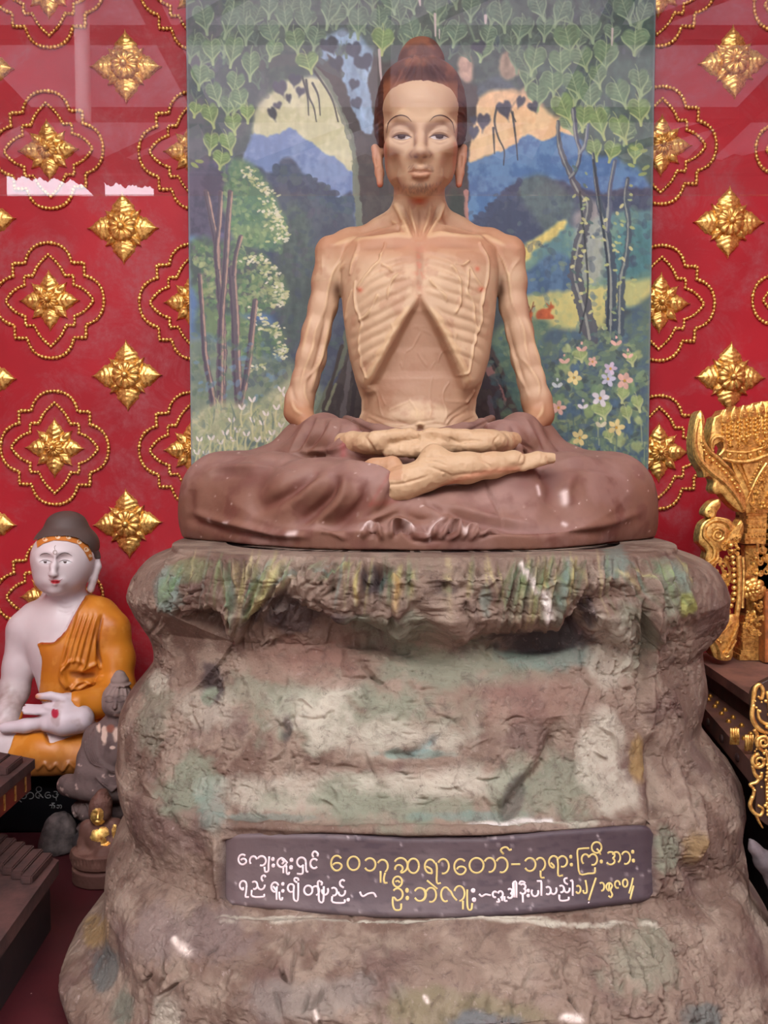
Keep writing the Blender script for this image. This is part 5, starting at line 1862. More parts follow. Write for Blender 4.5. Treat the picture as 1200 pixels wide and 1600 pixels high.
    fill([(280, -60), (1040, -60), (1040, 300), (280, 300)], (64, 78, 80), 4, 1, 8, col2=(84, 96, 104))
    # sky on both sides of the trunk
    fill([(395, 170), (415, 135), (470, 115), (520, 130), (556, 200), (556, 300), (500, 270), (455, 215), (400, 230)], (196, 196, 152), 4, 1, 5, col2=(206, 204, 166))
    fill([(505, 60), (560, 50), (600, 90), (595, 230), (560, 190), (525, 120)], (150, 176, 196), 4, 1, 6)
    fill([(722, 180), (745, 150), (790, 140), (850, 165), (895, 185), (900, 215), (840, 225), (760, 250), (722, 275)], (228, 190, 140), 4, 1, 5, col2=(232, 202, 152))
    # mountains
    fill([(385, 225), (420, 212), (440, 205), (455, 199), (466, 208), (478, 216), (505, 240), (524, 248), (540, 262), (558, 292), (560, 400), (385, 400)], (110, 134, 176), 2, 1, 3, col2=(128, 150, 186))
    fill([(720, 268), (745, 255), (770, 243), (800, 226), (822, 210), (850, 220), (880, 206), (930, 226), (1030, 240), (1030, 400), (720, 400)], (74, 112, 156), 2, 1, 3, col2=(96, 136, 174))
    # left valley
    fill([(385, 300), (420, 275), (445, 246), (462, 252), (480, 276), (505, 290), (530, 312), (556, 330), (560, 680), (385, 680)], (62, 76, 98), 3, 1, 7, col2=(76, 88, 108))
    fill([(420, 320), (455, 300), (520, 330), (556, 345), (556, 560), (470, 600), (430, 480)], (70, 74, 88), 8, .8, 10, col2=(80, 88, 96))
    fill([(450, 330), (480, 340), (500, 420), (480, 520), (440, 560), (430, 420)], (84, 102, 86), 8, .6, 10)
    fill([(286, 250), (330, 240), (380, 270), (400, 330), (380, 640), (286, 640)], (84, 88, 116), 8, 1, 8, col2=(104, 100, 128))
    fill([(286, 380), (330, 390), (390, 470), (420, 500), (430, 620), (286, 620)], (104, 142, 178), 8, .8, 10, col2=(84, 120, 160))
    fill([(286, 540), (420, 560), (500, 600), (520, 720), (286, 720)], (112, 128, 108), 8, .9, 10, col2=(132, 144, 116))
    # right valley: dark wood, meadow, bushes
    fill([(724, 370), (750, 345), (775, 315), (800, 292), (830, 275), (880, 285), (930, 300), (1030, 300), (1030, 420), (724, 440)], (62, 72, 94), 3, 1, 7, col2=(76, 84, 102))
    fill([(800, 290), (830, 272), (860, 280), (900, 320), (880, 370), (840, 350)], (92, 112, 106), 6, .7, 8)
    fill([(800, 400), (830, 372), (862, 352), (885, 346), (900, 356), (940, 340), (1030, 330), (1030, 470), (880, 470), (800, 480)], (112, 146, 130), 4, 1, 8, col2=(92, 130, 132))
    fill([(796, 408), (822, 380), (850, 360), (878, 345), (888, 350), (870, 368), (840, 384), (815, 410)], (208, 192, 112), 3, 1, 5)
    fill([(815, 430), (850, 400), (880, 395), (905, 430), (900, 470), (815, 475)], (70, 98, 128), 4, .95, 8, col2=(86, 118, 146))
    fill([(815, 478), (850, 455), (900, 450), (960, 440), (1030, 425), (1030, 470), (960, 480), (930, 520), (870, 535), (815, 530)], (198, 192, 122), 4, 1, 6, col2=(176, 180, 120))
    fill([(780, 520), (850, 500), (870, 560), (860, 720), (760, 720), (760, 560)], (78, 108, 98), 6, 1, 9, col2=(102, 128, 104))
    fill([(850, 540), (900, 520), (960, 510), (1030, 470), (1030, 760), (840, 760)], (96, 118, 104), 5, 1, 9, col2=(78, 100, 112))
    fill([(960, 370), (1000, 350), (1030, 350), (1030, 430), (975, 430)], (72, 120, 122), 5, .8, 8)
    fill([(905, 330), (940, 320), (940, 420), (915, 440), (900, 400)], (184, 176, 160), 6, .6, 8)
    dabs(160, [(724, 300), (1020, 300), (1020, 430), (724, 430)], 7, [(58, 70, 92), (78, 92, 108), (94, 116, 110), (70, 84, 96)], .5)
    dabs(200, [(780, 430), (900, 400), (1020, 500), (1020, 540), (860, 560), (780, 560)], 6, [(90, 124, 126), (150, 164, 118), (110, 140, 110), (76, 104, 132)], .5)
    dabs(260, [(386, 300), (556, 330), (556, 620), (386, 620)], 8, [(64, 76, 96), (80, 90, 108), (78, 98, 90), (88, 84, 100)], .45)
    # tree line texture on the ridges
    for k in range(60):
        a = R.uniform(0, 1)
        dab(430 + a * 126, 262 + a * 60 + R.uniform(-10, 20), 7, 5, R.uniform(0, 3), R.choice([(58, 72, 94), (66, 82, 100), (72, 88, 96)]), .8)
        dab(724 + a * 90, 360 - a * 78 + R.uniform(-4, 16), 6, 4, R.uniform(0, 3), R.choice([(60, 72, 96), (68, 80, 104)]), .8)
    # ---------------- left tree with a lit edge
    fill([(286, 270), (320, 262), (360, 280), (372, 340), (340, 372), (300, 372), (286, 360)], (74, 72, 90), 5, 1, 9, col2=(88, 84, 104))
    fill([(355, 262), (380, 255), (410, 285), (436, 320), (450, 350), (440, 385), (400, 395), (365, 380), (350, 320)], (88, 122, 96), 5, 1, 9, col2=(118, 144, 104))
    fill([(300, 380), (370, 385), (420, 410), (446, 440), (440, 470), (400, 490), (330, 480), (300, 450)], (96, 124, 92), 5, 1, 10, col2=(78, 92, 88))
    fill([(320, 470), (390, 500), (440, 520), (448, 545), (420, 560), (360, 540), (310, 520)], (112, 134, 92), 5, .9, 10, col2=(84, 104, 96))
    greens = [(84, 118, 84), (104, 140, 96), (128, 156, 108), (148, 166, 116), (78, 104, 96)]
    dabs(260, [(345, 260), (400, 262), (452, 350), (440, 392), (360, 392)], 5, greens, .7)
    dabs(300, [(300, 385), (400, 395), (450, 450), (430, 490), (320, 480)], 5, greens + [(92, 86, 96)], .7)
    dabs(140, [(330, 490), (440, 515), (448, 550), (380, 560)], 5, greens, .7)
    cream = [(208, 206, 172), (196, 196, 150), (214, 212, 186), (180, 186, 132)]
    for pts, n in [([(392, 262), (410, 285), (430, 305), (434, 330), (442, 345), (450, 370)], 130), ([(385, 400), (415, 405), (432, 422), (440, 445), (448, 460), (444, 475)], 130), ([(395, 480), (420, 500), (440, 515), (447, 540), (445, 555)], 90), ([(395, 575), (412, 570)], 16)]:
        q = smooth_poly(pts, 8)
        for k in range(n):
            p = q[R.randrange(len(q))]
            off = abs(R.gauss(0, 10))
            dab(p[0] - off + R.uniform(-3, 4), p[1] + off * 0.35 + R.uniform(-6, 6), R.uniform(2, 4.4), R.uniform(1.2, 2.4), R.uniform(-0.9, 0.5), R.choice(cream), .9)
    dabs(120, [(300, 400), (440, 420), (450, 470), (320, 480)], 6, [(150, 162, 112), (170, 178, 128), (128, 150, 106)], .6)
    # trunks of the left wood
    for pts, w0, w1 in [([(322, 300), (330, 340), (338, 380), (340, 420), (348, 520), (346, 640)], 4, 6), ([(345, 300), (342, 350), (338, 390), (340, 420)], 3, 4), ([(360, 300), (356, 350), (352, 420), (346, 500), (344, 640)], 3.5, 6), ([(312, 430), (318, 520), (321, 560), (332, 620), (334, 640)], 3, 6), ([(362, 420), (367, 500), (369, 560), (374, 640)], 6, 7), ([(398, 470), (391, 540), (386, 580), (376, 632)], 4, 5), ([(376, 370), (368, 400), (365, 430)], 3, 3)]:
        line(pts, w0, w1, (98, 88, 96), .95, 5, .4)
        line([(a + w0 * 0.8, b) for a, b in pts], 1, 1.2, (198, 164, 140), .75, 5, .8)
        line([(a - w0 * 0.7, b) for a, b in pts], 1, 1.2, (66, 60, 76), .6, 5, .8)
    dabs(160, [(290, 520), (440, 540), (440, 630), (290, 630)], 6, [(92, 116, 92), (120, 140, 104), (76, 98, 98), (112, 146, 172)], .5)
    # pale flower bank lower left
    fill([(292, 668), (315, 640), (350, 628), (390, 636), (430, 618), (478, 600), (478, 690), (400, 700), (300, 715)], (170, 172, 132), 6, .8, 9, col2=(190, 188, 148))
    dabs(420, [(295, 650), (330, 632), (370, 640), (430, 620), (470, 610), (470, 720), (295, 740)], 7, [(182, 182, 142), (198, 196, 158), (156, 164, 126), (140, 154, 122), (124, 140, 124)], .6)
    dabs(140, [(300, 690), (470, 680), (470, 745), (300, 760)], 7, [(104, 126, 118), (96, 114, 110), (124, 140, 120)], .7)
    for px_, py_ in [(312, 690), (330, 688), (345, 694), (362, 660), (378, 640), (394, 628), (402, 690), (410, 664), (416, 650), (432, 640), (440, 668), (385, 682), (365, 690), (322, 712), (308, 710), (418, 690), (446, 620), (352, 680), (440, 612), (425, 680), (396, 660), (372, 676), (455, 640)]:
        line([(px_, py_ + 26), (px_ - 2, py_ + 12), (px_, py_)], 1.4, 1.1, (200, 196, 148), .9, 4)
        line([(px_ + 1, py_ + 22), (px_ + 8, py_ + 8), (px_ + 14, py_ + 6)], 1.2, 0.8, (176, 178, 126), .8, 4)
        for a_ in (-0.5, 0.45):
            dab(px_ + 4 * a_ * 1.6, py_ - 4, 1.9, 5, a_, (222, 214, 204), .95)
    for k in range(60):
        px_, py_ = R.uniform(300, 470), R.uniform(640, 730)
        line([(px_, py_), (px_ + R.uniform(-4, 4), py_ - 12), (px_ + R.uniform(-8, 8), py_ - 24)], 1.1, .6, R.choice([(150, 162, 116), (96, 116, 108), (180, 182, 136)]), .7, 3)
    # ---------------- the great tree
    bark = (72, 64, 60)
    fill([(553, 292), (556, 250), (542, 205), (520, 150), (495, 110), (468, 85), (500, 78), (540, 108), (560, 150), (575, 120), (585, 60), (585, -40), (720, -40), (735, 60), (745, 160), (732, 250), (735, 370), (760, 520), (790, 600), (800, 720), (490, 720), (505, 640), (530, 580), (556, 480), (560, 380)], bark, 2, 1, 4, 2, 5, col2=(58, 50, 48))
    dabs(200, [(556, 200), (730, 200), (735, 370), (556, 400)], 7, [(62, 54, 52), (84, 76, 70), (70, 66, 66)], .5, 1.5, 3)
    line([(478, 92), (510, 128), (536, 185), (552, 235), (557, 300), (562, 365)], 3, 5, (112, 122, 104), .9, 6, .7)
    line([(500, 120), (526, 165), (546, 215)], 1.5, 2, (146, 150, 132), .7, 5, .9)
    line([(478, 92), (516, 150), (528, 190)], 1.6, 1, (48, 48, 50), .8)
    line([(728, 300), (728, 330), (734, 365)], 3, 2, (190, 138, 124), .85, 5, .8)
    fill([(702, 300), (722, 312), (726, 360), (704, 362)], (52, 62, 54), 4, .9, 5)
    for pts, w0, w1, c in [([(545, 500), (535, 560), (515, 600), (496, 645)], 4, 3, (98, 104, 84)), ([(553, 520), (545, 580), (535, 650)], 3, 4, (98, 92, 90)), ([(558, 560), (552, 620), (548, 660)], 3, 3, (54, 46, 46)), ([(534, 540), (520, 590), (505, 640)], 2.5, 3, (60, 50, 44)),
                           ([(762, 575), (776, 602), (787, 622), (780, 650)], 5, 3, (150, 112, 104)), ([(756, 600), (770, 600), (784, 650)], 6, 8, (62, 54, 58)), ([(764, 620), (768, 650)], 3, 4, (98, 90, 96)), ([(524, 600), (510, 640)], 2, 2, (130, 134, 104)), ([(768, 560), (782, 590), (790, 620)], 1.5, 1.5, (34, 40, 44))]:
        line(pts, w0, w1, c, .9, 5, .7)
    # patches of light between the boughs
    fill([(515, 45), (535, 40), (548, 75), (560, 110), (575, 150), (585, 205), (572, 210), (556, 178), (540, 140), (528, 95)], (142, 170, 196), 2, .95, 4)
    fill([(560, 70), (575, 60), (580, 95), (566, 105)], (136, 166, 192), 2, .9, 4)
    fill([(560, 165), (572, 130), (580, 200)], (150, 176, 200), 2, .9, 4)
    fill([(500, 75), (512, 85), (505, 100), (496, 92)], (140, 168, 196), 2, .9, 4)
    # hanging aerial roots
    for pts in [[(478, 125), (482, 150), (490, 168), (494, 190)], [(488, 130), (497, 150), (500, 180)], [(472, 120), (480, 150), (482, 180)], [(776, 165), (772, 190), (778, 215), (787, 235), (786, 258)], [(800, 175), (803, 200), (806, 225), (808, 250)], [(812, 150), (798, 170), (805, 190)], [(770, 200), (772, 240)]]:
        line(pts, 1.7, .7, (54, 56, 58), .9)
    # canopy
    fill([(280, -60), (1040, -60), (1040, 300), (1000, 262), (960, 240), (920, 235), (900, 200), (870, 185), (850, 165), (810, 140), (780, 120), (740, 130), (700, 110), (640, 90), (600, 100), (560, 60), (520, 55), (490, 105), (450, 120), (420, 145), (395, 175), (390, 220), (360, 245), (320, 255), (286, 250)], (60, 76, 70), 4, .88, 9, col2=(76, 92, 82))
    fill([(280, -60), (330, -60), (360, 60), (420, 120), (395, 180), (360, 240), (286, 250)], (74, 84, 88), 8, .6, 9, col2=(92, 88, 100))
    fill([(840, 110), (900, 90), (1040, 100), (1040, 270), (960, 240), (900, 200)], (84, 110, 96), 8, .55, 9)
    fill([(940, -60), (1040, -60), (1040, 60), (990, 70)], (36, 72, 58), 8, .7, 9)
    fill([(790, 80), (830, 95), (800, 125), (780, 110)], (196, 160, 132), 3, .7, 5)
    fill([(715, 92), (735, 85), (735, 122), (722, 125)], (206, 168, 146), 3, .85, 5)
    fill([(760, 150), (815, 140), (850, 165), (800, 172)], (222, 184, 140), 3, .7, 5)
    dabs(260, [(285, -40), (1030, -40), (1020, 240), (900, 190), (780, 110), (600, 90), (480, 100), (380, 200), (290, 240)], 8, [(54, 70, 62), (78, 98, 84), (66, 82, 92), (90, 96, 104)], .45)
    line([(400, 100), (480, 92), (530, 115)], 9, 6, (74, 80, 78), .8, 5, .6)
    line([(660, 70), (640, 95), (628, 120)], 2.5, 1.5, (104, 128, 104), .8)
    line([(725, 20), (740, 60), (748, 90)], 1.6, 1.2, (110, 132, 104), .8)
    # small background leaves
    for k in range(120):
        px_, py_ = R.uniform(290, 1018), R.uniform(-20, 200)
        lim = np.interp(px_, [290, 390, 480, 600, 700, 780, 860, 1018], [230, 180, 95, 70, 80, 95, 150, 220])
        if py_ > lim:
            continue
        leaf(px_, py_, R.uniform(7, 11), R.uniform(10, 15), R.uniform(-0.6, 0.6), R.choice([(66, 84, 78), (74, 92, 80), (60, 76, 84)]), (96, 116, 100), (90, 110, 96), .75, R.choice([-1, 1]))
    L1, L2, L3 = ((88, 112, 92), (140, 164, 128), (136, 158, 126)), ((98, 126, 92), (156, 178, 128), (150, 172, 128)), ((112, 140, 84), (176, 190, 122), (160, 182, 118))
    left = [(318, 28, 15, 20), (358, 32, 12, 22), (385, 45, 12, 19), (332, 78, 13, 17), (365, 78, 13, 21), (392, 100, 13, 20), (313, 118, 13, 17), (367, 128, 13, 16), (335, 145, 11, 16), (375, 152, 12, 15), (328, 178, 12, 17), (386, 175, 10, 13), (305, 170, 9, 10), (365, 192, 12, 14), (330, 222, 11, 15), (356, 222, 12, 15), (345, 248, 13, 12)]
    mid = [(446, 27, 12, 20), (475, 30, 12, 20), (515, 12, 14, 26), (560, 32, 14, 22), (592, 30, 11, 16), (423, 50, 14, 17), (462, 63, 14, 18), (493, 58, 14, 16), (428, 78, 12, 14), (480, 96, 16, 15), (597, 62, 16, 18), (642, 46, 14, 20), (680, 12, 16, 20), (712, 50, 15, 18), (752, 78, 14, 14), (782, 22, 16, 22), (420, 8, 12, 16), (545, 2, 12, 16), (610, 2, 13, 16), (640, 4, 12, 14), (735, 10, 13, 18), (762, 55, 12, 14)]
    right = [(812, 45, 14, 17), (850, 42, 12, 17), (876, 18, 12, 20), (887, 60, 19, 22), (923, 42, 14, 19), (955, 50, 12, 12), (975, 14, 15, 20), (835, 92, 16, 20), (876, 96, 17, 19), (908, 90, 16, 17), (945, 85, 18, 22), (992, 62, 20, 18), (862, 128, 16, 17), (896, 130, 16, 18), (838, 148, 16, 19), (922, 150, 16, 20), (934, 117, 13, 16), (966, 145, 17, 20), (997, 125, 14, 18), (880, 168, 16, 22), (912, 182, 14, 18), (936, 190, 13, 22), (968, 200, 14, 20), (997, 172, 16, 18), (927, 232, 11, 15), (955, 235, 12, 14), (992, 237, 11, 13), (840, 10, 13, 18), (1005, 20, 12, 18)]
    for k in range(110):
        px_, py_ = R.uniform(292, 1014), R.uniform(-20, 240)
        lim = np.interp(px_, [290, 390, 430, 520, 600, 720, 780, 830, 900, 1018], [250, 190, 70, 40, 60, 70, 60, 130, 210, 250])
        if py_ < lim:
            leaf(px_, py_, R.uniform(11, 16), R.uniform(14, 20), R.uniform(-0.5, 0.5), *(((84, 106, 88), (128, 150, 118), (122, 144, 114)) if py_ < 110 else L2), .85, R.choice([-1, 1]))
    for k, (a, b, w, h) in enumerate(left + mid + right):
        w, h = w * 1.14, h * 1.12
        pal = L1 if b < 60 else (L2 if b < 160 else L3)
        if (a, b) in ((597, 62), (480, 96)):
            pal = L3
        leaf(a, b, w, h, R.uniform(-0.35, 0.35), *pal, .96, R.choice([-1, 1]))
    for a, b, w, h in [(515, 72, 15, 16), (552, 80, 13, 16), (526, 100, 12, 14), (568, 98, 16, 16), (553, 132, 9, 11), (557, 162, 9, 12), (460, 125, 11, 12), (438, 138, 12, 15), (426, 178, 7, 13), (451, 154, 5, 9), (469, 143, 8, 9), (434, 165, 7, 7), (740, 208, 8, 13), (755, 190, 11, 16), (788, 172, 12, 17), (812, 160, 7, 12), (833, 168, 9, 11), (740, 188, 6, 9), (748, 75, 12, 12)]:
        leaf(a, b, w, h, R.uniform(-0.4, 0.4), R.choice([(58, 62, 78), (70, 70, 86), (50, 54, 66)]), (84, 86, 100), (80, 82, 96), .95, R.choice([-1, 1]), 1)
    for a, b in [(990, 232), (1005, 236), (1008, 262), (985, 258), (1003, 272), (312, 252), (304, 258)]:
        dab(a, b, 7, 3, R.uniform(-0.6, 0.6), (156, 172, 100), .9)
    # paint runs and chips
    for pts, w in [([(592, 78), (594, 110), (596, 128)], 2), ([(679, 22), (680, 56)], 1.8), ([(655, 0), (656, 8)], 2), ([(686, 46), (686, 60)], .8), ([(956, 45), (955, 70)], 1.6), ([(758, 25), (758, 36)], 2.5)]:
        line(pts, w, w * .6, (206, 190, 184), .9)
    # ---------------- slim trees on the right
    for pts, w0, w1, c in [([(871, 190), (873, 225), (886, 262), (903, 298), (918, 318), (914, 350), (904, 385), (898, 430), (912, 480), (922, 530)], 2.5, 12, (84, 88, 94)), ([(895, 170), (900, 215), (906, 240), (898, 268), (890, 278)], 3, 3, (70, 76, 92)), ([(918, 195), (914, 225), (906, 240)], 2, 2.5, (84, 96, 116)),
                           ([(926, 240), (930, 280), (936, 320), (945, 350), (952, 400), (955, 460), (954, 530)], 2, 9, (66, 80, 92)), ([(960, 252), (953, 290), (950, 330), (948, 360)], 3, 4, (86, 96, 112)), ([(980, 280), (976, 310), (982, 350), (978, 400), (970, 440), (968, 520)], 3, 6, (70, 84, 94))]:
        line(pts, w0, w1, c, .95, 6, .5)
        line([(a - 1.5, b) for a, b in pts], .8, 1.6, (170, 176, 158), .7, 6, .9)
    line([(905, 300), (915, 400), (917, 460), (905, 520)], 1.6, 1.2, (52, 58, 62), .85)
    line([(926, 250), (940, 350), (950, 430), (948, 520)], 1.6, 1.4, (46, 56, 64), .85)
    for k in range(90):
        tx = R.choice([(915, 318, 530), (952, 330, 520), (978, 275, 500), (905, 255, 470)])
        py_ = R.uniform(tx[1], tx[2])
        px_ = tx[0] + R.choice([-1, 1]) * R.uniform(5, 12)
        dab(px_, py_, R.uniform(3, 5), R.uniform(1.8, 2.6), R.uniform(-1, 1), R.choice([(176, 184, 120), (150, 170, 120), (82, 108, 104), (196, 196, 140)]), .9)
    # deer
    d1 = (176, 92, 54)
    fill([(838, 498), (838, 488), (846, 482), (854, 482), (858, 476), (862, 476), (865, 480), (861, 484), (860, 490), (864, 494), (862, 498), (850, 499)], d1, .8, 1, .6, .5, 4)
    line([(856, 478), (853, 474)], .9, .5, d1)
    line([(860, 476), (860, 472)], .9, .5, d1)
    line([(845, 497), (864, 497)], .9, .7, d1)
    fill([(825, 488), (829, 486), (832, 490), (830, 500), (833, 520), (828, 520), (824, 500)], d1, .8, 1, .6, .5, 4)
    for pts in [[(828, 487), (826, 480), (823, 473)], [(828, 487), (831, 480), (833, 472)], [(826, 480), (822, 479)], [(831, 480), (835, 478)]]:
        line(pts, .9, .6, (120, 66, 46), .9)
    # ---------------- flowering bushes lower right
    gr = [(110, 134, 108), (128, 152, 112), (92, 116, 112), (78, 98, 116), (146, 162, 112), (70, 84, 84)]
    dabs(620, [(860, 560), (900, 530), (960, 515), (1015, 560), (1012, 760), (860, 730)], 8, gr, .75, None, 2.2)
    dabs(150, [(760, 560), (860, 560), (860, 700), (780, 700)], 8, [(82, 112, 100), (66, 92, 96), (104, 128, 100)], .6)
    for k in range(40):
        a, b = R.uniform(862, 1008), R.uniform(540, 730)
        leaf(a, b, R.uniform(6, 9), R.uniform(8, 13), R.uniform(-1.2, 1.2), R.choice([(136, 158, 108), (112, 140, 106), (78, 104, 122), (152, 166, 116)]), (170, 180, 130), (160, 172, 124), .9, 1, 1)
    for a, b, w, h in [(940, 640, 16, 14), (972, 615, 10, 12), (995, 628, 9, 13), (978, 645, 9, 13), (985, 560, 9, 10), (905, 555, 12, 9), (950, 680, 9, 9)]:
        leaf(a, b, w, h, R.uniform(-0.3, 0.3), (148, 168, 108), (184, 192, 136), (170, 182, 126), .95)
    for k in range(26):
        a, b = R.uniform(870, 1010), R.uniform(650, 740)
        line([(a, b), (a + R.uniform(-2, 2), b + 30)], 1, .8, R.choice([(160, 172, 128), (84, 108, 108)]), .7, 3)

    def flower(a, b, r, col, cen=(196, 150, 60)):
        for k in range(5):
            t = k * 2 * math.pi / 5 + R.uniform(-0.2, 0.2)
            dab(a + r * 0.62 * math.cos(t), b + r * 0.62 * math.sin(t), r * 0.52, r * 0.36, t, col, .95)
        dab(a, b, r * .22, r * .22, 0, cen, .9)
    W_, Pk, Ye = (216, 210, 212), (222, 178, 160), (222, 204, 140)
    for a, b, r, c in [(896, 590, 11, Ye), (949, 592, 11, (200, 200, 216)), (975, 595, 12, Pk), (937, 622, 13, W_), (872, 637, 11, Pk), (905, 684, 12, Ye), (962, 668, 12, Ye), (953, 576, 10, (206, 190, 206)), (925, 565, 7, Pk)]:
        flower(a, b, r, c)
    for a, b, c in [(910, 635, W_), (938, 663, (216, 208, 176)), (980, 556, Pk), (881, 564, Pk), (870, 602, (196, 206, 204)), (962, 536, Pk), (908, 545, Pk)]:
        dab(a - 4, b, 5.5, 3, .7, c, .95)
        dab(a + 4, b, 5.5, 3, -.7, c, .95)
        dab(a, b - 9, 2, 2.6, 0, c, .9)
    # brush grain, worn edge
    img[:] *= (1 + 0.05 * nS + 0.04 * nC)[..., None]
    edge = np.minimum(np.arange(nx), nx - 1 - np.arange(nx))[None, :] * st
    e = sstep(0.006, 0.002, edge + 0.002 * nC)[..., None]
    img[:] = img * (1 - 0.6 * e) + np.array((128, 128, 132)) * 0.6 * e
    cols = lin(np.clip(img, 0, 255)).reshape(-1, 3)
    # ---------------- one solid board; the front is a fine grid
    Vf = np.stack([gx, np.full_like(gx, yp), gz], -1).reshape(-1, 3)
    i = np.arange(nz - 1)[:, None] * nx
    j = np.arange(nx - 1)[None, :]
    q = np.stack([i + j, i + nx + j, i + nx + j + 1, i + j + 1], -1).reshape(-1, 4)
    rim = np.concatenate([np.arange(nx), np.arange(1, nz) * nx + nx - 1, (nz - 1) * nx + np.arange(nx - 2, -1, -1), np.arange(nz - 2, 0, -1) * nx])
    Vb = Vf[rim].copy()
    Vb[:, 1] = yp + 0.006
    ids = len(Vf) + np.arange(len(rim))
    side = np.stack([rim, np.roll(rim, -1), np.roll(ids, -1), ids], 1)
    V = np.concatenate([Vf, Vb])
    C = np.concatenate([cols, np.tile(lin((120, 120, 124)), (len(rim), 1))])
    faces = np.concatenate([q, side, np.array([[len(Vf) + 0, len(Vf) + nx - 1, len(Vf) + nx + nz - 2, len(Vf) + 2 * nx + nz - 3]])])
    org = np.array([(x0 + x1) / 2, yp, z0])
    o = mesh_obj('forest_mural', V, faces, painted('mural_paint', 0.45, (240, 0.25, 0.0008, 3, 0.6), 0.35), None, cols=C, origin=org)
    tag(o, 'tall forest painting with heart-shaped leaves and deer on a board behind the statue', 'painting')
    mw_ = plain('batten_wood', (110, 84, 64), 0.8)
    for z in (0.75, 1.9):
        b = MB().box((-0.25, yp + 0.006, z), (0.42, WALL_Y - 0.0005, z + 0.05)).build('batten', mw_, None, smooth=False)
        b.parent = o
        b.location = -org
    return o


build_mural()

# ================================================================== gilded ornaments on the red wall
m_gold, N, K, B = new_mat('gold_leaf')
tc = N.new('ShaderNodeTexCoord')
gn = tex_noise(120, 5, 0.65)
K.new(mix(ramp(gn.outputs['Fac'], 0.3, 0.62).outputs['Color'], L(168, 100, 34), L(255, 212, 122)), B.inputs['Base Color'])
B.inputs['Metallic'].default_value = 0.72
B.inputs['Roughness'].default_value = 0.33
b_ = N.new('ShaderNodeBump')
b_.inputs['Strength'].default_value = 0.45
b_.inputs['Distance'].default_value = 0.0015
K.new(gn.outputs['Fac'], b_.inputs['Height'])
K.new(b_.outputs['Normal'], B.inputs['Normal'])
MW = 0.00164           # metres per photo pixel on the wall


def leaf_mesh(name, length, width, height, lobes=4, r0=0.0, n=18, m=11):
    """carved leaf along +z from r0, rising out of the wall towards -y"""
    V, Fc = [], []
    for i in range(n + 1):
        t = i / n
        prof = (math.sin(math.pi * min(1, (t * 0.85 + 0.15))) ** 0.8) * (1 - t ** 3)
        lob = 1 + 0.34 * abs(math.sin(t * lobes * math.pi)) * (1 - t)
        w = width * prof * lob
        for j in range(m + 1):
            s = -1 + 2 * j / m
            h = height * (1 - abs(s) ** 2.2) ** 0.6 * (0.55 + 0.45 * math.sin(math.pi * min(1, t + 0.12)))
            h += height * 0.36 * math.cos(2 * math.pi * (lobes * t * 1.1 - 0.9 * abs(s))) * (1 - abs(s)) * (1 - t)
            h += height * 0.35 * math.exp(-(s / 0.16) ** 2) * (1 - t)
            V.append((w * s, -h, r0 + length * t))
    for i in range(n):
        for j in range(m):
            p = i * (m + 1) + j
            Fc.append((p, p + 1, p + m + 2, p + m + 1))
    me = fast_mesh(name, V, np.array(Fc))
    me.materials.append(m_gold)
    return me


def rosette_mesh(name, R_, height, petals, base):
    V, Fc = [(0, -base - height * 0.5, 0)], []
    na, nr = petals * 8, 8
    for k in range(1, nr + 1):
        for a in range(na):
            th = 2 * math.pi * a / na
            pet = abs(math.cos(th * petals / 2))
            r = R_ * k / nr * (0.86 + 0.14 * pet ** 0.5 if k > nr * 0.5 else 1)
            u = k / nr
            h = base + height * (math.sin(math.pi * min(1.0, u * 0.9 + 0.08)) * (0.45 + 0.55 * pet ** 0.6))
            if k == nr:
                h = 0
            V.append((r * math.sin(th), -h, r * math.cos(th)))
    for a in range(na):
        Fc.append((0, 1 + a, 1 + (a + 1) % na))
    for k in range(nr - 1):
        for a in range(na):
            p, q = 1 + k * na, 1 + (k + 1) * na
            Fc.append((p + a, q + a, q + (a + 1) % na, p + (a + 1) % na))
    me = fast_mesh(name, V, Fc)
    me.materials.append(m_gold)
    return me


def bead_mesh(name, r, y):
    mb = MB().ball((0, -y, 0), r, 14, 8)
    me = fast_mesh(name, np.concatenate(mb.v), mb.f)
    me.materials.append(m_gold)
    return me


def beaded_border(name, pts, r, gap):
    """string of beads along a closed outline of wall pixels"""
    p = np.array(pts, float) * MW
    loop = np.concatenate([p, p[:1]])
    seg = np.hypot(*np.diff(loop, axis=0).T)
    cum = np.concatenate([[0], np.cumsum(seg)])
    nb = int(cum[-1] / gap)
    mb = MB()
    rr = random.Random(len(pts))
    for k in range(nb):
        s = cum[-1] * k / nb
        x, z = np.interp(s, cum, loop[:, 0]), np.interp(s, cum, loop[:, 1])
        f = rr.uniform(0.85, 1.15)
        mb.ball((x, -r * 0.6, z), (r * f, r * 0.9, r * f), 7, 5)
    c = np.stack([loop[:, 0], np.full(len(loop), -r * 0.15), loop[:, 1]], 1)
    mb.tube(c[:-1], r * 0.55, 6, True)
    me = fast_mesh(name, np.concatenate(mb.v), mb.f)
    me.materials.append(m_gold)
    return me


def four(quarter):
    """outline from a quarter path (x, z), first quadrant, from the top tip to the right tip"""
    q = [tuple(p) for p in quarter]
    r = [(a, -b) for a, b in q[::-1]][1:]
    l = [(-a, -b) for a, b in q][1:]
    t = [(-a, b) for a, b in q[::-1]][1:-1]
    return q + r + l + t


def arc(p0, pm, p1, n=8):
    t = np.linspace(0, 1, n)[:, None]
    p0, pm, p1 = map(np.array, (p0, pm, p1))
    c = 2 * pm - 0.5 * (p0 + p1)
    return [tuple(v) for v in (1 - t) ** 2 * p0 + 2 * t * (1 - t) * c + t * t * p1]


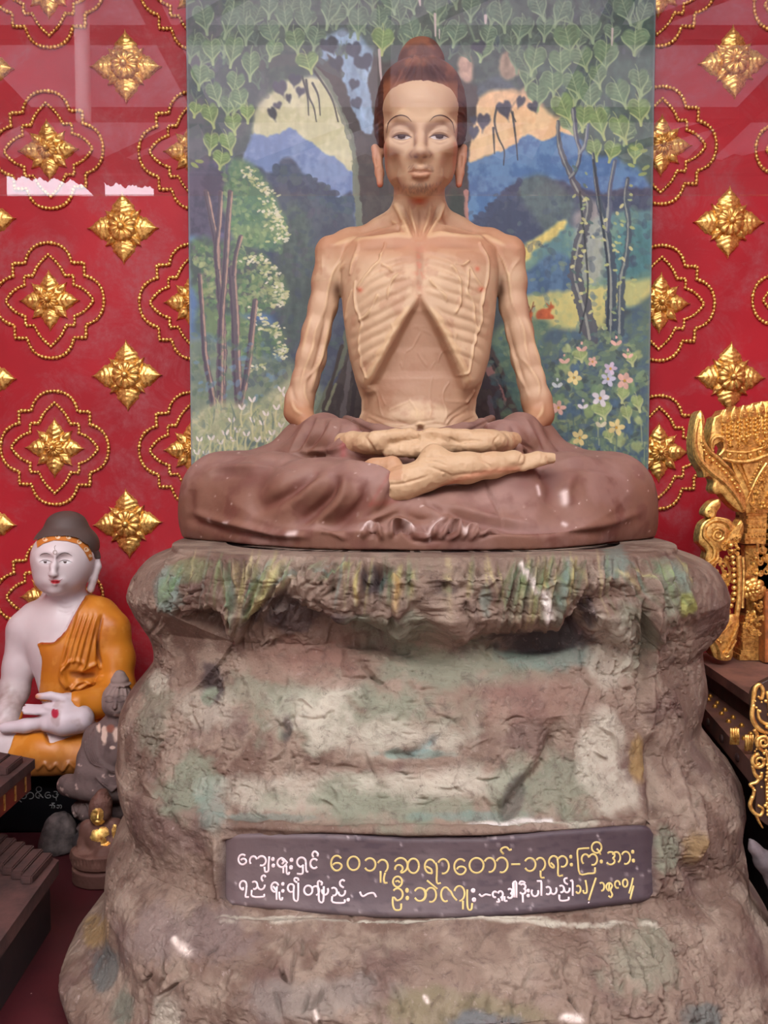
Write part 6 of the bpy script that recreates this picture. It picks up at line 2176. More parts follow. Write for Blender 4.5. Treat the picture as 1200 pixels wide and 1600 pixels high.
outer_q = arc((0, 88), (24, 80), (36, 57), 9) + [(55, 57), (55, 38)] + arc((57, 37), (77, 24), (84, 0), 9)
inner_q = arc((0, 70), (16, 54), (24, 38), 7) + [(38, 38), (38, 24)] + arc((39, 23), (54, 16), (68, 0), 7)
me_big = leaf_mesh('leaf', 34 * MW, 12.5 * MW, 0.011, 4, 13 * MW)
me_small = leaf_mesh('leaf', 26 * MW, 8 * MW, 0.010, 2, 13 * MW)
me_ros = rosette_mesh('rosette', 16 * MW, 0.008, 14, 0.010)
me_bead = bead_mesh('bead', 4.5 * MW, 0.020)
me_out = beaded_border('outer_border', four(outer_q), 0.0050, 0.0092)
me_in = beaded_border('inner_border', four(inner_q), 0.0046, 0.0086)
me_dleaf = leaf_mesh('leaf', 40 * MW, 17 * MW, 0.012, 5, 15 * MW)
me_ddiag = leaf_mesh('leaf', 27 * MW, 8.5 * MW, 0.012, 2, 12 * MW)
me_dros = rosette_mesh('rosette', 24 * MW, 0.009, 10, 0.015)
me_dbead = bead_mesh('bead', 6.0 * MW, 0.022)


def child(name, me, root, rot=0.0):
    o = bpy.data.objects.new(name, me)
    COL.objects.link(o)
    o.parent = root
    o.rotation_euler = (0, rot, 0)
    return o


def copy_thing(root, loc, label, rot=0.0):
    r = root.copy()
    COL.objects.link(r)
    r.location = loc
    r.rotation_euler = (0, rot, 0)
    r['label'] = label
    for ch in list(root.children):
        c = ch.copy()
        COL.objects.link(c)
        c.parent = r
    return r


def wall_pt(px, py):
    return tuple(W(px, py, WALL_Y - 0.0005))


diamonds = [
    (197, 105, 'gold diamond flower on red wall, topmost of the column just left of the painting'),
    (193, 357, 'gold diamond flower on red wall left of the painting, second from the top'),
    (199, 587, 'gold diamond flower on red wall left of the painting, third from the top'),
    (200, 818, 'gold diamond flower on red wall beside the white Buddha head, lowest left of the painting'),
    (-33, 106, 'gold diamond flower cut off by the left picture edge, topmost there'),
    (-30, 345, 'gold diamond flower cut off by the left picture edge, second from the top'),
    (-28, 592, 'gold diamond flower cut off by the left picture edge, third from the top'),
    (-28, 818, 'gold diamond flower cut off by the left picture edge, lowest there'),
    (1146, 98, 'gold diamond flower on red wall, topmost right of the painting'),
    (1138, 348, 'gold diamond flower on red wall right of the painting, middle of three'),
    (1140, 590, 'gold diamond flower on red wall just above the golden throne')]
medals = [
    (76, -18, 'gold quatrefoil medallion at the top edge, left column'),
    (76, 235, 'gold quatrefoil medallion crossed by the bright sky reflection on the glass'),
    (78, 470, 'whole gold quatrefoil medallion on left wall, third down the left column'),
    (86, 700, 'whole gold quatrefoil medallion above the white Buddha, fourth down the left column'),
    (78, 932, 'gold quatrefoil medallion behind the white Buddha head and shoulder'),
    (306, -14, 'half-hidden gold quatrefoil medallion at top left edge of the painting'),
    (303, 236, 'half-hidden gold quatrefoil medallion at left edge of the painting, second down'),
    (303, 472, 'half-hidden gold quatrefoil medallion at left edge of the painting, third down'),
    (302, 702, 'half-hidden gold quatrefoil medallion left of the painting just above the robed knee'),
    (296, 935, 'gold quatrefoil medallion almost wholly hidden behind the rock ledge'),
    (1030, -20, 'half-hidden gold quatrefoil medallion at top right edge of the painting'),
    (1033, 228, 'half-hidden gold quatrefoil medallion at right edge of the painting, second down'),
    (1031, 474, 'half-hidden gold quatrefoil medallion at right edge of the painting, third down'),
    (1029, 707, 'half-hidden gold quatrefoil medallion between painting and golden throne'),
    (1264, 10, 'gold quatrefoil medallion cut off at the top right corner'),
    (1266, 232, 'gold quatrefoil medallion cut off by the right edge, beside the upper diamond flowers'),
    (1260, 468, 'gold quatrefoil medallion cut off by the right edge, above the throne crest')]
proto_d = proto_m = None
rs = random.Random(9)
for px, py, lab in diamonds:
    if proto_d is None:
        proto_d = thing('gold_diamond_flower', lab, 'wall ornament', wall_pt(px, py), 'gold diamond flowers on the wall')
        for k in range(4):
            child('leaf', me_dleaf, proto_d, k * math.pi / 2)
            child('leaf', me_ddiag, proto_d, k * math.pi / 2 + math.pi / 4)
        child('rosette', me_dros, proto_d)
        child('bead', me_dbead, proto_d)
    else:
        copy_thing(proto_d, wall_pt(px, py), lab, rs.uniform(-0.06, 0.06))
for px, py, lab in medals:
    if proto_m is None:
        proto_m = thing('gold_medallion', lab, 'wall ornament', wall_pt(px, py), 'gold quatrefoil medallions on the wall')
        child('outer_border', me_out, proto_m)
        child('inner_border', me_in, proto_m)
        for k in range(4):
            child('leaf', me_big, proto_m, k * math.pi / 2)
            child('leaf', me_small, proto_m, k * math.pi / 2 + math.pi / 4)
        child('rosette', me_ros, proto_m)
        child('bead', me_bead, proto_m)
    else:
        copy_thing(proto_m, wall_pt(px, py), lab, rs.uniform(-0.04, 0.04))

# ================================================================== the figures on the left
def finish(g, smooth=2):
    V, q = g.mesh()
    V = laplacian(V, q, smooth, 0.5)
    n = vnormals(V, q)
    if (n * (V - V.mean(0))).sum() < 0:
        q = q[:, ::-1]
        n = -n
    return V, q, n


def sub(V, q, keep):
    """faces whose corners are mostly kept, as a mesh of their own"""
    f = q[keep[q].sum(1) >= 3]
    used = np.unique(f)
    idx = np.full(len(V), -1)
    idx[used] = np.arange(len(used))
    return V[used], idx[f], used


def paint_part(name, V, q, cols, rough, root, bump=None, spec=0.4):
    o = mesh_obj(name, V - np.array(root.location), q, painted(name + '_paint', rough, bump, spec), root, cols=np.clip(cols, 0, 1))
    return o


def graph_smooth(val, q, it=5):
    e = np.concatenate([q[:, [k, (k + 1) % 4]] for k in range(4)])
    e = np.concatenate([e, e[:, ::-1]])
    n = len(val)
    c = np.maximum(np.bincount(e[:, 0], minlength=n), 1)
    val = val.astype(float)
    for _ in range(it):
        val = 0.4 * val + 0.6 * np.bincount(e[:, 0], val[e[:, 1]], minlength=n) / c
    return val


def layer(V, q, n, mask, thick, it=5):
    """a cloth or hair layer over a body: its border dips smoothly under the skin"""
    s = graph_smooth(mask, q, it)
    f = q[s[q].max(1) > 0.2]
    used = np.unique(f)
    idx = np.full(len(V), -1)
    idx[used] = np.arange(len(used))
    off = np.clip((s[used] - 0.5) * 5, -1, 1) * thick
    return V[used] + n[used] * off[:, None], idx[f], used


def build_white_buddha():
    root = thing('white_buddha_statue', 'white-skinned seated Buddha statue in an orange robe with a patterned headband, left of the rock', 'statue', tuple(W(95, 1196, 0.27)))
    org = np.array(root.location)
    Y = 0.25
    m = mpp(Y)
    g = Sculpt(axis_grid(-1.02, -0.52, 0.0036, (-0.80, -0.60), 0.0022), np.arange(0.06, 0.40, 0.0034), axis_grid(0.145, 0.80, 0.0036, (0.53, 0.74), 0.0020))
    C, E = g.chain, g.pell
    # head turned a little to the left
    E(104, 868, Y, 46, 52, 0.078, 0.01)
    E(97, 882, Y - .025, 41.5, 42, 0.065, 0.02)
    E(90, 905, Y - .035, 29, 22, 0.045, 0.03)
    E(88, 868, Y - .035, 34, 30, 0.055, 0.02)
    C([(86, 868, Y - .088, 3.5), (84, 884, Y - .095, 4), (83, 896, Y - .102, 5)], 0.008)
    E(83, 898, Y - .098, 8, 4, 0.009, 0.005)
    for ex, d in ((70, 0), (101, 0.004)):
        E(ex, 873, Y - .094 + d * 3, 12, 6, 0.010, 0.010, 's')
        E(ex, 876, Y - .066 + d * 3, 11, 7, 0.014, 0.004)
    E(86, 909, Y - .078, 15, 9, 0.012, 0.012)
    C([(78, 907, Y - .089, 1.8), (84, 906, Y - .092, 2.6), (88, 906.5, Y - .092, 2.6), (96, 906, Y - .086, 1.8)], 0.003)
    C([(80, 910.5, Y - .088, 1.8), (86, 912, Y - .091, 3), (93, 910, Y - .086, 1.8)], 0.003)
    E(86, 922, Y - .070, 12, 7, 0.014, 0.012)
    C([(104, 920, Y + .005, 27), (104, 950, Y + .01, 29)], 0.02)
    # ears
    C([(148, 866, Y + .01, 7), (152, 885, Y + .005, 6.5), (146, 905, Y, 6), (142, 920, Y, 6)], 0.004)
    E(150, 880, Y - .012, 3, 11, 0.006, 0.003, 's')
    C([(72, 914, Y + .02, 3.5), (70, 928, Y + .02, 3.5)], 0.003)
    # trunk
    C([(104, 968, Y + .02, 40), (60, 975, Y + .02, 32), (42, 985, Y + .01, 26)], 0.03)
    C([(104, 968, Y + .02, 40), (150, 972, Y + .02, 34), (172, 985, Y + .01, 25)], 0.03)
    E(108, 1010, Y + .005, 64, 62, 0.075, 0.03)
    E(114, 1070, Y + .005, 50, 60, 0.07, 0.04)
    # arms
    C([(38, 985, Y + .01, 26), (30, 1040, Y, 23), (22, 1080, Y - .01, 22), (12, 1115, Y - .06, 18), (2, 1150, Y - .10, 15), (-10, 1180, Y - .12, 14)], 0.015)
    C([(176, 985, Y + .01, 25), (184, 1030, Y, 23), (184, 1075, Y - .02, 23), (150, 1098, Y - .08, 20), (120, 1098, Y - .115, 17)], 0.02)
    # lap
    E(90, 1165, Y - .02, 150, 34, 0.15, 0.04)
    C([(-60, 1165, Y - .06, 34), (60, 1168, Y - .13, 24)], 0.04)
    C([(200, 1165, Y - .05, 32), (90, 1172, Y - .13, 22)], 0.04)
    zt = float(W(95, 1200, 0.14)[2]) + 0.0032
    g.f[:] = np.maximum(g.f, (zt - g.z)[None, None, :])
    V, q, n = finish(g)
    V[:, 2] = np.maximum(V[:, 2], zt)
    x, y = PXY(V)
    d = np.zeros(len(V))
    fm = front(n, V)
    S = lambda pts, w, h, **k: stroke(x, y, d, pts, w, h, **k)
    # robe edge over the shoulder, hanging folds, ruffles
    edge = smooth_poly([(132, 935), (118, 958), (104, 985), (86, 1003), (64, 1005)], 6)
    robe = np.zeros(len(V), bool)
    robe_poly = [(134, 930), (118, 958), (104, 985), (86, 1003), (58, 1005), (66, 1030), (62, 1080), (60, 1096), (112, 1096), (124, 1112), (150, 1128), (230, 1128), (230, 930), (170, 926)]
    robe |= in_poly(x, y, robe_poly) | ((x > 134) & (y > 935) & (y < 1128))
    robe |= (V[:, 1] > 0.30) & (y > 940) & (x > 60)
    lapz = y > 1110
    armd = poly_dist(x, y, np.array([(26, 1075), (12, 1115), (2, 1150), (-10, 1185)]))[0]
    robe |= lapz & ~((armd < 19) & (V[:, 1] < 0.21)) & ~(in_poly(x, y, [(22, 1128), (78, 1118), (80, 1100), (150, 1112), (150, 1138), (78, 1162), (72, 1140), (24, 1146)]))
    S([(134, 935), (118, 958), (104, 985), (86, 1003), (62, 1006)], 2.5, 0.004, taper=False)
    for xa, xb in ((112, 96), (120, 104), (128, 112), (136, 120), (144, 132), (148, 146)):
        S([(xa + 8, 960), ((xa + xb) / 2 + 3, 1000), (xb, 1040)], 2.6, 0.0035)
        S([(xa + 12, 962), ((xa + xb) / 2 + 7, 1000), (xb + 5, 1040)], 2.2, -0.003)
    S([(158, 965), (152, 990), (154, 1020), (160, 1045)], 3, -0.006)
    for pts in ([(98, 1046), (108, 1034), (120, 1032), (132, 1038), (126, 1048), (138, 1042), (150, 1036), (158, 1042)], [(100, 1050), (104, 1066), (118, 1076), (132, 1070), (140, 1064), (152, 1066), (160, 1056)], [(112, 1076), (122, 1066), (134, 1064), (146, 1072)], [(98, 1044), (96, 1060), (104, 1074)]):
        S(pts, 2.6, 0.007, taper=False)
    S([(108, 1052), (130, 1056), (150, 1054)], 5, -0.008)
    S([(124, 1100), (122, 1114), (130, 1122), (150, 1128)], 2.5, 0.004)
    S([(92, 948), (104, 951), (116, 947)], 1.2, -0.0015)
    S([(90, 955), (104, 958), (120, 953)], 1.2, -0.0015)
    S([(60, 1200), (70, 1192), (78, 1200), (88, 1194), (98, 1202), (108, 1192), (118, 1200)], 2.5, 0.005, taper=False)
    S([(70, 1130), (72, 1148), (78, 1162)], 2.5, -0.006)
    V = V + n * (d * fm)[:, None]
    n1, n2 = fbm(V, 14, 4, 201), fbm(V, 50, 4, 202)
    hair = (y < np.interp(x, [50, 62, 80, 100, 120, 138, 146, 152], [842, 840, 836, 835, 838, 850, 866, 885])) & (V[:, 2] > 0.6)
    hair |= (V[:, 1] > Y + .0) & (V[:, 2] > 0.62) & (np.abs(x - 104) < 50) & (x < 143)
    skin = ~robe & ~hair
    K = np.tile(lin((206, 190, 188)), (len(V), 1))
    K = mixc(K, (190, 172, 172), 0.6 * sstep(0, 0.5, n1))
    K = mixc(K, (140, 118, 108), 0.75 * sstep(1050, 1085, y) * (x < 60) * sstep(1150, 1120, y) * (0.6 + n2))
    lip = np.exp(-((x - 86.5) / 8.5) ** 2 - ((y - 909) / 3.8) ** 2)
    K = mixc(K, (190, 40, 52), sstep(0.35, 0.6, lip) * (V[:, 1] < Y - .07))
    K = mixc(K, (196, 176, 176), 0.0 * lip)
    O = np.tile(lin((200, 122, 36)), (len(V), 1))
    O = mixc(O, (182, 104, 32), sstep(0.0, 0.4, n1) * 0.8)
    O = mixc(O, (214, 142, 62), 0.5 * sstep(0.1, 0.4, n2))
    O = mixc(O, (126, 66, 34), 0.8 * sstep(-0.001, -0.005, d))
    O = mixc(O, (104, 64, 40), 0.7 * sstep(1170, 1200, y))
    pd = poly_dist(x, y, edge)[0]
    O = mixc(O, (150, 52, 24), 0.9 * sstep(2.0, 1.0, pd))
    H = np.tile(lin((84, 68, 62)), (len(V), 1))
    paint_part('body', V, q, K, 0.35, root)
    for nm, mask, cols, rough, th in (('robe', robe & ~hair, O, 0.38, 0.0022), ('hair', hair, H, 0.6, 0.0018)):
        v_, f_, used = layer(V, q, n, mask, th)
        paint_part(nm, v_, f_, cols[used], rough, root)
    # rounded crown knot
    h = Sculpt(np.arange(-0.80, -0.60, 0.003), np.arange(0.15, 0.36, 0.003), np.arange(0.55, 0.80, 0.003))
    h.pell(104, 852, Y + .002, 48.5, 37, 0.0805, 0.01)
    h.pell(104, 820, Y + .003, 31, 22, 0.048, 0.014)
    v, f, nn = finish(h)
    hx, hy = PXY(v)
    keep = hy < np.interp(hx, [50, 62, 80, 100, 120, 138, 146, 152], [846, 842, 838, 837, 840, 852, 868, 885])
    v2, f2, _ = sub(v, f, keep)
    paint_part('topknot', v2, f2, np.tile(lin((84, 68, 62)), (len(v2), 1)), 0.6, root)
    bvh = BVHTree.FromPolygons([tuple(p) for p in V], [tuple(int(k) for k in t) for t in q])
    P_ = lambda o: (setattr(o, 'parent', root), setattr(o, 'location', -org))
    band = decal('headband', [[(57, 846), (66, 836), (84, 831), (104, 832), (124, 838), (137, 850), (143, 862), (145, 874), (140, 877), (132, 862), (122, 850), (104, 845), (84, 844), (68, 849), (58, 856)]], bvh, plain('headband_orange', (196, 116, 48), 0.4), None, 0.0022, 1.2)
    P_(band)
    cur = []
    for cx, cy, r in ((70, 842, 4), (90, 838, 4), (107, 838.5, 4), (124, 846, 4), (135, 858, 4.2), (141, 868, 2.6)):
        cur.append(ribbon_poly([(cx + r * math.cos(t) * (1 - t / 12), cy + r * math.sin(t) * (1 - t / 12)) for t in np.linspace(0, 8, 14)], 0.65, 3))
    sc = decal('scroll_pattern', cur, bvh, plain('headband_pattern', (226, 196, 160), 0.5), None, 0.0032, 0.7)
    sc.parent = band
    dk = plain('face_line_paint', (72, 52, 46), 0.5)
    for pts in ([(62, 869), (66, 865.5), (73, 864.5), (79, 867)], [(92, 867.5), (98, 864), (106, 864.5), (113, 869)]):
        P_(decal('eyebrow', [ribbon_poly(pts, [0.2, 0.5, 0.5, 0.2])], bvh, dk, None, 0.0012, 0.5))
    for cx in (70, 101):
        w = decal('eye', [[(cx - 8, 878), (cx - 3, 875.8), (cx + 4, 876), (cx + 11, 878.4), (cx + 4, 881), (cx - 2, 881)]], bvh, plain('eye_white', (214, 208, 206), 0.4), None, 0.0012, 0.6)
        P_(w)
        i_ = decal('iris', [[(cx - 2.5, 876.8), (cx + 3.5, 876.8), (cx + 2.5, 880.2), (cx - 1, 880.2)]], bvh, dk, None, 0.002, 0.5)
        i_.parent = w
        l_ = decal('eyelid_line', [ribbon_poly([(cx - 9, 878.4), (cx - 3, 875.4), (cx + 4, 875.6), (cx + 12, 878.6)], [0.2, 0.6, 0.6, 0.2])], bvh, dk, None, 0.0022, 0.5)
        l_.parent = w
    P_(decal('smile_line', [ribbon_poly([(76, 905.5), (81, 908), (86, 908.6), (92, 907.6), (98, 904.4)], [0.2, 0.5, 0.5, 0.2])], bvh, plain('lip_line_paint', (140, 40, 46), 0.5), None, 0.0012, 0.5))
    P_(decal('forehead_mark', [ribbon_poly([(86 + 3 * math.cos(t), 863 + 3 * math.sin(t)) for t in np.linspace(0, 6.1, 12)], 0.6, 3), ribbon_poly([(86, 859), (85, 855), (87, 852)], 0.5)], bvh, plain('mark_paint', (150, 128, 116), 0.5), None, 0.0014, 0.5))
    # hand in the lap and the upturned sole
    hnd = Sculpt(np.arange(-0.90, -0.60, 0.0024), np.arange(0.06, 0.2, 0.0024), np.arange(0.18, 0.37, 0.0024))
    C = hnd.chain
    C([(126, 1098, .145, 16), (104, 1097, .125, 15)], 0.01)
    hnd.pell(90, 1103, .118, 25, 9, 0.026, 0.01)
    for k, (x1, y1, yy, r) in enumerate([(40, 1101.5, .116, 3.2), (37, 1105.5, .109, 3.5), (36, 1110, .103, 3.7), (38, 1114, .099, 3.6)]):
        C([(82, 1104 + k * 2.6, yy, r + 1), (58, (1104 + k * 2.6 + y1) / 2 + 1, yy - .002, r), (x1, y1, yy, r - 1)], 0.002)
    C([(100, 1092, .115, 8), (78, 1087, .108, 6.5), (60, 1088, .105, 5)], 0.004)
    C([(76, 1132, .10, 12), (100, 1128, .105, 20), (125, 1124, .12, 22)], 0.015)
    C([(8, 1137, .112, 9), (40, 1134, .11, 10), (80, 1127, .11, 12)], 0.012)
    v, f, nn = finish(hnd)
    hx, hy = PXY(v)
    K2 = np.tile(lin((204, 188, 190)), (len(v), 1))
    K2 = mixc(K2, (150, 122, 112), 0.5 * sstep(0.1, 0.5, fbm(v, 40, 3, 8)))
    K2 = mixc(K2, (206, 120, 60), 0.9 * np.exp(-((hx - 56) / 7) ** 2 - ((hy - 1089) / 6) ** 2))
    K2 = mixc(K2, (168, 36, 58), sstep(0.4, 0.6, np.exp(-((hx - 86) / 7) ** 2 - ((hy - 1114) / 10) ** 2)) * (hy > 1108))
    paint_part('hand', v, f, K2, 0.4, root)
    return root


def build_plinth():
    top = float(W(95, 1200, 0.14)[2])
    o = thing('black_plinth', 'black plinth with faint grey Burmese writing under the white Buddha', 'plinth', (-0.8, 0.28, 0))
    org = np.array(o.location)
    b = MB().box((-1.15, 0.14, 0.0), (-0.46, 0.42, top), 0.006).build('block', plain('black_stone', (18, 17, 20), 0.3, spec=0.4), None, smooth=False)
    b.parent = o
    b.location = -org
    mb = MB()
    def put(cx, cy, pts):
        for l in pts:
            c = smooth_poly([(10 + a / 12, 1210 + b_ / 12) for a, b_ in l], 3)
            P = W(c[:, 0], c[:, 1], 0.1395)
            mb.tube(P, 0.0011, 6)
    def el(cx, cy, rx, ry, a0, a1, n=14):
        return [(cx + rx * math.cos(math.radians(t)), cy - ry * math.sin(math.radians(t))) for t in np.linspace(a0, a1, n)]
    put(0, 0, [el(320, 400, 55, 55, 90, 440), el(450, 400, 60, 60, 160, -110), [(430, 270), (434, 280), (428, 284)], el(608, 280, 50, 48, 0, 360), el(600, 390, 52, 55, 80, 290), [(610, 350), (640, 390), (690, 440)], [(600, 400), (630, 410), (650, 375)],
               el(780, 390, 55, 55, 50, 330) + el(795, 410, 35, 25, -20, 160, 7), el(915, 345, 40, 25, 130, -60), el(915, 400, 45, 32, 70, -200), [(940, 420), (960, 395), (975, 370)], [(930, 430), (938, 495)], [(225, 380), (240, 480), (285, 520)],
               el(830, 605, 25, 30, 140, -60, 8), el(870, 605, 25, 30, 150, -80, 8), [(880, 560), (850, 540), (905, 540)], [(905, 580), (910, 635)], el(965, 605, 26, 28, 130, -150, 9), el(1010, 605, 24, 30, 150, -80, 8)])
    w = mb.build('grey_lettering', plain('faint_grey_paint', (118, 116, 114), 0.6), None)
    w.parent = b
    return o


def build_grey_buddha():
    root = thing('grey_stone_buddha', 'small weathered grey stone Buddha with ridged robe folds between white Buddha and rock', 'statue', tuple(W(180, 1300, 0.045)))
    org = np.array(root.location)
    Y = 0.045
    g = Sculpt(np.arange(-0.71, -0.44, 0.0015), np.arange(-0.03, 0.12, 0.0019), np.arange(0.05, 0.45, 0.0014))
    C, E = g.chain, g.pell
    E(184, 1092, Y, 24, 27, 0.032, 0.01)
    E(182, 1104, Y - .010, 19, 16, 0.026, 0.012)
    E(187, 1063, Y, 14, 10, 0.017, 0.006)
    E(187, 1055, Y, 9, 8, 0.012, 0.006)
    E(188, 1069, Y, 17, 4, 0.021, 0.003)
    C([(181, 1098, Y - .034, 2), (179, 1106, Y - .039, 3)], 0.004)
    for ex in (171, 188):
        E(ex, 1096, Y - .038, 6, 2.6, 0.006, 0.004, 's')
    C([(176, 1113, Y - .033, 1.6), (180, 1115, Y - .034, 1.8), (185, 1113, Y - .032, 1.6)], 0.002)
    C([(206, 1094, Y + .005, 3.5), (206, 1110, Y + .003, 4)], 0.003)
    C([(163, 1094, Y + .005, 3), (163, 1108, Y + .003, 3)], 0.003)
    C([(184, 1112, Y, 15), (184, 1126, Y, 17)], 0.01)
    C([(184, 1145, Y + .01, 28), (156, 1150, Y + .008, 20)], 0.02)
    C([(184, 1145, Y + .01, 28), (208, 1150, Y + .008, 20)], 0.02)
    E(180, 1175, Y, 40, 36, 0.042, 0.02)
    C([(148, 1150, Y + .005, 17), (138, 1185, Y - .005, 16), (134, 1205, Y - .02, 14), (160, 1212, Y - .045, 9)], 0.012)
    C([(214, 1150, Y + .005, 17), (222, 1185, Y - .005, 16), (220, 1205, Y - .02, 14), (190, 1212, Y - .045, 9)], 0.012)
    C([(105, 1226, Y - .01, 16), (170, 1232, Y - .045, 13), (240, 1226, Y - .01, 16)], 0.02)
    E(172, 1228, Y, 66, 20, 0.055, 0.02)
    E(168, 1262, Y + .005, 56, 22, 0.05, 0.02)
    E(160, 1292, Y + .005, 40, 16, 0.045, 0.015)
    g.f[:] = np.maximum(g.f, (0.058 - g.z)[None, None, :])
    V, q, n = finish(g, 1)
    x, y = PXY(V)
    d = np.zeros(len(V))
    S = lambda pts, w, h, **k: stroke(x, y, d, pts, w, h, **k)
    for k in range(7):
        t = k * 4.2
        if k == 6:
            break
        t = k * 5.0
        S([(152 - t * 0.7, 1135 + t), (150 - t * 0.55, 1168 + t * 0.3), (160 - t * 0.5, 1190 + t * 0.2), (182, 1200 + t * 0.35), (204 + t * 0.3, 1190 + t * 0.2), (212 + t * 0.4, 1168), (212 + t * 0.5, 1135 + t)], 1.7, 0.0046, taper=False)
    for k in range(5):
        S([(150 + k * 3, 1214 + k * 3), (166 + k * 1.5, 1228 + k * 2), (182 - k * 1.5, 1228 + k * 2), (198 - k * 3, 1214 + k * 3)], 1.3, 0.003)
    for pts in ([(112, 1256), (120, 1276), (132, 1256)], [(116, 1258), (122, 1270), (128, 1258)], [(136, 1256), (146, 1278), (158, 1256)], [(141, 1258), (147, 1272), (152, 1258)]):
        S(pts, 1.6, 0.004, taper=False)
    R = random.Random(2)
    for k in range(40):
        a = R.uniform(-1, 1)
        S([(186 + a * 12, 1072), (184 + a * 20, 1080 + abs(a) * 4), (183 + a * 25, 1090 + abs(a) * 6)], 1.0, R.choice([-1, 1]) * 0.0012)
    V = V + n * (d * front(n, V))[:, None]
    V = V + n * (0.0008 * fbm(V, 90, 3, 4))[:, None]
    n1, n2 = fbm(V, 30, 4, 211), fbm(V, 80, 4, 212)
    K = np.tile(lin((104, 86, 82)), (len(V), 1))
    K = mixc(K, (146, 126, 118), 0.9 * sstep(1126, 1112, y) * sstep(-0.3, 0.3, n1 + 0.3))
    K = mixc(K, (78, 62, 60), 0.7 * sstep(0.1, 0.5, n1) * (y > 1125))
    for cx, cy, rx, ry in ((163, 1148, 5, 16), (164, 1146, 3, 9), (182, 1147, 7, 12), (155, 1138, 3, 10), (176, 1168, 5, 3), (188, 1118, 14, 2.5)):
        K = mixc(K, (206, 178, 160), sstep(1.1, 0.6, np.sqrt(((x - cx) / rx) ** 2 + ((y - cy) / ry) ** 2) + 0.5 * n2))
    K = mixc(K, (140, 82, 64), 0.8 * sstep(1.1, 0.5, np.sqrt(((x - 173) / 7) ** 2 + ((y - 1138) / 8) ** 2) + 0.6 * n2))
    K = mixc(K, (178, 150, 140), sstep(0.42, 0.55, n2) * (y > 1190) * 0.8)
    for pts, w, a in ([(165, 1096), (170, 1097.5), (176, 1096.5)], 1.1, .8), ([(183, 1096.5), (188, 1097.5), (194, 1095.5)], 1.1, .8), ([(164, 1090), (170, 1087.5), (177, 1090)], .9, .5), ([(183, 1090), (190, 1087), (197, 1089)], .9, .5), ([(174, 1112.5), (180, 1114), (187, 1112)], 1.1, .8), ([(176, 1106), (180, 1108), (184, 1106)], 1.2, .5), ([(205, 1096), (206, 1108)], 1.2, .5):
        acc = np.zeros(len(V))
        stroke(x, y, acc, pts, w, a, taper=False)
        K = mixc(K, (74, 58, 54), np.clip(acc, 0, 1))
    paint_part('body', V, q, K, 0.75, root, (220, 0.5, 0.001, 4, 0.6), 0.2)
    b = MB()
    c = org
    b.box((c[0] - 0.075, 0.0, 0), (c[0] + 0.02, 0.10, 0.058), 0.006)
    o = b.build('base', plain('dark_base_stone', (52, 44, 44), 0.8, vary=0.3), None)
    o.parent = root
    o.location = -org
    return root


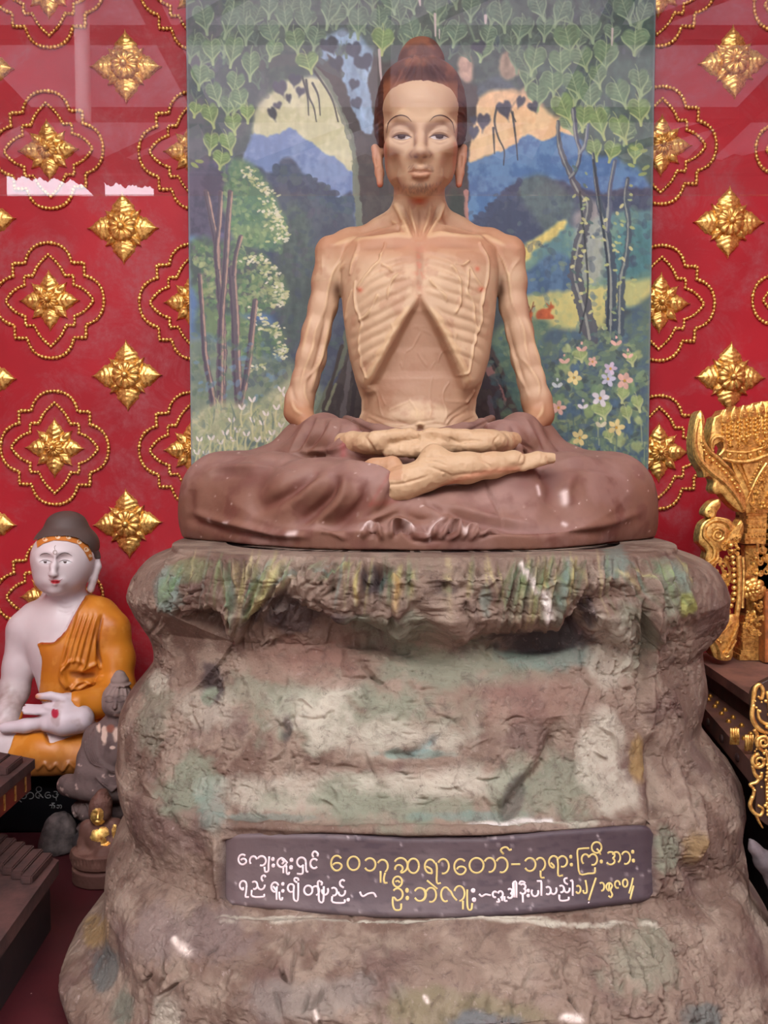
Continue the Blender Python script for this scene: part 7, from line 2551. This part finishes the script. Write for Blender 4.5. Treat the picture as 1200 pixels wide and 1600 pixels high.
def build_gilt_buddha():
    base = W(148, 1392, -0.105)
    root = thing('small_gilt_buddha', 'small brown seated Buddha with worn gold face and chest on a two-step lotus base', 'statue', (float(base[0]), -0.055, 0.0))
    org = np.array(root.location)
    Y = -0.055
    g = Sculpt(np.arange(-0.635, -0.46, 0.0013), np.arange(-0.115, 0.0, 0.0016), np.arange(0.0, 0.225, 0.0012))
    C, E = g.chain, g.pell
    E(157, 1268, Y, 18, 21, 0.024, 0.008)
    E(158, 1254, Y + .003, 17, 15, 0.022, 0.008)
    E(160, 1240, Y + .004, 9, 8, 0.012, 0.008)
    C([(153, 1272, Y - .022, 1.5), (153, 1279, Y - .027, 2)], 0.003)
    for ex in (147, 160):
        E(ex, 1272, Y - .026, 5, 2, 0.004, 0.003, 's')
    C([(150, 1284, Y - .024, 1.2), (156, 1284, Y - .024, 1.2)], 0.002)
    C([(157, 1285, Y, 11), (157, 1298, Y, 13)], 0.008)
    C([(157, 1304, Y + .004, 18), (138, 1296, Y + .004, 12)], 0.014)
    C([(157, 1304, Y + .004, 18), (178, 1294, Y + .004, 13)], 0.014)
    E(157, 1315, Y, 23, 24, 0.026, 0.012)
    C([(136, 1292, Y + .002, 11), (131, 1316, Y - .004, 9), (130, 1338, Y - .02, 7)], 0.008)
    C([(182, 1290, Y + .002, 11), (186, 1312, Y - .004, 10), (172, 1328, Y - .025, 7), (158, 1330, Y - .03, 6)], 0.008)
    C([(120, 1336, Y - .008, 11), (158, 1339, Y - .03, 8), (192, 1335, Y - .008, 11)], 0.012)
    s, X, Y_, Z = g.window((-0.7, -0.2, 0), (-0.4, 0.1, 0.3))
    cx = org[0]

    def disc(zlo, zhi, rx, ry, k):
        dd = (np.sqrt(((X - cx) / rx) ** 2 + ((Y_ - Y) / ry) ** 2) - 1) * min(rx, ry)
        dd = np.maximum(dd, np.maximum(zlo - Z, Z - zhi))
        g.add(s, dd.astype(np.float32), k)
    disc(0.002, 0.028, 0.060, 0.050, 0.006)
    disc(0.026, 0.038, 0.052, 0.044, 0.006)
    disc(0.036, 0.062, 0.059, 0.049, 0.008)
    V, q, n = finish(g, 1)
    x, y = PXY(V)
    d = np.zeros(len(V))
    for k in range(18):
        a = 100 + k * 5.4
        stroke(x, y, d, [(a, 1344), (a + 1, 1352)], 1.0, -0.0016)
    R = random.Random(6)
    for k in range(90):
        t, u = R.uniform(-1, 1), R.uniform(0, 1)
        stroke(x, y, d, [(159 + t * 15, 1238 + u * 22), (159.3 + t * 15, 1238.3 + u * 22)], 1.1, 0.0016)
    for pts in ([(172, 1290), (180, 1310), (176, 1326)], [(166, 1290), (172, 1312), (168, 1326)], [(178, 1288), (188, 1308), (184, 1324)]):
        stroke(x, y, d, pts, 1.1, 0.002)
    V = V + n * (d * front(n, V))[:, None]
    V = V + n * (0.0008 * fbm(V, 90, 3, 14) * (y > 1345))[:, None]
    V[:, 2] = np.maximum(V[:, 2], 0)
    n1 = fbm(V, 60, 4, 221)
    K = np.tile(lin((96, 64, 54)), (len(V), 1))
    K = mixc(K, (120, 86, 74), sstep(0, 0.5, n1) * 0.7)
    K = mixc(K, (82, 52, 46), 0.6 * (y > 1362))
    body = mesh_obj('body', V - org, q, painted('worn_brown_lacquer', 0.65, (200, 0.4, 0.0008, 4, 0.6), 0.25), root, cols=np.clip(K, 0, 1))
    # flakes of gold leaf that are left on face, chest, arm and lap
    gil = np.zeros(len(V))
    for cx_, cy_, rx, ry in ((153, 1276, 12, 13), (150, 1302, 8, 7), (162, 1300, 9, 9), (179, 1300, 5, 14), (155, 1312, 13, 4), (165, 1318, 9, 5), (150, 1308, 10, 4)):
        gil = np.maximum(gil, 1.15 - np.sqrt(((x - cx_) / rx) ** 2 + ((y - cy_) / ry) ** 2) - 0.35 * n1)
    keep = (gil > 0.2) & (front(n, V) > 0.1)
    v2, f2, used = sub(V, q, keep)
    o = mesh_obj('gold_leaf', v2 + n[used] * 0.0004 - org, f2, m_gold, root)
    return root


def build_stand():
    root = thing('tiered_wooden_stand', 'dark reddish-brown tiered wooden stand with ridged slats in the lower left corner', 'stand', (-0.72, -0.26, 0))
    org = np.array(root.location)
    m_wood = plain('dusty_brown_wood', (70, 44, 39), 0.75, vary=0.25, vscale=18, bump=(60, 0.4, 0.002, 5, 0.6))
    m_red = plain('red_lacquer', (104, 36, 24), 0.5, vary=0.3, vscale=10)
    m_dark = plain('dark_brown_side', (44, 26, 23), 0.7, vary=0.3)

    def part(mb, name, mat, smooth=False):
        o = mb.build(name, mat, None, smooth=smooth)
        o.parent = root
        o.location = -org
        return o

    def prism(poly, z0, z1):
        n = len(poly)
        V = [(p[0], p[1], z0) for p in poly] + [(p[0], p[1], z1) for p in poly]
        Fc = [tuple(range(n))[::-1], tuple(range(n, 2 * n))] + [(i, (i + 1) % n, n + (i + 1) % n, n + i) for i in range(n)]
        return V, Fc
    A, Bq, Cq, D = (-.572, -.225), (-.550, -.60), (-1.0, -.60), (-1.0, .05)
    part(MB().add(*prism([A, D, Cq, Bq], 0.095, 0.12)), 'lower_board', m_wood)
    part(MB().add(*prism([(A[0] - .012, A[1] - .01), (D[0], D[1] - .02), Cq, (Bq[0] - .012, Bq[1])], 0.0, 0.095)), 'apron', m_dark)
    # ridges stepping along the back edge
    slope = (D[1] - A[1]) / (D[0] - A[0])
    me = None
    for k in range(18):
        xr = A[0] - 0.010 - k * 0.0225
        yb = A[1] + (xr - A[0]) * slope - 0.006
        if me is None:
            ob = MB().box((-0.0195, -0.085, 0), (0, 0, 0.014), 0.002).build('slat', m_wood, None, smooth=False)
            me = ob.data
        else:
            ob = bpy.data.objects.new('slat', me)
            COL.objects.link(ob)
        ob.parent = root
        ob.location = (xr - org[0], yb - org[1], 0.12 - org[2])
    # upper tier
    U = [(-.672, -.085), (-.672, -.60), (-1.0, -.60), (-1.0, .06)]
    part(MB().add(*prism([U[0], U[3], U[2], U[1]], 0.232, 0.25)), 'upper_board', m_wood)
    rim = part(MB().add(*prism([(U[0][0] - .006, U[0][1] - .006), (U[3][0], U[3][1] - .01), U[2], (U[1][0] - .006, U[1][1])], 0.192, 0.232)), 'rim', m_red)
    tm = None
    for y in np.arange(-0.115, -0.58, -0.042):
        x = U[0][0] - .006
        if tm is None:
            t = MB().box((-0.001, -0.0022, 0), (0.0018, 0.0022, 0.028)).build('gilt_tick', m_gold, None, smooth=False)
            tm = t.data
        else:
            t = bpy.data.objects.new('gilt_tick', tm)
            COL.objects.link(t)
        t.parent = rim
        t.location = (x, y, 0.198)
    for (x, y) in ((-.70, -.50), (-.70, -.28), (-.95, -.50), (-.95, -.2)):
        part(MB().box((x - .02, y - .02, 0.12), (x + .02, y + .02, 0.192)), 'post', m_dark)
    for k in range(3):
        x = -.685 - k * 0.03
        part(MB().box((x - .026, -.17 + k * .013, 0.25), (x, -.105 + k * .013, 0.264), 0.002), 'slat', m_wood)
    return root


build_white_buddha()
build_plinth()
build_grey_buddha()
build_gilt_buddha()
build_stand()
# grey lump of rock on the floor behind the gilt figure
g = Sculpt(np.arange(-0.74, -0.58, 0.003), np.arange(0.0, 0.12, 0.003), np.arange(0.0, 0.16, 0.003))
g.ell(W(94, 1300, 0.06), (0.038, 0.03, 0.045), 0.01)
g.ell(W(90, 1325, 0.06), (0.038, 0.03, 0.03), 0.02)
g.f[:] = np.maximum(g.f, (0.001 - g.z)[None, None, :])
v, f, n = finish(g)
v = v + n * (0.008 * fbm(v, 30, 4, 5))[:, None]
v[:, 2] = np.maximum(v[:, 2], 0)
o = mesh_obj('rough_stone', v, f, plain('grey_stone', (92, 80, 76), 0.85, vary=0.3, vscale=30, bump=(120, 0.5, 0.002, 5, 0.6)), origin=(-0.64, 0.06, 0))
tag(o, 'rough grey stone lump behind the gilt Buddha, against the black plinth', 'stone')

# ================================================================== the gilded throne on the right
def wpts(pts, y):
    p = np.asarray(pts, float)
    return W(p[:, 0], p[:, 1], y)


def spiral(cx, cy, r, turns=1.6, a0=0.0, d=1, n=26):
    return [(cx + r * (1 - 0.82 * t) * math.cos(a0 + d * t * turns * 2 * math.pi), cy + r * (1 - 0.82 * t) * math.sin(a0 + d * t * turns * 2 * math.pi)) for t in np.linspace(0, 1, n)]


def build_throne():
    root = thing('golden_throne', 'ornate carved golden throne with flame-like scrollwork at the right picture edge', 'throne', (0.80, 0.12, 0.392))
    org = np.array(root.location)
    R = random.Random(12)

    def done(mb, name, smooth=True, split=40):
        o = mb.build(name, m_gold, None, smooth=smooth, auto=split if smooth else None)
        o.parent = root
        o.location = -org
        return o

    def plate(mb, pts, y, th, sm=4, bev=0.002, dome=0.0):
        c = smooth_poly(pts, sm, True) if sm else np.asarray(pts, float)
        w = wpts(c, y)
        mb.plate([(p[0], p[2]) for p in w], y + th, th, bev, dome)

    def rope(mb, pts, y, r, sm=5, sides=7):
        c = smooth_poly(pts, sm) if sm else np.asarray(pts, float)
        mb.tube(wpts(c, y), np.atleast_1d(r) * mpp(y), sides)

    def beads(mb, pts, y, r, n):
        c = smooth_poly(pts, 8)
        s = np.concatenate([[0], np.cumsum(np.hypot(*np.diff(c, axis=0).T))])
        for k in range(n):
            t = s[-1] * k / max(1, n - 1)
            p = W(np.interp(t, s, c[:, 0]), np.interp(t, s, c[:, 1]), y)
            mb.ball(p, r * mpp(y), 9, 6)

    def curls(mb, poly, y, n, rmin=3, rmax=6.5, tr=1.3):
        """small carved curls and buds that fill a field"""
        poly = np.asarray(poly, float)
        lo, hi = poly.min(0), poly.max(0)
        k = 0
        while k < n:
            p = (R.uniform(lo[0], hi[0]), R.uniform(lo[1], hi[1]))
            if not in_poly(np.array([p[0]]), np.array([p[1]]), poly)[0]:
                continue
            k += 1
            if R.random() < 0.55:
                rope(mb, spiral(p[0], p[1], R.uniform(rmin, rmax), R.uniform(0.9, 1.6), R.uniform(0, 6), R.choice([-1, 1])), y - R.uniform(0, 0.004), [tr, tr * 0.6], 0, 6)
            else:
                c = W(p[0], p[1], y - 0.001)
                mb.ball(c, (R.uniform(1.6, 3.4) * mpp(y), 0.006, R.uniform(2, 4.5) * mpp(y)), 8, 5)

    # --- the pointed wing that curls up on the left
    wing = MB()
    Yw = 0.085
    plate(wing, [(1095, 641), (1088, 652), (1084, 672), (1082, 695), (1085, 715), (1092, 728), (1098, 738), (1100, 746), (1107, 744), (1113, 748), (1115, 755), (1113, 765), (1119, 772), (1127, 771), (1136, 782), (1146, 792), (1160, 801), (1166, 792), (1163, 772), (1152, 752), (1138, 734), (1118, 716), (1105, 702), (1099, 686), (1100, 668), (1101, 655)], Yw, 0.035, 3, 0.004)
    rope(wing, [(1092, 655), (1087, 680), (1088, 705), (1096, 722), (1112, 738), (1134, 756), (1152, 778), (1162, 796)], Yw - .004, [2, 4.2, 4.2, 3])
    rope(wing, [(1098, 672), (1100, 690), (1108, 704), (1124, 718), (1142, 736), (1156, 756)], Yw - .004, [1.5, 3, 3, 2])
    beads(wing, [(1096, 690), (1104, 710), (1124, 728), (1142, 748), (1156, 768)], Yw - .007, 2.4, 15)
    done(wing, 'wing')
    # --- the crest band with its row of studs and flame points
    crest = MB()
    Yc = 0.115
    plate(crest, [(1108, 690), (1112, 668), (1116, 652), (1124, 648), (1130, 640), (1142, 642), (1148, 634), (1160, 640), (1168, 633), (1180, 632), (1190, 627), (1215, 626), (1215, 702), (1196, 712), (1170, 720), (1148, 720), (1130, 714), (1134, 700), (1128, 690), (1118, 696), (1112, 708)], Yc, 0.04, 0, 0.003)
    rope(crest, [(1112, 700), (1113, 688), (1122, 682), (1132, 688), (1132, 702), (1124, 712)], Yc - .006, [2.4, 3.4, 2.6])
    rope(crest, [(1128, 702), (1145, 706), (1170, 706), (1192, 699), (1212, 692)], Yc - .004, 2.0)
    rope(crest, [(1128, 716), (1150, 721), (1172, 720), (1196, 712), (1212, 706)], Yc - .006, 3.2)
    for px_, py_ in ((1140, 710), (1157, 712.5), (1173, 711), (1188, 706), (1203, 701)):
        crest.tube(wpts(spiral(px_, py_, 5.5, 1.0, 0, 1, 18), Yc - .006), 1.2 * mpp(Yc), 6)
        crest.ball(W(px_, py_, Yc - .005), 3.1 * mpp(Yc), 10, 6)
    for k in range(6):
        x0 = 1134 + k * 14
        base = 692 - k * 2.4
        tip = np.interp(x0, [1130, 1160, 1200], [641, 634, 626])
        plate(crest, [(x0 - 5.5, tip + 20), (x0 - 5, tip + 8), (x0, tip - 1), (x0 + 5, tip + 8), (x0 + 5.5, tip + 20)], Yc - .005, 0.008, 3, 0.002)
        rope(crest, spiral(x0, tip + 12, 4, 1.2, k, 1), Yc - .012, [1.2, 0.8], 0)
        for i in range(5):
            crest.ball(W(x0 - 4, tip + 24 + i * 6.2, Yc - .004), (2.6 * mpp(Yc), .005, 3.2 * mpp(Yc)), 8, 5)
            crest.ball(W(x0 + 4, tip + 24 + i * 6.2, Yc - .004), (2.6 * mpp(Yc), .005, 3.2 * mpp(Yc)), 8, 5)
        for i in range(3):
            crest.ball(W(x0 + 7, base - i * 5 + 4, Yc - .003), (3 * mpp(Yc), .006, 3 * mpp(Yc)), 8, 5)
    curls(crest, [(1132, 690), (1200, 676), (1200, 698), (1140, 702)], Yc - .003, 16, 3, 5)
    done(crest, 'crest')
    # --- carved field under the crest
    fld = MB()
    plate(fld, [(1140, 716), (1215, 700), (1215, 802), (1166, 802), (1158, 775), (1150, 745)], 0.12, 0.035, 0, 0.002)
    rope(fld, [(1152, 724), (1166, 752), (1176, 776), (1182, 800)], 0.112, [1.6, 2.4, 2])
    rope(fld, [(1198, 724), (1186, 742), (1176, 762), (1168, 782)], 0.110, [2.4, 2, 1.6])
    beads(fld, [(1190, 722), (1178, 744), (1170, 760)], 0.108, 2, 9)
    plate(fld, [(1158, 724), (1186, 722), (1174, 750), (1170, 756)], 0.112, 0.006, 0, 0.002)
    curls(fld, [(1168, 770), (1200, 730), (1205, 798), (1172, 798)], 0.112, 46, 2.6, 5)
    done(fld, 'carved_field')
    # --- stepped capital and post
    post = MB()
    for k, (y0, y1, xl, th) in enumerate([(800, 806, 1166, .05), (806, 811, 1168, .04), (811, 819, 1166, .055), (819, 826, 1169, .045), (826, 834, 1167, .055), (834, 842, 1164, .05), (842, 850, 1163, .045)]):
        plate(post, [(xl, y0), (1215, y0), (1215, y1), (xl, y1)], 0.125, th, 0, 0.0015)
    for x0 in range(1170, 1206, 6):
        post.ball(W(x0, 823, 0.078), (2 * mpp(.1), .004, 2.4 * mpp(.1)), 7, 5)
        post.ball(W(x0, 838, 0.072), (2 * mpp(.1), .004, 2.2 * mpp(.1)), 7, 5)
    rope(post, [(1154, 868), (1155, 900), (1154, 940), (1150, 965)], 0.09, 4.2, 5, 10)
    rope(post, [(1161, 870), (1162, 900), (1160, 950)], 0.095, 2.6, 5, 8)
    beads(post, [(1142, 852), (1146, 880), (1147, 910), (1146, 935), (1138, 955)], 0.085, 4.2, 12)
    for k in range(12):
        pass
    done(post, 'post')
    # --- scroll bracket at the upper left of the post
    scr = MB()
    Ys = 0.095
    plate(scr, [(1092, 848), (1093, 832), (1098, 818), (1110, 810), (1124, 808), (1140, 812), (1150, 822), (1158, 812), (1162, 826), (1156, 846), (1146, 850), (1138, 858), (1124, 862), (1118, 872), (1116, 882), (1106, 882), (1102, 874), (1104, 862), (1098, 854)], Ys, 0.03, 3, 0.004)
    rope(scr, [(1104, 880), (1114, 872), (1116, 858), (1108, 846), (1100, 836), (1104, 820), (1118, 813), (1134, 816), (1142, 828)], Ys - .004, [2, 3.6, 3.4, 3])
    rope(scr, [(1108, 884), (1120, 874), (1122, 862)], Ys - .003, [1.6, 2.8, 2])
    rope(scr, spiral(1122, 836, 12, 2.0, -2.4, 1, 34), Ys - .006, [2.8, 1.4], 0)
    rope(scr, spiral(1108, 800, 8, 0.7, 1.5, -1, 16), Ys, [5, 3], 0)
    for k in range(6):
        rope(scr, [(1136 + k * 3, 846 - k * 1.5), (1142 + k * 3, 834 - k * 2), (1152 + k * 1.6, 822 - k)], Ys - .004, [2, 1.4], 4)
    curls(scr, [(1128, 846), (1156, 836), (1156, 866), (1130, 868)], Ys - .002, 16, 2.6, 4.5)
    plate(scr, [(1102, 806), (1102, 796), (1110, 786), (1116, 782), (1124, 780), (1126, 790), (1120, 800), (1116, 810)], Ys, 0.03, 3, 0.004)
    done(scr, 'scroll_bracket')
    # --- pierced lacework panel, built as openwork
    lace = MB()
    Yl = 0.10
    field = [(1104, 880), (1130, 868), (1140, 862), (1144, 950), (1136, 962), (1104, 962), (1100, 940), (1106, 910)]
    curls(lace, field, Yl, 70, 3, 6.2, 1.7)
    for pts in ([(1108, 886), (1104, 910), (1106, 935), (1102, 958)], [(1124, 874), (1132, 900), (1136, 930), (1134, 956)], [(1112, 896), (1124, 906), (1136, 910)], [(1106, 922), (1118, 930), (1134, 928)], [(1116, 944), (1117, 960)], [(1124, 940), (1122, 958)], [(1108, 948), (1124, 946), (1138, 948)], [(1132, 872), (1140, 890), (1138, 910)]):
        rope(lace, pts, Yl, [2.2, 2.6, 2])
    beads(lace, [(1112, 888), (1110, 888.5)], Yl - .004, 4.5, 1)
    done(lace, 'pierced_panel')
    # --- rose and figures beside the post
    rose = MB()
    Yr = 0.10
    for k, (r, n, h) in enumerate(((17, 8, .0), (12, 7, -.006), (7, 5, -.012))):
        for i in range(n):
            t = 2 * math.pi * i / n + k * 0.4
            c = W(1178 + r * 0.7 * math.cos(t), 921 + r * 0.7 * math.sin(t), Yr + h)
            rose.ball(c, (r * 0.46 * mpp(Yr), 0.006, r * 0.42 * mpp(Yr)), 10, 6)
    rose.ball(W(1177, 920, Yr - .016), 3.4 * mpp(Yr), 10, 6)
    done(rose, 'rose')
    fig = MB()
    plate(fig, [(1164, 852), (1215, 852), (1215, 962), (1166, 962)], 0.14, 0.02, 0, 0.002)
    curls(fig, [(1166, 858), (1206, 858), (1206, 900), (1168, 898)], 0.115, 44, 3, 6, 1.8)
    curls(fig, [(1166, 940), (1196, 940), (1196, 966), (1158, 966)], 0.10, 18, 3, 6, 1.8)
    for x0 in (1184, 1192):
        rope(fig, [(x0, 850), (x0, 862)], 0.09, 2.6, 0)
    plate(fig, [(1164, 892), (1173, 899), (1164, 906)], 0.115, 0.01, 0, 0.002)
    done(fig, 'carved_figures')
    # --- flared foot
    foot = MB()
    Yf = 0.075
    plate(foot, [(1072, 978), (1068, 988), (1072, 995), (1080, 993), (1086, 989), (1092, 995), (1088, 1004), (1092, 1014), (1102, 1015), (1108, 1008), (1112, 1018), (1120, 1030), (1142, 1031), (1146, 1010), (1154, 985), (1152, 962), (1130, 962), (1120, 970), (1098, 962), (1086, 964)], Yf, 0.04, 3, 0.004)
    rope(foot, [(1084, 968), (1098, 982), (1112, 996), (1122, 1010), (1126, 1028)], Yf - .004, [2, 3, 4, 4])
    rope(foot, [(1092, 964), (1108, 978), (1122, 988), (1132, 984), (1144, 972)], Yf - .004, [2, 3, 2.4])
    beads(foot, [(1084, 972), (1098, 986), (1112, 994), (1126, 1004)], Yf - .008, 2.3, 12)
    rope(foot, spiral(1128, 980, 8, 1.3, 2, 1), Yf - .006, [2, 1.2], 0)
    rope(foot, [(1128, 1026), (1138, 1010), (1146, 994), (1154, 976)], Yf - .004, [2.6, 2.2, 2])
    rope(foot, [(1130, 1030), (1142, 1014), (1150, 1000)], Yf - .004, 2.4)
    rope(foot, spiral(1134, 1022, 6, 1.2, 0, 1), Yf - .006, [1.8, 1.2], 0)
    done(foot, 'flared_foot')
    blk = MB()
    for y0, y1, xl, th in ((962, 975, 1164, .04), (975, 996, 1160, .05), (996, 1002, 1158, .055), (1002, 1016, 1160, .05), (1016, 1023, 1157, .058), (1023, 1032, 1155, .065)):
        plate(blk, [(xl, y0), (1192, y0), (1194, y1), (xl, y1)], 0.12, th, 0, 0.0015)
    curls(blk, [(1160, 962), (1188, 962), (1188, 994), (1162, 994)], 0.072, 26, 2.4, 4.6, 1.5)
    done(blk, 'foot_block')
    sh = MB()
    plate(sh, [(1196, 925), (1230, 925), (1230, 1036), (1195, 1036)], 0.09, 0.05, 0, 0.002)
    o = sh.build('side_post', plain('dull_gilt_wood', (150, 86, 44), 0.5, vary=0.3, vscale=40), None, smooth=False)
    o.parent = root
    o.location = -org
    # a plain core behind the carving carries it down to the platform
    core = MB().box((W(1166, 900, .14)[0], 0.14, 0.392), (W(1215, 900, .14)[0], 0.20, float(W(1180, 640, .15)[2])))
    o = core.build('core', plain('dull_gilt_core', (120, 66, 34), 0.6), None, smooth=False)
    o.parent = root
    o.location = -org
    # the other half of the throne, beyond the picture edge
    ax = float(W(1214, 850, 0.1)[0])
    for ch in list(root.children):
        if ch.name.split('.')[0] in ('core', 'side_post'):
            continue
        c = ch.copy()
        COL.objects.link(c)
        c.parent = root
        c.scale = (-1, 1, 1)
        c.location = (2 * ax - org[0], -org[1], -org[2])
    return root


def build_platform():
    root = thing('stepped_platform', 'dark brown two-step wooden platform with brass studs under the golden throne', 'platform', (0.95, 0.0, 0))
    org = np.array(root.location)
    m_top = plain('dusty_platform_wood', (112, 76, 64), 0.7, vary=0.2, vscale=14)
    m_side = plain('dark_platform_side', (50, 28, 24), 0.6, vary=0.35, vscale=20, bump=(40, 0.4, 0.003, 5, 0.6))
    m_low = plain('studded_board', (88, 56, 47), 0.6, vary=0.25, vscale=16)
    m_brass = plain('brass_stud', (176, 124, 52), 0.35, 0.7, vary=0.2)

    def prism(poly, z0, z1):
        n = len(poly)
        V = [(p[0], p[1], z0) for p in poly] + [(p[0], p[1], z1) for p in poly]
        return V, [tuple(range(n))[::-1], tuple(range(n, 2 * n))] + [(i, (i + 1) % n, n + (i + 1) % n, n + i) for i in range(n)]

    def part(mb, name, mat, smooth=False):
        o = mb.build(name, mat, None, smooth=smooth)
        o.parent = root
        o.location = -org
        return o
    T = [(.690, .20), (.662, -.42), (1.4, -.42), (1.4, .20)]
    part(MB().add(*prism(T, 0.372, 0.392)), 'top_board', m_top)
    part(MB().add(*prism([(T[0][0] + .012, .20), (T[1][0] + .012, -.41), (1.4, -.41), (1.4, .20)], 0.335, 0.372)), 'top_riser', m_side)
    Lw = [(.672, .22), (.587, -.36), (.71, -.42), (1.4, -.42), (1.4, .22)]
    low = part(MB().add(*prism(Lw, 0.300, 0.335)), 'studded_step', m_low)
    part(MB().add(*prism([(.72, .2), (.66, -.32), (.78, -.36), (1.4, -.36), (1.4, .2)], 0.0, 0.300)), 'base', plain('dark_base', (30, 18, 16), 0.7, vary=0.5, vscale=30, bump=(30, 0.5, 0.004, 5, 0.6)))
    sm = None
    R = random.Random(1)
    for r in range(3):
        for k in range(11):
            y = 0.16 - k * 0.048 + (r % 2) * 0.024
            xe = .672 + (y - .22) * (.085 / .58)
            xt = T[0][0] + (y - .20) * (.028 / .62)
            x = xe + 0.022 + (xt - xe - 0.012) * r / 2.6
            if x > xt - 0.004:
                continue
            if sm is None:
                o = MB().ball((0, 0, 0), (0.005, 0.005, 0.006), 10, 6).build('stud', m_brass, None)
                sm = o.data
            else:
                o = bpy.data.objects.new('stud', sm)
                COL.objects.link(o)
            o.parent = low
            o.location = (x, y, 0.336)
    # gilt clasps on the front lip, and gilt scraps of carving along the far end
    for px, py in ((1147, 1150), (1170, 1160)):
        mb = MB()
        for i in range(4):
            xx = px - 5 + i * 3.6
            mb.tube(wpts([(xx, py - 12), (xx + 1, py), (xx, py + 13)], -0.30), 2.2 * mpp(-.3), 7)
        o = mb.build('gilt_clasp', m_gold, None)
        o.parent = low
    for px, py, w in ((1084, 1076, 14), (1100, 1066, 12), (1117, 1058, 10)):
        y = 0.17
        p = W(px, py, y)
        o = MB().box((p[0] - w * .0007, y - .01, 0.335), (p[0] + w * .0007, y + .01, 0.345), 0.002).build('gilt_chip', m_gold, None)
        o.parent = low
    for k in range(7):
        t = k / 6
        x, y = .672 + (.587 - .672) * t, .22 + (-.36 - .22) * t
        o = MB().ball((x - 0.001, y, 0.317), (0.004, 0.008, 0.008), 8, 6).build('lip_boss', m_side, None)
        o.parent = low
    for ch in low.children:
        pass
    return root


def build_scroll():
    """carved gilt bracket standing against the platform's near corner"""
    root = thing('gilt_scroll_bracket', 'carved golden scroll ornament hanging at the front corner of the studded platform', 'carving', tuple(W(1192, 1180, -0.40)))
    org = np.array(root.location)
    Y = -0.40
    mb = MB()

    def rope(pts, r, y=Y, sm=5):
        c = smooth_poly(pts, sm) if sm else np.asarray(pts, float)
        mb.tube(wpts(c, y), np.atleast_1d(r) * mpp(y), 7)
    rope([(1176, 1110), (1177, 1092), (1180, 1076), (1186, 1070), (1192, 1078), (1190, 1092), (1184, 1088)], [3, 4, 3.4, 2])
    rope([(1177, 1100), (1175, 1118), (1180, 1132), (1190, 1142), (1204, 1146)], [3.4, 4, 4, 3])
    rope([(1184, 1108), (1186, 1122), (1194, 1130), (1206, 1132)], [2, 3, 2.6])
    rope(spiral(1193, 1160, 11, 1.7, 2.4, 1, 30), [3.4, 1.8], Y - .006, 0)
    rope([(1178, 1140), (1183, 1148), (1182, 1160), (1190, 1172), (1204, 1176)], [3, 3.4, 3])
    rope(spiral(1186, 1190, 12, 1.6, -1.6, -1, 30), [3.4, 2], Y - .004, 0)
    rope([(1176, 1196), (1180, 1210), (1188, 1216), (1190, 1206)], [2.6, 3.4, 2.4])
    rope([(1188, 1212), (1182, 1222), (1172, 1226), (1178, 1234), (1176, 1248)], [3, 2.6, 2.6])
    rope([(1176, 1244), (1172, 1258), (1178, 1270), (1188, 1274), (1192, 1264), (1184, 1258)], [3, 3.2, 2.6, 2])
    rope([(1180, 1270), (1186, 1284), (1192, 1294)], [2.6, 2.2, 1.4])
    rope([(1196, 1170), (1200, 1200), (1198, 1240), (1204, 1280)], [2.4, 2.6, 2.4])
    rope([(1200, 1080), (1204, 1110), (1210, 1140)], [4, 4, 3])
    R = random.Random(7)
    for k in range(26):
        p = W(R.uniform(1178, 1206), R.uniform(1085, 1260), Y - .004)
        mb.ball(p, R.uniform(1.6, 3.4) * mpp(Y), 8, 5)
    for k in range(14):
        mb.ball(W(1199 + R.uniform(-1, 1), 1195 + k * 6, Y - .003), 2.6 * mpp(Y), 8, 5)
    # its backing plate
    c = smooth_poly([(1180, 1076), (1178, 1120), (1184, 1150), (1180, 1190), (1182, 1240), (1186, 1280), (1230, 1280), (1230, 1076)], 4, True)
    w = wpts(c, Y)
    b = MB()
    b.plate([(p[0], p[2]) for p in w], Y + .012, .010, .001)
    o = b.build('back_plate', plain('dark_gilt_back', (58, 34, 22), 0.6), None, smooth=False)
    o.parent = root
    o.location = -org
    o = mb.build('scrollwork', m_gold, None)
    o.parent = root
    o.location = -org


build_throne()
build_platform()
build_scroll()
# pale carved tip at the right edge, low in the shade
g = Sculpt(np.arange(0.46, 0.66, 0.0026), np.arange(-0.50, -0.38, 0.003), np.arange(0.0, 0.30, 0.0026))
g.chain([(1172, 1312, -.45, 3), (1180, 1326, -.45, 8), (1195, 1345, -.45, 14), (1218, 1378, -.45, 20), (1240, 1430, -.45, 26), (1262, 1600, -.45, 28)], 0.008)
g.f[:] = np.maximum(g.f, (0.001 - g.z)[None, None, :])
v, f, n = finish(g)
v = v + n * (0.003 * fbm(v, 60, 4, 5))[:, None]
v[:, 2] = np.maximum(v[:, 2], 0)
o = mesh_obj('grey_carved_finial', v, f, plain('grey_plaster', (84, 74, 74), 0.75, vary=0.25, vscale=30), origin=(0.56, -0.45, 0))
tag(o, 'pale grey pointed carving cut off by the lower right picture edge', 'carving')
